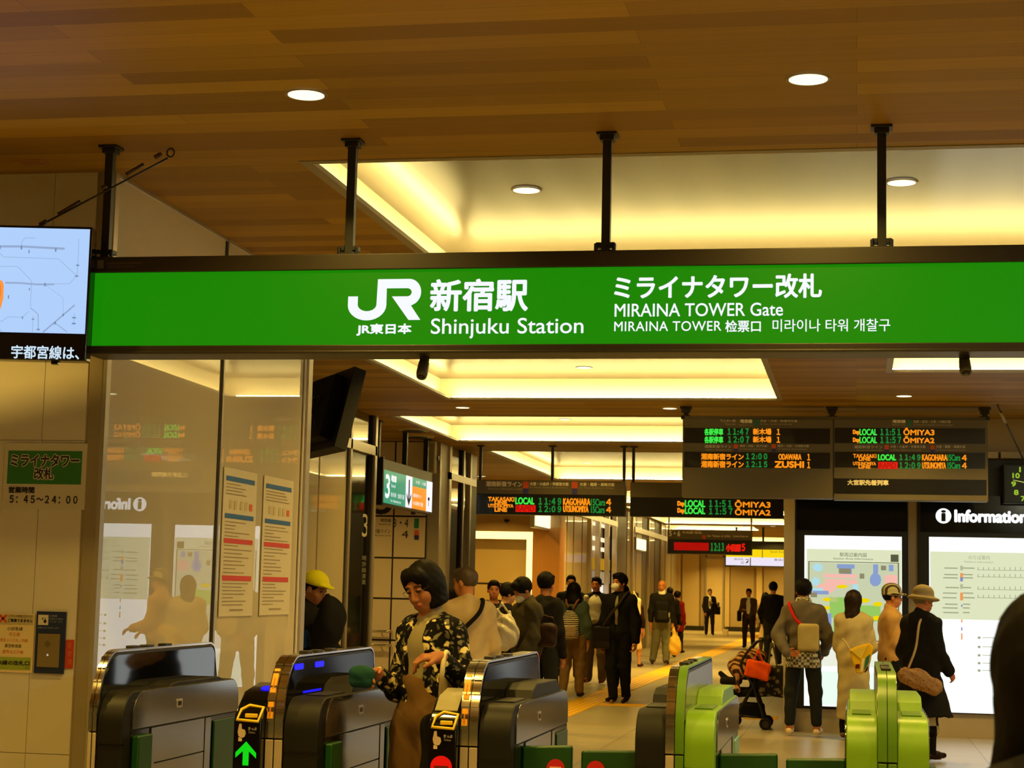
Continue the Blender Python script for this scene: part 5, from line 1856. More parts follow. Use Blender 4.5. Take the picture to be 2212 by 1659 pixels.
def sdf_mesh(prims, h, fine=(), wrinkle=None):
    """Blend the primitives and return (verts, quads) of their common surface."""
    add = [p for p in prims if p.op == 'u']
    lo = np.min([p.lo for p in add], 0) - 2.2 * h
    hi = np.max([p.hi for p in add], 0) + 2.2 * h
    ax = [axis(lo[i], hi[i], h, [(f[0][i], f[1][i], f[2]) for f in fine]) for i in range(3)]
    Fd = np.full([len(a) for a in ax], .3, np.float32)
    for p in prims:
        m = p.k + .035
        sl, g = [], []
        for i in range(3):
            a0 = max(np.searchsorted(ax[i], p.lo[i] - m) - 1, 0)
            a1 = np.searchsorted(ax[i], p.hi[i] + m) + 1
            sl.append(slice(a0, a1))
            shp = [1, 1, 1]
            shp[i] = -1
            g.append(ax[i][a0:a1].reshape(shp))
        sl = tuple(sl)
        if Fd[sl].size == 0:
            continue
        d = p.fn(*g).astype(np.float32)
        if p.op == 'u':
            Fd[sl] = smin(Fd[sl], d, p.k)
        else:
            Fd[sl] = -smin(-Fd[sl], d, p.k)
    if wrinkle:
        amp, f = wrinkle
        X, Y, Z = ax[0][:, None, None], ax[1][None, :, None], ax[2][None, None, :]
        Fd += (amp * (np.sin(f * (X * 1.3 + Z * 0.9 + .2 * np.sin(f * .7 * Y))) * np.sin(f * (Z * 1.1 - X * .5 + Y * .8)) + .6 * np.sin(f * 1.9 * (Z * .8 + X * .7 + Y * .4)))).astype(np.float32)
    s = Fd < 0
    cnt = np.zeros([n - 1 for n in s.shape], np.int8)
    cor = [(i, j, k) for i in (0, 1) for j in (0, 1) for k in (0, 1)]
    n0, n1, n2 = cnt.shape
    for i, j, k in cor:
        cnt += s[i:i + n0, j:j + n1, k:k + n2]
    mask = (cnt > 0) & (cnt < 8)
    idx = np.full(cnt.shape, -1, np.int64)
    I, J, K = np.nonzero(mask)
    idx[I, J, K] = np.arange(len(I))
    acc = np.zeros((len(I), 3))
    num = np.zeros(len(I))
    for e in range(3):
        o1, o2 = [q for q in range(3) if q != e]
        for u in (0, 1):
            for v in (0, 1):
                ca = [0, 0, 0]
                ca[o1], ca[o2] = u, v
                cb = list(ca)
                cb[e] = 1
                fa, fb = Fd[I + ca[0], J + ca[1], K + ca[2]], Fd[I + cb[0], J + cb[1], K + cb[2]]
                cr = (fa < 0) != (fb < 0)
                t = np.where(cr, fa / np.where(cr, fa - fb, 1), 0)
                P = np.zeros((len(I), 3))
                ii = (I, J, K)
                for q in range(3):
                    pa, pb = ax[q][ii[q] + ca[q]], ax[q][ii[q] + cb[q]]
                    P[:, q] = pa + (pb - pa) * t
                acc[cr] += P[cr]
                num[cr] += 1
    verts = acc / np.maximum(num, 1)[:, None]
    quads = []
    for e in range(3):
        o1, o2 = (e + 1) % 3, (e + 2) % 3
        A = np.take(s, range(s.shape[e] - 1), e)
        Bq = np.take(s, range(1, s.shape[e]), e)
        cr = A != Bq
        w = list(np.nonzero(cr))
        ok = (w[o1] > 0) & (w[o1] < s.shape[o1] - 1) & (w[o2] > 0) & (w[o2] < s.shape[o2] - 1)
        w = [q[ok] for q in w]
        ins = A[w[0], w[1], w[2]]

        def g(d1, d2):
            c = [q.copy() for q in w]
            c[o1] += d1
            c[o2] += d2
            return idx[c[0], c[1], c[2]]
        q = np.stack([g(-1, -1), g(0, -1), g(0, 0), g(-1, 0)], 1)
        q[~ins] = q[~ins][:, ::-1]
        quads.append(q)
    quads = np.concatenate(quads)
    return verts, quads


def np_mesh(name, verts, quads, mats, parent=None, colors=None, flat=False):
    me = bpy.data.meshes.new(name)
    me.vertices.add(len(verts))
    me.vertices.foreach_set('co', verts.astype(np.float32).ravel())
    me.loops.add(quads.size)
    me.loops.foreach_set('vertex_index', quads.astype(np.int32).ravel())
    me.polygons.add(len(quads))
    me.polygons.foreach_set('loop_start', np.arange(0, quads.size, 4, dtype=np.int32))
    me.polygons.foreach_set('loop_total', np.full(len(quads), 4, np.int32))
    me.polygons.foreach_set('use_smooth', np.ones(len(quads), bool))
    me.update(calc_edges=True)
    me.validate()
    if colors is not None:
        ca = me.color_attributes.new('tone', 'FLOAT_COLOR', 'POINT')
        ca.data.foreach_set('color', np.concatenate([colors, np.ones((len(colors), 1))], 1).astype(np.float32).ravel())
    for m in (mats if isinstance(mats, (list, tuple)) else [mats]):
        me.materials.append(m)
    o = bpy.data.objects.new(name, me)
    C.collection.objects.link(o)
    if parent is not None:
        o.parent = parent
    return o


def soft(name, prims, h, m, parent, fine=(), wrinkle=None):
    v, q = sdf_mesh(prims, h, fine, wrinkle)
    return np_mesh(name, v, q, m, parent)


def skin_material():
    m = bpy.data.materials.new('skin')
    m.use_nodes = True
    nt = m.node_tree
    p = nt.nodes['Principled BSDF']
    a = nt.nodes.new('ShaderNodeVertexColor')
    a.layer_name = 'tone'
    nz = nt.nodes.new('ShaderNodeTexNoise')
    nz.inputs['Scale'].default_value = 60
    mx = nt.nodes.new('ShaderNodeMix')
    mx.data_type = 'RGBA'
    mx.blend_type = 'MULTIPLY'
    mx.inputs['Factor'].default_value = .12
    nt.links.new(a.outputs['Color'], mx.inputs['A'])
    nt.links.new(nz.outputs['Color'], mx.inputs['B'])
    nt.links.new(mx.outputs['Result'], p.inputs['Base Color'])
    p.inputs['Roughness'].default_value = .55
    p.inputs['Specular IOR Level'].default_value = .3
    return m


M_skin = skin_material()


def cloth(name, col, **kw):
    kw.setdefault('rough', .85)
    kw.setdefault('var', .12)
    kw.setdefault('scale', 14)
    kw.setdefault('spec', .15)
    return mat(name, col, **kw)


M_hair = mat('black hair', (15, 10, 8), rough=.62, var=.3, scale=50, stretch=(60, 60, 4), spec=.12)
M_hairg = mat('greying brown hair', (74, 58, 42), rough=.6, var=.2, scale=60)


def rotm(yaw=0, pitch=0, roll=0):
    """Head turn: yaw about z (+ turns the face to the picture's right), pitch down (+), roll (+ leans to picture's right)."""
    y, p, r = (math.radians(v) for v in (yaw, pitch, roll))
    Rz = np.array([[math.cos(y), -math.sin(y), 0], [math.sin(y), math.cos(y), 0], [0, 0, 1]])
    Rx = np.array([[1, 0, 0], [0, math.cos(p), -math.sin(p)], [0, math.sin(p), math.cos(p)]])
    Ry = np.array([[math.cos(r), 0, math.sin(r)], [0, 1, 0], [-math.sin(r), 0, math.cos(r)]])
    return Rz @ Ry @ Rx


nrm = lambda v: np.array(v, float) / np.linalg.norm(v)


def person(label, pos, H, yaw=0.0, skin=(205, 150, 112), girth=1.0, female=False, lean=0.0, head=(0, 0, 0), arms=None, legs=None, top=None, bottom=None, shoes=(24, 20, 18), hair=('short', M_hair), hat=None, mask=False, extras=(), res='far', hand=None, wide=1.0, group=None, glasses=False, tights=None):
    """A standing or walking figure. Local axes: x to the picture's right at yaw 0, -y the way the figure faces, z up.
    Limb directions are given as (x, forward, up)."""
    u = H / 1.70
    FW = lambda d: nrm((d[0], -d[1], d[2]))
    root = thing('person', label, 'person', (pos[0], pos[1], 0), group=group, rz=math.radians(yaw))
    arms = arms or {}
    legs = legs or {}
    aL = arms.get('L', ((-.16, .02, -1), (-.05, .18, -1)))
    aR = arms.get('R', ((.16, .02, -1), (.05, .18, -1)))
    lL = legs.get('L', ((-.05, .03, -1), (-.02, -.02, -1)))
    lR = legs.get('R', ((.05, .03, -1), (.02, -.02, -1)))
    TH, SH, AN = .245 * H, .235 * H, .047 * H
    hw = .052 * H
    hips = {}
    drop = {}
    for sd, s, (d1, d2) in (('L', -1, lL), ('R', 1, lR)):
        drop[sd] = -(FW(d1)[2] * TH + FW(d2)[2] * SH)
    hz = max(drop.values()) + AN
    pel = V3(0, 0, hz)
    J = {}
    for sd, s, (d1, d2) in (('L', -1, lL), ('R', 1, lR)):
        hip = pel + V3(s * hw, 0, 0)
        kn = hip + FW(d1) * TH
        an = kn + FW(d2) * SH
        J['hip' + sd], J['knee' + sd], J['ank' + sd] = hip, kn, an
    ln = math.radians(lean)
    tv = V3(0, -math.sin(ln), math.cos(ln))
    bk = V3(0, math.cos(ln), math.sin(ln))
    spine = pel + tv * .04 * H
    chest = pel + tv * .20 * H
    sh0 = pel + tv * .274 * H
    neck0 = pel + tv * .303 * H
    shw = (.083 if female else .096) * H * wide
    R = rotm(*head)
    R = np.array([[1, 0, 0], [0, math.cos(-ln * .0), 0], [0, 0, 1]]) @ R
    hc = neck0 + tv * .045 * H + (R @ V3(0, -.012 * H, .052 * H))
    T = lambda *p: hc + R @ (V3(*p) * u)
    S = lambda *r: np.array(r) * u
    for sd, s, (d1, d2) in (('L', -1, aL), ('R', 1, aR)):
        sh = sh0 + V3(s * shw, 0, 0) + tv * (-.012 * H)
        el = sh + FW(d1) * .168 * H
        wr = el + FW(d2) * .150 * H
        J['sh' + sd], J['el' + sd], J['wr' + sd] = sh, el, wr
        J['hd' + sd] = FW(d2)
    g = girth
    near = res == 'near'
    h0 = {'near': .0085, 'mid': .014, 'far': .020}[res]
    hf = {'near': .0045, 'mid': .0075, 'far': .0115}[res]
    # ---- the body, one surface
    P = []
    P.append(ell(pel + tv * .03 * H, S(.155 * g, .105 * g, .12), k=.06))
    P.append(ell(pel + tv * .12 * H, S(.132 * g, .095 * g, .13), k=.06))
    P.append(ell(chest + tv * .02 * H, S((.145 if female else .16) * g, .108 * g, .15), k=.06))
    P.append(cap(J['shL'], J['shR'], .046 * u, k=.06))
    for sd in 'LR':
        P.append(cap(neck0 - tv * .012 * H, J['sh' + sd] + tv * .012 * H, .042 * u, .036 * u, k=.03))
    P.append(cap(neck0 - tv * .03 * H, hc + R @ (V3(0, .02, -.05) * u), .056 * u, .048 * u, k=.03))
    for sd in 'LR':
        P.append(cap(J['sh' + sd], J['el' + sd], .047 * u * g, .038 * u * g, k=.03))
        P.append(cap(J['el' + sd], J['wr' + sd], .038 * u * g, .026 * u, k=.02))
        P.append(cap(J['hip' + sd], J['knee' + sd], .082 * u * g, .052 * u * g, k=.04))
        P.append(cap(J['knee' + sd] + V3(0, .008, -.03) * u, J['knee' + sd] + (J['ank' + sd] - J['knee' + sd]) * .45, .052 * u * g, .05 * u * g, k=.03))
        P.append(cap(J['knee' + sd], J['ank' + sd], .05 * u * g, .034 * u, k=.03))
        P.append(cap(J['ank' + sd], J['ank' + sd] + V3(0, -.12, -.04) * u, .034 * u, .026 * u, k=.02))
    # head with face
    P.append(ell(T(0, .012, .02), S(.074, .092, .092), k=.02, R=R))
    P.append(ell(T(0, -.020, -.035), S(.060, .070, .078), k=.02, R=R))
    P.append(ell(T(0, -.048, -.090), S(.034, .030, .024), k=.03, R=R))
    for s in (-1, 1):
        P.append(ell(T(s * .036, -.052, -.042), S(.024, .022, .03), k=.02, R=R))
    P.append(ell(T(0, -.074, .022), S(.05, .014, .012), k=.015, R=R))
    for s in (-1, 1):
        P.append(ell(T(s * .031, -.096, -.002), S(.019, .015, .011), k=.012, op='s', R=R))
    for s in (-1, 1):
        P.append(ell(T(s * .031, -.078, -.002), S(.0125, .0125, .0105), k=.004, R=R))
        P.append(ell(T(s * .076, .008, -.014), S(.010, .021, .032), k=.008, R=R))
    P.append(cap(T(0, -.086, .008), T(0, -.101, -.038), .007 * u, .0105 * u, k=.012))
    P.append(ell(T(0, -.089, -.044), S(.016, .011, .008), k=.008, R=R))
    P.append(ell(T(0, -.087, -.066), S(.023, .010, .006), k=.006, R=R))
    P.append(ell(T(0, -.086, -.075), S(.021, .010, .006), k=.006, R=R))
    # hands: palm, four fingers of unequal length, thumb from the side of the palm
    fine = [(T(0, 0, 0) - .145 * u, T(0, 0, 0) + .145 * u, hf)]
    hopt = hand or {}
    for sd, s in (('L', -1), ('R', 1)):
        w, d = J['wr' + sd], J['hd' + sd]
        o = hopt.get(sd, {})
        d = FW(o['dir']) if 'dir' in o else d
        inward = FW(o['palm']) if 'palm' in o else V3(-s, 0, 0) if abs(d[2]) > .6 else V3(0, 0, -1)
        n = nrm(inward - d * (inward @ d))
        side = np.cross(d, n)
        if 'thumb' in o:
            if side @ FW(o['thumb']) < 0:
                side = -side
        elif side[1] > 0 if abs(d[2]) > .6 else side @ V3(-s, 0, 0.3) < 0:
            side = -side
        curl = o.get('curl', .55)
        pc = w + d * .045 * u
        P.append(cap(w, w + d * .03 * u, .026 * u, .028 * u, k=.015))
        for q in (-1.3, -.4, .5, 1.3):
            P.append(cap(w + d * .02 * u + side * q * .012 * u, w + d * .078 * u + side * q * .019 * u, .0145 * u, .0125 * u, k=.012))
        for i, (q, Lf) in enumerate(((1.5, .92), (.5, 1.05), (-.5, 1.0), (-1.5, .78))):
            b = w + d * .082 * u + side * q * .0195 * u
            cu = curl * (1 + .12 * i)
            d1 = nrm(d * math.cos(cu * .6) + n * math.sin(cu * .6))
            d2 = nrm(d * math.cos(cu * 1.5) + n * math.sin(cu * 1.5))
            m1 = b + d1 * .044 * Lf * u
            P.append(cap(b, m1, .0092 * u, .0085 * u, k=.004))
            P.append(cap(m1, m1 + d2 * .042 * Lf * u, .0085 * u, .0068 * u, k=.004))
        tb = w + d * .024 * u + side * .026 * u
        t1 = tb + nrm(d * .72 + side * .62 + n * .3) * .040 * u
        P.append(cap(tb, t1, .0125 * u, .0105 * u, k=.008))
        P.append(cap(t1, t1 + nrm(d * .9 + side * .1 + n * .5) * .034 * u, .0102 * u, .008 * u, k=.004))
        fine.append((w + d * .09 * u - .11 * u, w + d * .09 * u + .11 * u, hf))
    v, q = sdf_mesh(P, h0, fine)
    # colour of skin, brows, eyes and lips
    base = np.array(lin(skin))
    col = np.tile(base, (len(v), 1))
    lv = (v - hc) @ R / u
    def paint(c, r, rgb, amt=1.0, soft_=.35):
        dd = np.sqrt((((lv - np.array(c)) / np.array(r)) ** 2).sum(1))
        w = np.clip((1 + soft_ - dd) / soft_, 0, 1)[:, None] * amt
        col[:] = col * (1 - w) + np.array(lin(rgb)) * w
    for s in (-1, 1):
        paint((s * .031, -.088, -.003), (.014, .016, .0065), (40, 26, 20))
        paint((s * .033, -.084, .020), (.019, .02, .005), (34, 24, 18), .85)
        paint((s * .074, .01, -.012), (.016, .03, .04), (190, 120, 90), .35)
    paint((0, -.095, -.070), (.022, .02, .0085), (168, 82, 70), .8)
    np_mesh('body', v, q, M_skin, root, colors=col)
    # ---- clothing
    e = .018 * u

    def torso(x, hem=None):
        return [ell(pel + tv * .03 * H, S(.155 * g, .108 * g, .12) + x, k=.06), ell(pel + tv * .12 * H, S(.135 * g, .1 * g, .13) + x, k=.06),
                ell(chest + tv * .02 * H, S((.148 if female else .162) * g, .112 * g, .15) + x, k=.06), cap(J['shL'], J['shR'], .045 * u + x * .8, k=.06),
                cap(neck0 - tv * .016 * H, J['shL'] + tv * .010 * H, .040 * u + x, .034 * u + x * .8, k=.04), cap(neck0 - tv * .016 * H, J['shR'] + tv * .010 * H, .040 * u + x, .034 * u + x * .8, k=.04)]

    def sleeve(x, sd, end=.94):
        a, b, c_ = J['sh' + sd], J['el' + sd], J['wr' + sd]
        return [cap(a, b, .046 * u * g + x * .85, .042 * u * g + x, k=.04), cap(b, b + (c_ - b) * end, .043 * u * g + x, .033 * u + x * .8, k=.03)]
    if bottom:
        kind = bottom.get('kind', 'trousers')
        bx = bottom.get('loose', .016) * u
        pr = []
        if kind == 'trousers':
            pr += [ell(pel + tv * .03 * H, S(.155 * g, .108 * g, .115) + bx * .7, k=.05)]
            endf = bottom.get('end', .96)
            for sd in 'LR':
                hp, kn, an = J['hip' + sd], J['knee' + sd], J['ank' + sd]
                fl = bottom.get('flare', 0)
                pr += [cap(hp, kn, .085 * u * g + bx, .056 * u * g + bx + fl * .5, k=.03), cap(kn, kn + (an - kn) * endf, .056 * u * g + bx + fl * .5, .042 * u + bx + fl, k=.03)]
            pr += [cut((0, 0, 1), pel + tv * bottom.get('waist', .095) * H)]
            if bottom.get('waist', 0):
                pr.insert(0, ell(pel + tv * .12 * H, S(.135 * g, .1 * g, .13) + bx * .4, k=.06))
            pr += [cut((0, 0, -1), V3(0, 0, .018))]
        else:
            hem = bottom['hem'] * H
            r1 = bottom.get('r', .19) * u
            pr += [ell(pel + tv * .03 * H, S(.155 * g, .11 * g, .12) + bx * .5, k=.05), cap(pel + V3(0, 0, .0), V3(pel[0], pel[1], hem - r1 * .5), .125 * u, r1, k=.06, squash=((0, 1, 0), .78))]
            pr += [cut((0, 0, 1), pel + tv * .10 * H), cut((0, 0, -1), V3(0, 0, hem))]
        soft({'trousers': 'trousers', 'skirt': 'skirt'}[kind], pr, h0 * 1.05, bottom['m'], root, wrinkle=(.0028 * u, 24))
    if top:
        tx = top.get('loose', .02) * u
        pr = torso(tx)
        for sd in 'LR':
            pr += sleeve(tx * .9, sd, top.get('sleeve', .94))
        hem = top.get('hem', .47) * H
        if hem < .44 * H:
            r1 = top.get('r', .2) * u
            pr += [cap(pel + V3(0, 0, .05), V3(pel[0], pel[1] - .0, hem), .14 * u * g + tx, r1, k=.06, squash=((0, 1, 0), .74))]
        if top.get('collar', 0):
            pr += [cap(neck0 - tv * .01 * H, neck0 + tv * top['collar'] * u + bk * .012, .060 * u, .056 * u, k=.02)]
        if top.get('hood'):
            pr += [ell(neck0 + bk * .075 * u - tv * .03 * u, S(.115, .07, .10), k=.04)]
        pr += [cut((0, 0, -1), V3(0, 0, hem))]
        if top.get('open'):
            ow = top['open']
            pr += [ell(neck0 + V3(0, -.14, -.20) * u, S(ow, .11, .27), k=.02, op='s')]
        if top.get('neck', .06):
            pr += [ell(neck0 + tv * .03 * u - bk * .03 * u, S(.075, .075, top.get('neck', .055)), k=.012, op='s')] if not top.get('collar') else []
        soft(top.get('name', 'jacket'), pr, h0, top['m'], root, wrinkle=(top.get('wr', .0035) * u, 22))
        if top.get('inner'):
            pi = torso(tx * .35)[1:3] + torso(tx * .25)[4:] + [ell(pel + tv * .03 * H, S(.155 * g, .108 * g, .12) + tx * .3, k=.06)]
            pi += [cap(neck0 - tv * .035 * u, neck0 + tv * .02 * u, .062 * u, .058 * u, k=.03), cut((0, 0, -1), V3(0, 0, top.get('ihem', .50) * H))]
            soft('shirt', pi, h0, top['inner'], root, wrinkle=(.002 * u, 26))
        if top.get('tie'):
            c0 = neck0 + V3(0, -.065, -.02) * u
            c1 = chest + V3(0, -.128, -.03) * u
            soft('tie', [cap(c0, c1, .016 * u, .024 * u, squash=((0, 1, 0), .4)), cap(c1, c1 + V3(0, -.005, -.14) * u, .024 * u, .02 * u, squash=((0, 1, 0), .4))], h0 * .7, top['tie'], root)
    if tights is not None:
        pr = []
        for sd in 'LR':
            kn, an = J['knee' + sd], J['ank' + sd]
            pr += [cap(J['hip' + sd], kn, .085 * u * g, .056 * u * g, k=.03), cap(kn, kn + (an - kn) * .45, .056 * u * g, .053 * u * g, k=.03), cap(kn, an, .054 * u * g, .040 * u, k=.03), cap(an, an + V3(0, -.10, -.035) * u, .039 * u, .030 * u, k=.02)]
        pr += [cut((0, 0, 1), pel), cut((0, 0, -1), V3(0, 0, .012))]
        soft('tights', pr, h0, tights, root)
    # shoes
    if shoes is not None:
        ms = cloth('shoe %d %d %d' % shoes, shoes, rough=.5)
        for sd, s in (('L', -1), ('R', 1)):
            an = J['ank' + sd]
            d2 = FW((lL if sd == 'L' else lR)[1])
            pit = math.atan2(d2[1], -d2[2]) if d2[1] > .12 else 0.0    # heel lifts when the shank trails behind
            fd = nrm(V3(s * .12, -math.cos(pit), -math.sin(pit) * .8))
            heel = an + V3(0, .022, -.022) * u
            toe = an + fd * .165 * u + V3(0, 0, -.022) * u
            pr = [cap(heel, an + fd * .07 * u + V3(0, 0, -.015) * u, .036 * u, .036 * u, k=.03), cap(an + fd * .05 * u + V3(0, 0, -.018) * u, toe, .038 * u, .028 * u, k=.03)]
            if not pit:
                pr += [cut((0, 0, -1), V3(0, 0, .003), k=.004)]
            pr += [cut((0, 0, 1), an + V3(0, 0, .035) * u)]
            soft('shoe', pr, min(h0, .012), ms, root)
    # hair
    if hair:
        kind, hm = hair
        ch = lambda r: S(*r)
        face = ell(T(0, -.112, -.048), S(.066, .062, .100), k=.018, op='s', R=R)
        down = R @ V3(0, 0, -1)
        pr = None
        if kind == 'short':
            pr = [ell(T(0, .020, .030), S(.083, .098, .094), k=.02, R=R), ell(T(0, -.05, .085), S(.062, .035, .028), k=.03, R=R), face, cut(down, T(0, 0, -.058), k=.02)]
        elif kind == 'thick':
            pr = [ell(T(0, .022, .034), S(.094, .108, .104), k=.02, R=R), ell(T(0, -.055, .085), S(.072, .04, .036), k=.03, R=R), face, cut(down, T(0, 0, -.078), k=.02)]
        elif kind == 'bob':
            pr = [ell(T(0, .018, .024), S(.081, .096, .094), k=.02, R=R), cap(T(0, .018, -.02), T(0, .014, -.080), .091 * u, .086 * u, k=.03), ell(T(.02, -.060, .060), S(.052, .030, .036), k=.03, R=R), ell(T(-.045, -.050, .05), S(.028, .028, .05), k=.03, R=R),
                  ell(T(-.004, -.108, -.058), S(.060, .078, .114), k=.012, op='s', R=R), cut(down, T(0, 0, -.112), k=.02)]
        elif kind == 'flare':
            pr = [ell(T(0, .022, .030), S(.094, .108, .100), k=.02, R=R), cap(T(0, .04, -.02), hc + V3(0, .05, -.16) * u, .10 * u, .150 * u, k=.05, squash=((0, 1, 0), .72)), face, cut((0, 0, -1), hc + V3(0, 0, -.20) * u, k=.03)]
        elif kind == 'long':
            pr = [ell(T(0, .022, .030), S(.092, .106, .100), k=.02, R=R), cap(T(0, .045, -.03), hc + V3(0, .075, -.30) * u + bk * .02, .092 * u, .078 * u, k=.05, squash=((0, 1, 0), .8)), face]
        elif kind == 'medium':
            pr = [ell(T(0, .022, .030), S(.094, .108, .104), k=.02, R=R), cap(T(0, .03, -.03), T(0, .045, -.12), .1 * u, .085 * u, k=.04), face]
        if pr:
            soft('hair', pr, hf * 1.3, hm, root, wrinkle=(.0011 * u, 120) if near else (.002 * u, 60))
    if hat:
        kind, hm = hat
        if kind == 'bucket':
            pr = [ell(T(0, .012, .075), S(.098, .112, .085), k=.02, R=R), ell(T(0, .005, .022), S(.150, .168, .030), k=.03, R=R), ell(T(0, .012, -.012), S(.082, .094, .062), k=.012, op='s', R=R)]
        elif kind == 'round':
            pr = [ell(T(0, .012, .068), S(.096, .112, .088), k=.02, R=R), ell(T(0, -.02, .028), S(.112, .142, .02), k=.02, R=R), ell(T(0, .012, -.012), S(.082, .094, .058), k=.012, op='s', R=R)]
        else:
            pr = [ell(T(0, .012, .046), S(.098, .116, .100), k=.02, R=R), ell(T(0, -.10, .045), S(.065, .065, .012), k=.02, R=R), cut(R @ V3(0, 0, -1), T(0, 0, .03), k=.008)]
        soft('hat', pr, hf * 1.1, hm, root)
        if kind == 'bucket':
            soft('hat_band', [ell(T(0, .012, .052), S(.1015, .116, .014), k=.01, R=R)], hf * 1.1, cloth('hat band brown', (96, 76, 48)), root)
    if mask:
        pr = [ell(T(0, -.070, -.058), S(.064, .052, .050), k=.01, R=R), ell(T(0, -.02, -.055), S(.056, .064, .066), k=.008, op='s', R=R), cut(R @ V3(0, 1, 0), T(0, -.03, 0))]
        soft('face_mask', pr, hf, cloth('white face mask', (232, 226, 206)), root)
    if glasses:
        mb = MB()
        for s in (-1, 1):
            mb.tube([tuple(T(s * .032 + .019 * math.cos(a * .5236), -.104 + .006 * abs(math.cos(a * .5236)), -.006 + .0125 * math.sin(a * .5236))) for a in range(12)], .0008 * u, 6, closed=True)
            mb.tube([tuple(T(s * .055, -.10, .0)), tuple(T(s * .076, -.02, .004))], .0008 * u, 6)
        mb.tube([tuple(T(-.010, -.106, .0)), tuple(T(.010, -.106, .0))], .0008 * u, 6)
        mb.build('glasses', M_dark, root, smooth=True)
    MW = Matrix.Translation((pos[0], pos[1], 0)) @ Matrix.Rotation(math.radians(yaw), 4, 'Z')
    W = {k_: np.array(MW @ Vector(p)) for k_, p in J.items() if not k_.startswith('hd')}
    W.update(chest=np.array(MW @ Vector(chest)), neck=np.array(MW @ Vector(neck0)), pel=np.array(MW @ Vector(pel)), head=np.array(MW @ Vector(hc)))
    W['L2W'] = lambda p: np.array(MW @ Vector(p))
    W['root'] = root
    W['u'] = u
    return W
# ------------------------------------------------------------------ garments with a pattern
def pattern_mat(name, build):
    m = bpy.data.materials.new(name)
    m.use_nodes = True
    nt = m.node_tree
    p = nt.nodes['Principled BSDF']
    p.inputs['Roughness'].default_value = .85
    p.inputs['Specular IOR Level'].default_value = .15
    tc = nt.nodes.new('ShaderNodeTexCoord')
    build(nt, p, tc)
    return m


def floral(nt, p, tc):
    nz = nt.nodes.new('ShaderNodeTexNoise')
    nz.inputs['Scale'].default_value = 16
    nz.inputs['Detail'].default_value = 2
    nt.links.new(tc.outputs['Object'], nz.inputs['Vector'])
    av = nt.nodes.new('ShaderNodeMix')
    av.data_type = 'RGBA'
    av.inputs['Factor'].default_value = .10
    nt.links.new(tc.outputs['Object'], av.inputs['A'])
    nt.links.new(nz.outputs['Color'], av.inputs['B'])
    cur = None
    base = lin((14, 12, 10)) + (1,)
    for sc, th0, th1, colr, seed in ((32, .26, .33, (84, 80, 62), 2.0), (23, .24, .31, (122, 116, 90), 7.3), (17, .25, .33, (236, 216, 150), 4.1)):
        mp = nt.nodes.new('ShaderNodeMapping')
        mp.inputs['Location'].default_value = (seed, seed * .7, seed * 1.3)
        nt.links.new(av.outputs['Result'], mp.inputs['Vector'])
        vo = nt.nodes.new('ShaderNodeTexVoronoi')
        vo.inputs['Scale'].default_value = sc
        nt.links.new(mp.outputs['Vector'], vo.inputs['Vector'])
        mr = nt.nodes.new('ShaderNodeMapRange')
        mr.inputs['From Min'].default_value = th0
        mr.inputs['From Max'].default_value = th1
        mr.inputs['To Min'].default_value = 1
        mr.inputs['To Max'].default_value = 0
        nt.links.new(vo.outputs['Distance'], mr.inputs['Value'])
        mx = nt.nodes.new('ShaderNodeMix')
        mx.data_type = 'RGBA'
        if cur is None:
            mx.inputs['A'].default_value = base
        else:
            nt.links.new(cur, mx.inputs['A'])
        mx.inputs['B'].default_value = lin(colr) + (1,)
        nt.links.new(mr.outputs['Result'], mx.inputs['Factor'])
        cur = mx.outputs['Result']
    nt.links.new(cur, p.inputs['Base Color'])


def stripes(c1, c2, scale, direction='Z', lo=.45, hi=.55, dist=1.0):
    def f(nt, p, tc):
        w = nt.nodes.new('ShaderNodeTexWave')
        w.bands_direction = direction
        w.inputs['Scale'].default_value = scale
        w.inputs['Distortion'].default_value = dist
        nt.links.new(tc.outputs['Object'], w.inputs['Vector'])
        mr = nt.nodes.new('ShaderNodeMapRange')
        mr.inputs['From Min'].default_value = lo
        mr.inputs['From Max'].default_value = hi
        nt.links.new(w.outputs['Fac'], mr.inputs['Value'])
        mx = nt.nodes.new('ShaderNodeMix')
        mx.data_type = 'RGBA'
        mx.inputs['A'].default_value = lin(c1) + (1,)
        mx.inputs['B'].default_value = lin(c2) + (1,)
        nt.links.new(mr.outputs['Result'], mx.inputs['Factor'])
        nt.links.new(mx.outputs['Result'], p.inputs['Base Color'])
    return f


def check(c1, c2, scale):
    def f(nt, p, tc):
        w = nt.nodes.new('ShaderNodeTexChecker')
        w.inputs['Scale'].default_value = scale
        w.inputs['Color1'].default_value = lin(c1) + (1,)
        w.inputs['Color2'].default_value = lin(c2) + (1,)
        nt.links.new(tc.outputs['Object'], w.inputs['Vector'])
        nt.links.new(w.outputs['Color'], p.inputs['Base Color'])
    return f


M_floral = pattern_mat('floral knit', floral)
M_stripe = pattern_mat('black and white stripes', stripes((22, 18, 16), (224, 210, 176), 11, 'Z', .4, .5, 2.0))
M_plaidhat = pattern_mat('striped hat cloth', stripes((62, 58, 46), (186, 176, 140), 9, 'X', .4, .6, 1.0))
M_plaid = pattern_mat('checked skirt', check((214, 196, 160), (22, 18, 14), 9))


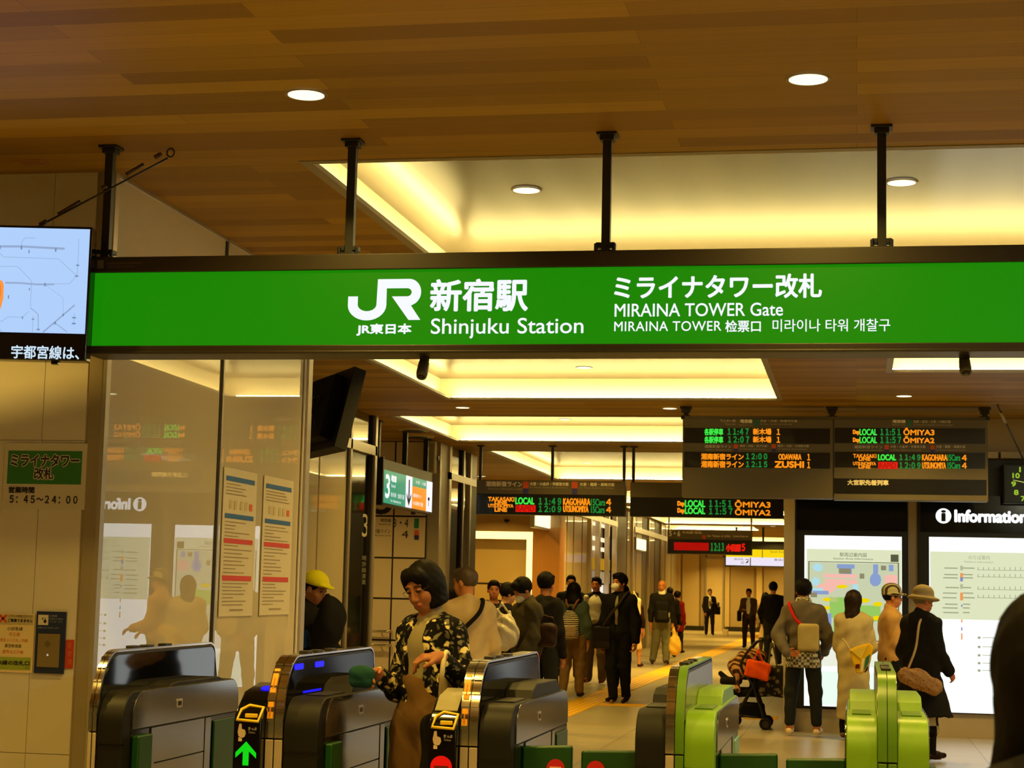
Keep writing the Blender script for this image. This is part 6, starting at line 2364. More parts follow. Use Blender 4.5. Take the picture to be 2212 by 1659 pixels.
def flecks(c1, c2, scale):
    def fn(nt, p, tc):
        vo = nt.nodes.new('ShaderNodeTexVoronoi')
        vo.inputs['Scale'].default_value = scale
        nt.links.new(tc.outputs['Object'], vo.inputs['Vector'])
        mr = nt.nodes.new('ShaderNodeMapRange')
        mr.inputs['From Min'].default_value = .30
        mr.inputs['From Max'].default_value = .42
        nt.links.new(vo.outputs['Distance'], mr.inputs['Value'])
        mx = nt.nodes.new('ShaderNodeMix')
        mx.data_type = 'RGBA'
        mx.inputs['A'].default_value = lin(c2) + (1,)
        mx.inputs['B'].default_value = lin(c1) + (1,)
        nt.links.new(mr.outputs['Result'], mx.inputs['Factor'])
        nt.links.new(mx.outputs['Result'], p.inputs['Base Color'])
    return fn


M_tote = pattern_mat('dark dotted bag', flecks((34, 30, 22), (112, 104, 82), 17))
M_camo = pattern_mat('camouflage cloth', stripes((34, 32, 20), (104, 96, 70), 6, 'DIAGONAL', .4, .7, 8.0))
BLK = cloth('black cloth', (20, 18, 17))
BLK2 = cloth('black wool', (27, 24, 21), bump=.15)
NAVY = cloth('navy black cloth', (24, 24, 28))
OLIVE = cloth('olive grey wool', (70, 64, 46), bump=.2)
BEIGE = cloth('beige cotton', (190, 164, 118))
TRENCH = cloth('tan trench cloth', (196, 152, 92))
CREAMC = cloth('cream coat cloth', (190, 174, 132))
GREYH = cloth('grey marl hoodie', (104, 94, 80))
TEAL = cloth('teal grey knit', (78, 92, 84), bump=.2)
BROWN = cloth('brown trouser cloth', (116, 86, 48))
BROWN2 = cloth('chestnut trouser cloth', (124, 96, 58))
SUIT = cloth('dark suit cloth', (28, 26, 28))
SUITB = cloth('brown suit cloth', (82, 60, 36))
DENIM = cloth('faded denim', (112, 112, 92))
SHIRT = cloth('white shirt', (232, 226, 208))
GREYT = cloth('grey t shirt', (150, 138, 104))
RED = cloth('dark red dress', (120, 16, 14))
GREYP = cloth('grey trousers', (112, 94, 66))
BLUEG = cloth('charcoal trousers', (36, 38, 38))


def bag(name, label, cat, pos, parts, rz=0.0, h=.012):
    """parts: (part name, primitives in local axes, material, wrinkle)"""
    t = thing(name, label, cat, tuple(pos), rz=math.radians(rz))
    for nm, pr, m, wr in parts:
        soft(nm, pr, h, m, t, wrinkle=wr)
    return t


def strap(t, pts, w, m, name='strap', th=.006):
    """A flat band through world points, widened along the horizontal across its run."""
    mb = MB()
    o = Vector(t.location)
    R_ = t.rotation_euler.to_matrix().inverted()
    P = [R_ @ (Vector(p) - o) for p in pts]
    mb.tube([tuple(p) for p in P], w / 2, 8)
    return mb.build(name, m, t, smooth=True)


def smooth_pts(pts, n=6):
    """Catmull-Rom through points."""
    P = [np.array(p, float) for p in pts]
    P = [2 * P[0] - P[1]] + P + [2 * P[-1] - P[-2]]
    out = []
    for i in range(1, len(P) - 2):
        for k in range(n):
            t = k / n
            a, b, c_, d = P[i - 1], P[i], P[i + 1], P[i + 2]
            out.append(.5 * ((2 * b) + (-a + c_) * t + (2 * a - 5 * b + 4 * c_ - d) * t * t + (-a + 3 * b - 3 * c_ + d) * t ** 3))
    out.append(P[-2])
    return [tuple(p) for p in out]


# 1: the woman passing through the gates
p1 = person('woman in floral cardigan passing between two black ticket gates', (-1.90, 8.02), 1.645, yaw=-30, wide=.92, skin=(172, 110, 70), female=True, head=(2, 22, -8), res='near',  # skin tone darkened to stand in for the shade on her
            arms={'L': ((-.20, .12, -1), (.36, .88, .34)), 'R': ((.44, .02, -.86), (.02, .80, .58))},
            hand={'R': {'dir': (-.60, .74, .0), 'palm': (-.1, -.25, -1), 'thumb': (-.3, .6, .5), 'curl': .9}, 'L': {'dir': (.22, .97, .0), 'palm': (.6, .1, -.8), 'thumb': (.6, .3, .6), 'curl': 1.0}},
            top=dict(name='cardigan', m=M_floral, loose=.013, hem=.555, open=.050, inner=GREYT, ihem=.58, sleeve=.86, wr=.004), bottom=dict(m=BROWN, loose=.034, flare=.03, waist=.150), shoes=(190, 150, 70), hair=('bob', M_hair), glasses=True)
w = p1['wrL']
hd_ = p1['L2W'](Vector((.02, -.115, -.012))) - p1['L2W'](Vector((0, 0, 0)))
pc = w + hd_
bag('pouch', 'small dark teal pouch held to the card reader by the floral cardigan woman', 'pouch', pc, [('pouch_body', [rbox((0, 0, 0), (.058, .035, .046), r=.03), ell((0, -.01, .02), (.05, .03, .03))], cloth('teal pouch cloth', (32, 74, 66)), (.001, 60)), ('zip', [rbox((0, -.034, .02), (.04, .004, .004), r=.002)], cloth('dark zip', (20, 34, 32)), None)], rz=-10, h=.006)
# tote bag on her forearm
e, w = p1['elR'], p1['wrR']
a1, a2 = e + (w - e) * .84, e + (w - e) * .08
tc_ = np.array([(a1 + a2)[0] / 2 - .01, (a1 + a2)[1] / 2 + .02, .80])
tb = bag('tote_bag', 'black tote bag with cream straps hanging from the floral cardigan woman\'s forearm', 'bag', tc_, [('bag_body', [rbox((0, 0, -.02), (.15, .05, .17), r=.04)], cloth('tote black', (22, 20, 18)), (.006, 18))], rz=0, h=.014)
CRM = cloth('cream strap', (226, 210, 160))
for a, dx in ((a1, -.06), (a2, .07)):
    top = np.array([a[0], a[1], a[2] + .048])
    for sy in (-.030, .030):
        pts = [(tc_[0] + dx, tc_[1] + sy * 1.2, .95), (a[0] + dx * .1, a[1] + sy * 1.6, a[2] - .06), (a[0], a[1] + sy * 1.3, a[2] + .03), tuple(top)]
        strap(tb, smooth_pts(pts), .022, CRM, 'bag_strap')

# 2: man in beige jacket behind her
p2 = person('man in beige jacket with dark shoulder strap behind the floral cardigan woman', (-3.03, 14.0), 1.675, yaw=-152, skin=(200, 132, 82), head=(42, 6, 0), res='mid',
            arms={'L': ((-.22, .05, -1), (-.1, .2, -1)), 'R': ((.22, .05, -1), (.05, .25, -1))}, top=dict(m=BEIGE, loose=.026, hem=.47, collar=.025, wr=.006), bottom=dict(m=BLUEG), hair=('short', M_hairg))
t = bag('shoulder_bag', 'dark shoulder bag of the man in beige jacket', 'bag', p2['L2W'](Vector((.27, .05, .80))), [('bag_body', [rbox((0, 0, 0), (.07, .15, .12), r=.03)], BLK, (.003, 20))], rz=-150)
ps = [p2['L2W'](Vector(q)) for q in ((.25, .05, .92), (.18, .165, 1.08), (.06, .18, 1.20), (-.05, .165, 1.31), (-.105, .075, 1.405), (-.11, -.05, 1.40))]
strap(t, smooth_pts(ps), .035, BLK, 'shoulder_strap')

# 3: stooping figure with yellow cap at the end of the glass wall
p3 = person('person in dark jacket with yellow cap and blue armband at the glass wall end', (-4.06, 13.05), 1.60, yaw=75, skin=(170, 110, 70), res='mid', lean=3, head=(0, 16, 0), arms={'L': ((-.1, .2, -1), (0, .8, -.3)), 'R': ((.15, .3, -.9), (0, .8, -.3))},
            top=dict(m=BLK, loose=.03, hem=.50, collar=.05), bottom=dict(m=M_camo, loose=.025), hair=('short', M_hair), hat=('cap', cloth('yellow cap cloth', (214, 206, 30))))
a, b = p3['shL'], p3['elL']
L2 = p3['root'].matrix_world
R_ = Matrix.Rotation(math.radians(-75), 3, 'Z')
o3 = Vector((-4.06, 13.05, 0))
la, lb = R_ @ (Vector(a) - o3), R_ @ (Vector(b) - o3)
soft('armband', [cap(la + (lb - la) * .55, la + (lb - la) * .88, .078, .076, k=.01)], .011, cloth('blue armband', (36, 70, 140)), p3['root'])
mb = MB()
Ctr = la + (lb - la) * .70
pl = Plate(tuple(Ctr), (0, -1, 0), (0, 0, 1), (1, 0, 0))
pl.text(mb, 'JV', -.035, -.02, .03, .025, d=.081, bold=.003)
mb.build('armband_lettering', cloth('armband white', (226, 226, 220)), p3['root'])
bag('sports_bag', 'bulky black sports bag in front of the person with yellow cap', 'bag', at(716, 1352, Y=12.8), [('bag_body', [ell((0, 0, .04), (.10, .14, .16)), ell((-.06, 0, -.08), (.09, .12, .14), k=.06), ell((-.02, 0, .16), (.05, .08, .05), k=.05)], BLK, (.006, 16)), ('handle', [cap((-.10, -.02, .14), (-.03, -.02, .22), .014), cap((-.03, -.02, .22), (.03, -.02, .17), .014)], BLK2, None)])

# 4 - 6: the group by the alcove
person('smiling man in dark t-shirt facing this way, leftmost of the group before the glowing doorway', (-4.23, 21.0), 1.61, yaw=15, skin=(188, 118, 72), girth=1.1, res='mid', arms={'L': ((-.22, .1, -1), (.55, .8, .15)), 'R': ((.2, .1, -1), (-.6, .8, .1))}, top=dict(name='t_shirt', m=BLK, loose=.025, hem=.47, sleeve=.15), bottom=dict(m=SUIT), hair=('short', M_hair), shoes=(20, 18, 16))
person('dark haired person in black with head bowed, between the smiling man and the masked person', (-3.90, 20.0), 1.575, yaw=120, res='mid', head=(0, 18, 0), top=dict(m=BLK, loose=.03, hem=.46), bottom=dict(m=SUIT), hair=('thick', M_hair))
p6 = person('person in olive jacket and white mask looking down, carrying a white plastic bag', (-3.27, 18.0), 1.64, yaw=-55, skin=(200, 140, 96), res='mid', head=(0, 34, 0), girth=1.08, arms={'L': ((-.1, .25, -.95), (-.15, .85, -.28)), 'R': ((.15, .10, -1), (.0, .5, -.75))}, top=dict(m=OLIVE, loose=.038, hem=.46, collar=.04, wr=.007), bottom=dict(m=RED), hair=('thick', M_hair), mask=True)
w = p6['wrL']
PLW = mat('white plastic film', (236, 222, 186), rough=.35, var=.06, scale=30, bump=.4, bscale=25)
cbag = at(1087, 1360, Y=17.75)
t = bag('plastic_bag', 'bulging white plastic carrier bag held by the person in olive jacket', 'bag', cbag, [('bag_body', [ell((0, 0, -.07), (.16, .10, .14)), ell((.02, 0, .02), (.12, .08, .13), k=.05), cap((-.05, 0, .08), (-.06, 0, .2), .03, .016, k=.04), cap((.06, 0, .08), (.05, 0, .17), .035, .018, k=.04)], PLW, (.010, 26)), ('bag_handle', [cap((-.06, 0, .19), (-.02, 0, .26), .012), cap((-.02, 0, .26), (.05, 0, .17), .012)], PLW, None)])
bag('handbag', 'brown handbag behind the person in olive jacket', 'bag', at(1182, 1372, Y=17.9), [('bag_body', [rbox((0, 0, 0), (.10, .08, .12), r=.06)], cloth('brown bag leather', (54, 34, 20), rough=.5), (.004, 20)), ('handle', [cap((-.07, 0, .1), (-.03, 0, .19), .012), cap((-.03, 0, .19), (.05, 0, .17), .012), cap((.05, 0, .17), (.08, 0, .1), .012)], cloth('brown bag leather', (92, 56, 30)), None)])
# 7, 8
person('tall man in black jacket seen from behind, left of the striped backpack', (-3.27, 19.0), 1.69, yaw=150, wide=.9, res='mid', skin=(190, 120, 78), head=(15, 8, 0), arms={'L': ((-.12, .05, -1), (0, .3, -1)), 'R': ((.12, .0, -1), (.02, .1, -1))}, top=dict(m=BLK2, loose=.034, hem=.46, wr=.006), bottom=dict(m=BLUEG), hair=('thick', M_hair))
person('dark haired man half hidden behind the woman with striped backpack', (-4.72, 30.0), 1.77, yaw=10, res='far', skin=(190, 130, 86), top=dict(m=BLK, hem=.46), bottom=dict(m=SUIT), hair=('short', M_hair))

# 9: woman with the striped backpack
p9 = person('woman in teal grey sweater and brown trousers walking away with a striped backpack', (-3.92, 25.2), 1.62, yaw=176, female=True, girth=1.08, res='mid', hair=('flare', M_hair), arms={'L': ((-.25, -.05, -1), (-.02, .2, -1)), 'R': ((.25, .02, -1), (.05, .25, -1))}, legs={'L': ((-.03, .06, -1), (.0, -.02, -1)), 'R': ((.05, .02, -1), (.03, -.30, -1))},
            top=dict(name='sweater', m=TEAL, loose=.034, hem=.50, sleeve=.9), bottom=dict(m=BROWN2, loose=.022, end=.9), shoes=(26, 20, 16))
cb = p9['L2W'](Vector((0, .205, 1.03)))
t = bag('backpack', 'small backpack with black and white zigzag stripes on the sweater woman\'s back', 'backpack', cb, [('bag_body', [rbox((0, 0, -.06), (.125, .075, .15), r=.05), ell((0, 0, .07), (.105, .07, .13), k=.05)], M_stripe, (.003, 22)), ('front_pocket', [rbox((.01, -.075, -.10), (.10, .03, .075), r=.03)], pattern_mat('brown striped pocket', stripes((92, 52, 40), (220, 200, 160), 16, 'Z', .55, .65, .5)), None), ('top_loop', [ell((0, -.01, .21), (.035, .025, .045))], BLK, None)], rz=0)
TAN = cloth('tan strap', (150, 96, 50))
for s in (-1, 1):
    strap(t, smooth_pts([p9['L2W'](Vector((s * .02, .16, 1.23))), p9['L2W'](Vector((s * .07, .155, 1.33))), p9['L2W'](Vector((s * .095, .03, 1.385))), p9['L2W'](Vector((s * .10, -.10, 1.32)))]), .03, TAN, 'shoulder_strap')
for dx, lab in ((.17, 'cream pompom charm hanging at the left of the striped backpack'), (.09, 'pale pompom charm hanging below the striped backpack')):
    q = p9['L2W'](Vector((dx, .225, .86 - (.17 - dx) * .4)))
    t = thing('pompom', lab, 'charm', tuple(q))
    MB().ell((0, 0, 0), (.045, .045, .045)).build('ball', cloth('cream fluff', (226, 200, 140), bump=.6, bscale=120), t, smooth=True)
    MB().tube([(0, 0, .03), (.01, .02, .12)], .004, 6).build('cord', TAN, t)

# 10: white shirt
p10 = person('smiling man in white shirt under open dark jacket, behind the masked man', (-4.17, 29.2), 1.74, yaw=-8, skin=(206, 128, 74), res='mid', arms={'L': ((-.2, .2, -1), (.4, .75, .55)), 'R': ((.12, 0, -1), (0, .2, -1))}, top=dict(m=BLK, loose=.028, hem=.47, open=.125, inner=SHIRT, ihem=.47, collar=.03), bottom=dict(m=GREYP, loose=.025), hair=('short', M_hair), shoes=(110, 66, 36))
w = p10['wrL']
bag('paper_cup', 'small white cup held up by the man in white shirt', 'cup', (w[0] + .03, w[1] - .08, w[2] + .10), [('cup_body', [cap((0, 0, -.04), (0, 0, .05), .035, .042)], SHIRT, None), ('lid', [cap((0, 0, .058), (0, 0, .064), .044)], SHIRT, None)])
# 11: masked man in black
p11 = person('man in black with white face mask striding toward the gates', (-3.15, 24.3), 1.755, yaw=-14, skin=(200, 130, 84), res='mid', head=(-22, -4, 0), arms={'L': ((-.15, .05, -1), (-.08, .15, -1)), 'R': ((.2, -.12, -1), (.03, .12, -1))}, legs={'L': ((-.0, .14, -1), (.10, -.02, -1)), 'R': ((-.05, -.05, -1), (-.02, -.28, -1))},
             top=dict(m=BLK, loose=.032, hem=.46, open=.020, inner=GREYT, ihem=.6, collar=.05), bottom=dict(m=BLK, loose=.018), hair=('thick', M_hair), mask=True, shoes=(16, 14, 12), hand={'R': {'curl': .9}})
cb = p11['L2W'](Vector((-.20, -.10, .88)))
t = bag('shoulder_bag', 'black shoulder bag at the hip of the masked man', 'bag', cb, [('bag_body', [rbox((0, 0, 0), (.13, .06, .15), r=.03)], cloth('bag nylon', (34, 28, 20), rough=.5), (.004, 18)), ('flap', [rbox((0, -.055, .05), (.125, .014, .09), r=.012)], cloth('bag nylon dark', (26, 22, 16), rough=.5), None)], rz=-14)
strap(t, smooth_pts([p11['L2W'](Vector(q)) for q in ((-.19, -.13, 1.02), (-.07, -.165, 1.18), (.05, -.16, 1.33), (.12, -.09, 1.46), (.125, .02, 1.49), (.06, .13, 1.38), (-.15, .15, 1.05))]), .035, cloth('bag webbing', (52, 46, 34)), 'shoulder_strap')
# 12
person('person with long black hair just behind the masked man\'s head', (-3.58, 28.0), 1.615, yaw=-30, female=True, res='far', hair=('long', M_hair), skin=(210, 140, 100), top=dict(m=BLK, hem=.46), bottom=dict(m=SUIT))
p12 = person('woman in cream skirt walking away with a white shoulder bag, right of the masked man', (-4.36, 36.0), 1.50, yaw=165, female=True, res='far', hair=('short', M_hair), skin=(206, 146, 104), top=dict(name='blouse', m=cloth('dark plum blouse', (40, 20, 18)), hem=.52), bottom=dict(kind='skirt', m=cloth('cream skirt', (222, 196, 150)), hem=.24, r=.2), shoes=(60, 30, 20), legs={'R': ((.05, .02, -1), (.02, -.25, -1))})
t = bag('shoulder_bag', 'white shoulder bag hanging behind the masked man\'s arm', 'bag', at(1373, 1311, Y=35.6), [('bag_body', [rbox((0, 0, 0), (.10, .09, .17), r=.05)], cloth('white canvas', (226, 206, 160)), (.006, 14)), ('handle', [cap((-.06, 0, .15), (-.04, 0, .30), .014), cap((-.04, 0, .30), (.05, 0, .15), .014)], cloth('white canvas', (226, 206, 160)), None)], h=.018)
# 13: bald man
p13 = person('bald man in black sweater with a backpack on his chest and a yellow plastic bag', (-3.99, 37.6), 1.77, yaw=12, skin=(204, 128, 60), res='far', girth=1.08, hair=None, head=(-14, 0, 0), arms={'L': ((-.15, .02, -1), (-.02, .15, -1)), 'R': ((.17, .0, -1), (.02, .12, -1))}, legs={'L': ((-.05, -.02, -1), (-.14, -.18, -1)), 'R': ((.02, .06, -1), (.0, .0, -1))}, top=dict(name='sweater', m=BLK2, loose=.03, hem=.50, collar=.0), bottom=dict(m=DENIM, loose=.026), shoes=(40, 32, 26))
soft('shirt_collar', [cap((0, -.02, 1.475), (0, -.015, 1.52), .085, .075, k=.02)], .018, SHIRT, p13['root'])
t = bag('backpack', 'black backpack worn on the bald man\'s chest', 'backpack', p13['L2W'](Vector((-.02, -.245, 1.10))), [('bag_body', [rbox((0, 0, 0), (.15, .09, .22), r=.06)], BLK, (.004, 14)), ('front_pocket', [rbox((0, -.09, -.07), (.11, .03, .10), r=.03)], cloth('backpack pocket', (34, 32, 30)), None), ('badge', [ell((.0, -.125, .02), (.022, .008, .022))], SHIRT, None), ('side_pouch', [rbox((.14, -.03, -.06), (.025, .05, .06), r=.02)], cloth('pale mesh', (150, 140, 118)), None)], rz=12, h=.018)
w = p13['wrR']
bag('plastic_bag', 'yellow plastic shopping bag hanging from the bald man\'s hand', 'bag', (w[0] + .06, w[1] - .04, .50), [('bag_body', [ell((0, 0, -.10), (.14, .10, .19)), cap((-.01, 0, .05), (-.02, 0, .30), .06, .02, k=.08)], cloth('yellow plastic film', (232, 190, 80), rough=.4), (.012, 18)), ('bag_handle', [cap((-.02, 0, .26), (-.05, .02, .36), .012)], cloth('yellow plastic film', (232, 190, 80)), None)], h=.018)
# 14
person('person in dark red standing partly behind the bald man', (-4.39, 45.0), 1.545, yaw=160, female=True, res='far', hair=('thick', M_hair), top=dict(name='dress', m=RED, hem=.35, r=.2), bottom=dict(m=SUIT))
person('dark haired person hidden behind the bald man\'s shoulder', (-4.27, 42.0), 1.635, yaw=180, res='far', hair=('short', M_hair), top=dict(m=BLK, hem=.46), bottom=dict(m=SUIT))
# 15, 16
p15 = person('man in dark suit standing alone before the far end wall', (-5.2, 65.3), 1.68, yaw=10, skin=(200, 130, 70), res='far', hair=('short', M_hairg), head=(10, 0, 0), arms={'L': ((-.2, .0, -1), (.2, .3, -1)), 'R': ((.2, .15, -1), (-.5, .7, .4))}, top=dict(m=SUIT, hem=.45, open=.05, inner=SHIRT, tie=cloth('dark tie', (40, 34, 34))), bottom=dict(m=SUIT), shoes=(14, 12, 10))
bag('briefcase', 'dark bag hanging at the suited man\'s side by the end wall', 'bag', p15['L2W'](Vector((.27, -.05, .90))), [('bag_body', [rbox((0, 0, 0), (.11, .07, .14), r=.03)], BLK, (.004, 12)), ('strap', [cap((-.05, 0, .13), (-.10, .02, .45), .014)], BLK, None)], h=.02)
bag('paper_bag', 'small white bag on the floor beside the suited man by the end wall', 'bag', (-4.62, 65.3, .12), [('bag_body', [rbox((0, 0, 0), (.10, .07, .12), r=.02)], cloth('white paper bag', (236, 214, 170)), None), ('handle', [cap((-.05, 0, .11), (0, 0, .2), .01), cap((0, 0, .2), (.05, 0, .11), .01)], cloth('white paper bag', (236, 214, 170)), None)], h=.02)
p16 = person('man in brown suit with a dark bag, walking toward the gates', (-2.96, 50.9), 1.68, yaw=-5, skin=(196, 124, 66), res='far', hair=('short', M_hair), arms={'L': ((-.2, .2, -1), (.35, .8, .1)), 'R': ((.2, -.03, -1), (.02, .1, -1))}, top=dict(m=SUITB, hem=.44, open=.06, inner=SHIRT), bottom=dict(m=cloth('dark brown trousers', (44, 32, 20))), shoes=(20, 14, 10), legs={'L': ((-.03, .12, -1), (0, .02, -1)), 'R': ((.05, -.02, -1), (.03, -.15, -1))})
bag('briefcase', 'dark shoulder bag at the brown suited man\'s side', 'bag', p16['L2W'](Vector((-.26, -.02, .90))), [('bag_body', [rbox((0, 0, 0), (.06, .12, .15), r=.03)], BLK, None), ('strap', [cap((0, 0, .14), (.06, .02, .50), .014)], BLK, None)], h=.02)
# 17
person('broad man in black sweater seen from behind, right of the brown suit', (-1.77, 39.4), 1.785, yaw=175, res='far', girth=1.12, hair=('thick', M_hair), arms={'L': ((-.32, .05, -1), (.1, .35, -.9)), 'R': ((.32, .05, -1), (-.1, .35, -.9))}, top=dict(name='sweater', m=BLK, loose=.03, hem=.49), bottom=dict(m=BLUEG, loose=.02), shoes=(40, 34, 30))
person('small woman in pale skirt and dark stockings half hidden by the man in black sweater', (-2.16, 44.0), 1.56, yaw=170, female=True, res='far', hair=('medium', M_hair), top=dict(m=cloth('pale jacket', (170, 150, 110)), hem=.46), bottom=dict(kind='skirt', m=cloth('pale skirt', (206, 176, 126)), hem=.30, r=.19), skin=(70, 50, 40))

# 19: grey hoodie
p19 = person('person in grey hoodie seen from behind, reading the illuminated map', (-.56, 19.75), 1.68, yaw=172, res='mid', skin=(190, 116, 66), head=(12, 4, 0), hair=('thick', M_hair), arms={'L': ((-.38, .18, -1), (.30, .65, -.65)), 'R': ((.42, -.28, -1), (-.42, -.42, -.62))}, hand={'R': {'dir': (-1, -.1, -.05), 'palm': (0, -1, 0), 'thumb': (0, 0, 1), 'curl': .5}},
             legs={'L': ((-.11, .0, -1), (-.03, .0, -1)), 'R': ((.11, .0, -1), (.04, .0, -1))}, top=dict(name='hoodie', m=GREYH, loose=.034, hem=.48, hood=True, collar=.03, wr=.006), bottom=dict(m=BLUEG, loose=.016, end=.80), shoes=(232, 206, 160))
M_chk = pattern_mat('checked shirt hem', check((206, 196, 170), (90, 84, 72), 34))
u_ = p19['u']
soft('shirt_hem', [cap((0, -.005, .90), (0, .0, .74), .180, .196, k=.03, squash=((0, 1, 0), .80)), cut((0, 0, -1), (0, 0, .735)), cut((0, 0, 1), (0, 0, .90))], .012, M_chk, p19['root'], wrinkle=(.003, 30))
soft('scarf', [cap((-.035, .025, 1.435), (.035, .025, 1.435), .058, k=.02)], .012, M_chk, p19['root'])
t = bag('sling_bag', 'pale square sling bag with red strap on the hoodie wearer\'s back', 'bag', p19['L2W'](Vector((-.09, .225, 1.06))), [('bag_body', [rbox((0, 0, 0), (.11, .04, .145), r=.03)], cloth('pale canvas bag', (176, 158, 104)), (.003, 20)), ('flap', [rbox((0, .036, .07), (.105, .008, .07), r=.008)], cloth('pale canvas flap', (164, 146, 96)), None)], rz=0)
strap(t, smooth_pts([p19['L2W'](Vector(q)) for q in ((-.02, .20, 1.18), (.06, .195, 1.26), (.13, .13, 1.385), (.15, .03, 1.42))]), .035, cloth('red strap', (196, 34, 30)), 'red_strap')
# 20: beige coat
p20 = person('woman with long dark hair in beige coat before the illuminated map', (-.03, 19.5), 1.575, yaw=160, female=True, res='mid', hair=('long', cloth('dark brown hair', (38, 24, 18), rough=.5)), arms={'L': ((-.18, .15, -1), (.5, .75, -.1)), 'R': ((.18, .15, -1), (-.55, .7, -.1))}, top=dict(name='coat', m=CREAMC, loose=.034, hem=.14, r=.20, wr=.006), bottom=dict(m=BLK, loose=.01), shoes=(120, 96, 60))
cb = at(1860, 1424, Y=19.17)
t = thing('shoulder_bag', 'yellow and teal triangular shoulder bag on the beige coat', 'bag', tuple(cb))
pv = lambda *ps: [(at(x, y, Y=19.17)[0] - cb[0], at(x, y, Y=19.17)[2] - cb[2]) for x, y in ps]
MB().prism(pv((1834, 1404), (1850, 1397), (1878, 1389), (1887, 1398), (1881, 1424), (1868, 1450), (1860, 1456), (1850, 1453), (1841, 1428)), -.04, .05, 'y').build('bag_body', cloth('yellow bag cloth', (232, 184, 24)), t, bevel=.012)
MB().prism(pv((1837, 1405), (1876, 1393), (1860, 1424)), -.05, -.04, 'y').build('flap', cloth('pale yellow flap', (226, 196, 70)), t, bevel=.004)
MB().prism(pv((1862, 1425), (1868, 1422), (1864, 1450), (1858, 1452)), -.05, -.04, 'y').build('cream_panel', cloth('cream bag cloth', (232, 222, 170)), t, bevel=.003)
MB().prism(pv((1870, 1420), (1880, 1412), (1876, 1432), (1866, 1449)), -.05, -.04, 'y').build('teal_side', cloth('teal bag cloth', (46, 116, 100)), t, bevel=.003)
MB().prism(pv((1848, 1435), (1857, 1434), (1857, 1443), (1848, 1444)), -.047, -.04, 'y').build('patch', cloth('maroon patch', (90, 30, 26)), t)
strap(t, smooth_pts([tuple(at(1836, 1404, Y=19.17)), tuple(at(1828, 1390, Y=19.2)), tuple(at(1820, 1380, Y=19.3))]), .022, CREAMC, 'shoulder_strap')
# 21: tan trench
p21 = person('woman in tan trench coat and striped bucket hat facing right', (.36, 19.7), 1.63, yaw=98, female=True, res='mid', skin=(214, 138, 84), hair=('short', M_hair), hat=('round', M_plaidhat), arms={'L': ((-.1, .15, -1), (.1, .85, -.2)), 'R': ((.1, .1, -1), (-.1, .8, -.3))}, top=dict(name='trench_coat', m=TRENCH, loose=.03, hem=.22, r=.19, collar=.05, wr=.006), bottom=dict(m=BLK), shoes=(60, 40, 24))
# 22: black coat, bucket hat
p22 = person('woman in black coat and wide tan bucket hat, rightmost of those reading the boards', (.595, 17.35), 1.60, yaw=140, female=True, res='mid', skin=(206, 128, 84), head=(-18, 6, 0), hair=('short', cloth('grey hair', (120, 104, 80))), hat=('bucket', cloth('tan felt', (158, 138, 96))), arms={'L': ((-.12, .12, -1), (.0, .6, -.6)), 'R': ((.22, -.05, -1), (-.05, .3, -.9))}, top=dict(name='coat', m=BLK2, loose=.04, hem=.262, r=.33, collar=.05, wr=.007), bottom=dict(kind='skirt', m=M_plaid, hem=.165, r=.20), shoes=(44, 24, 16), tights=BLK, legs={'L': ((-.05, .05, -1), (.0, .0, -1)), 'R': ((.06, -.02, -1), (.03, -.06, -1))})
hb = at(1988, 1468, Y=17.0)
t = bag('shoulder_bag', 'tan quilted shoulder bag on the black coat of the bucket hat woman', 'bag', hb, [('bag_body', [cap((-.13, 0, .03), (.12, 0, -.06), .075, .08, k=.04), ell((-.02, 0, .02), (.10, .06, .08), k=.04)], pattern_mat('quilted tan', stripes((176, 132, 84), (110, 76, 46), 24, 'DIAGONAL', .8, .95, 14.0)), (.006, 40)), ('clasp', [ell((-.11, -.03, .09), (.02, .02, .02))], TAN, None)])
strap(t, smooth_pts([tuple(hb + V3(-.11, .0, .09)), tuple(at(1978, 1400, Y=17.05)), tuple(at(1985, 1350, Y=17.12)), tuple(at(1992, 1334, Y=17.3))]), .022, cloth('tan shoulder strap', (186, 158, 112)), 'shoulder_strap')
# 23: close figure at the right edge
p23 = person('dark figure with black hair close to the photographer at the right edge', (.262, 2.3), 1.525, yaw=58, female=True, girth=1.3, res='mid', hair=('long', M_hair), top=dict(name='coat', m=BLK, loose=.055, hem=.35, collar=.06, r=.26), bottom=dict(m=BLK))

# ------------------------------------------------------------------ stroller with its bags
so = (-1.16, 20.75)
t = thing('stroller', 'dark folding stroller with brown blanket beside the information wall', 'stroller', (so[0], so[1], 0))
Rz = lambda x, y, z: (x, y, z)
fr = cloth('stroller frame', (26, 22, 20), rough=.4, spec=.4)
for s in (-1, 1):
    y = s * .21
    MB().tube(smooth_pts([(.16, y, .06), (.02, y, .48), (-.12, y, .70), (.02, y, .94), (.12, y, 1.0)]), .016, 10).build('side_frame', fr, t, smooth=True)
    MB().tube([(-.20, y, .09), (.02, y, .48), (.05, y, .56)], .015, 10).build('front_leg', fr, t, smooth=True)
MB().tube(smooth_pts([(.12, -.21, 1.0), (.16, -.15, 1.02), (.17, 0, 1.025), (.16, .15, 1.02), (.12, .21, 1.0)]), .02, 10).build('push_handle', fr, t, smooth=True)
MB().tube([(.15, -.21, .10), (.15, .21, .10)], .012, 8).tube([(-.18, -.21, .12), (-.18, .21, .12)], .012, 8).tube([(-.18, -.19, .15), (.14, -.19, .13)], .009, 8).build('cross_bar', fr, t, smooth=True)
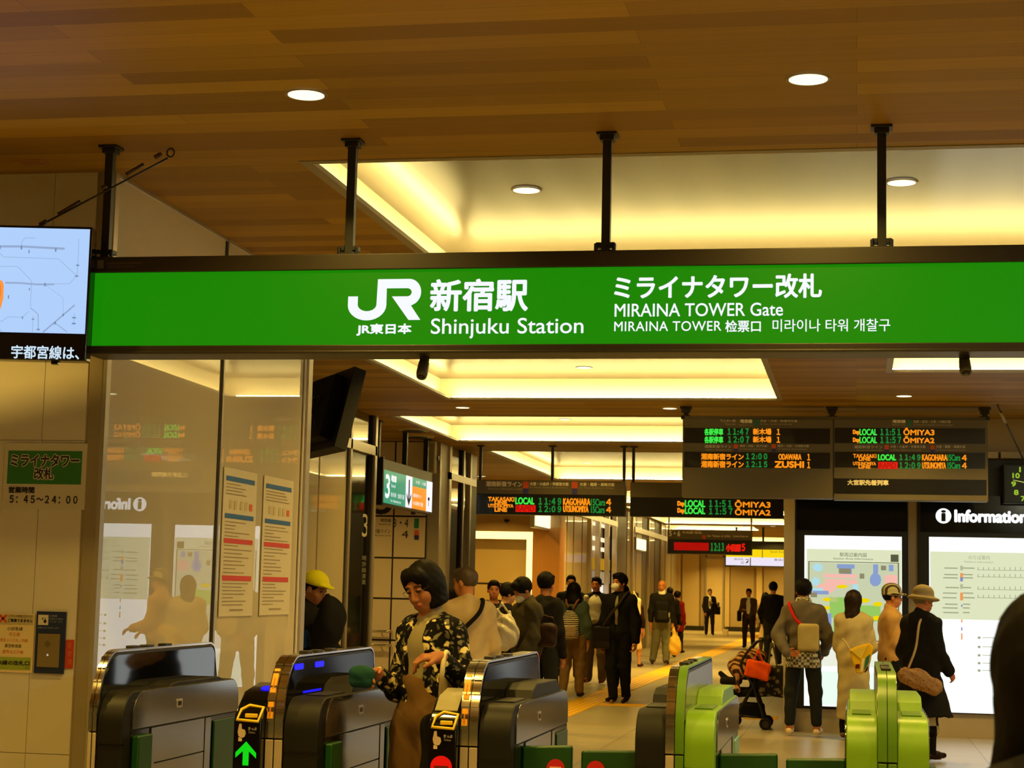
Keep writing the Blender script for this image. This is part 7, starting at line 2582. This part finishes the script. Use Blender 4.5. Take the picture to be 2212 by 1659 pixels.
for (x, y) in ((.16, -.23), (.16, .23), (-.20, -.23), (-.20, .23)):
    for d in (-.018, .018):
        w_ = MB()
        w_.tube([(x + .052 * math.cos(a * .3927), y + d, .068 + .052 * math.sin(a * .3927)) for a in range(16)], .016, 8, closed=True)
        wo = w_.build('wheel', cloth('tyre', (30, 27, 24), rough=.7), t, smooth=True)
        MB().cyl((x, y + d - .008, .068), .038, .016, 'y', 16).build('wheel_hub', cloth('hub grey', (60, 54, 48), rough=.4), wo)
soft('seat', [rbox((-.04, 0, .40), (.17, .17, .05), r=.04), cap((.08, -.12, .45), (.02, -.12, .72), .05, k=.04), cap((.08, .12, .45), (.02, .12, .72), .05, k=.04), cap((.06, 0, .45), (.0, 0, .72), .08, k=.04)], .014, BLK, t, wrinkle=(.004, 20))
soft('basket', [rbox((.0, 0, .20), (.14, .15, .08), r=.03)], .014, cloth('stroller net', (22, 20, 18)), t, wrinkle=(.004, 24))
soft('foot_rest', [rbox((-.24, 0, .52), (.12, .15, .04), r=.03), cap((-.30, 0, .55), (-.36, 0, .60), .03, k=.03)], .014, BLK2, t)
BLAN = pattern_mat('camel and brown blanket', stripes((66, 38, 22), (186, 138, 86), 5.5, 'DIAGONAL', .35, .65, 9.0))
soft('blanket', [ell((-.10, -.02, .68), (.17, .19, .14)), ell((.0, 0, .80), (.15, .18, .09), k=.06), cap((-.16, -.18, .66), (-.15, -.20, .44), .045, .03, k=.05)], .014, BLAN, t, wrinkle=(.012, 16))
ob_ = at(1637, 1447, Y=20.4)
tt = bag('shopping_bag', 'bright orange bag hanging on the stroller handle', 'bag', ob_, [('bag_body', [rbox((0, 0, 0), (.135, .06, .095), r=.02, R=rotm(0, 0, 12))], cloth('vivid orange film', (240, 86, 22), rough=.4), (.006, 24)), ('handle', [cap((-.05, 0, .09), (.0, .02, .22), .010), cap((.0, .02, .22), (.06, 0, .09), .010)], cloth('vivid orange film', (240, 86, 22)), None)])
ob_ = at(1669, 1468, Y=20.5)
bag('tote_bag', 'dark tote bag with pale flecks hanging behind the orange bag on the stroller', 'bag', ob_, [('bag_body', [rbox((0, 0, -.02), (.155, .06, .17), r=.04)], M_tote, (.006, 16)), ('handle', [cap((-.05, 0, .13), (-.02, .0, .40), .012), cap((.05, 0, .13), (.0, .0, .40), .012)], cloth('grey webbing', (92, 86, 74)), None)])
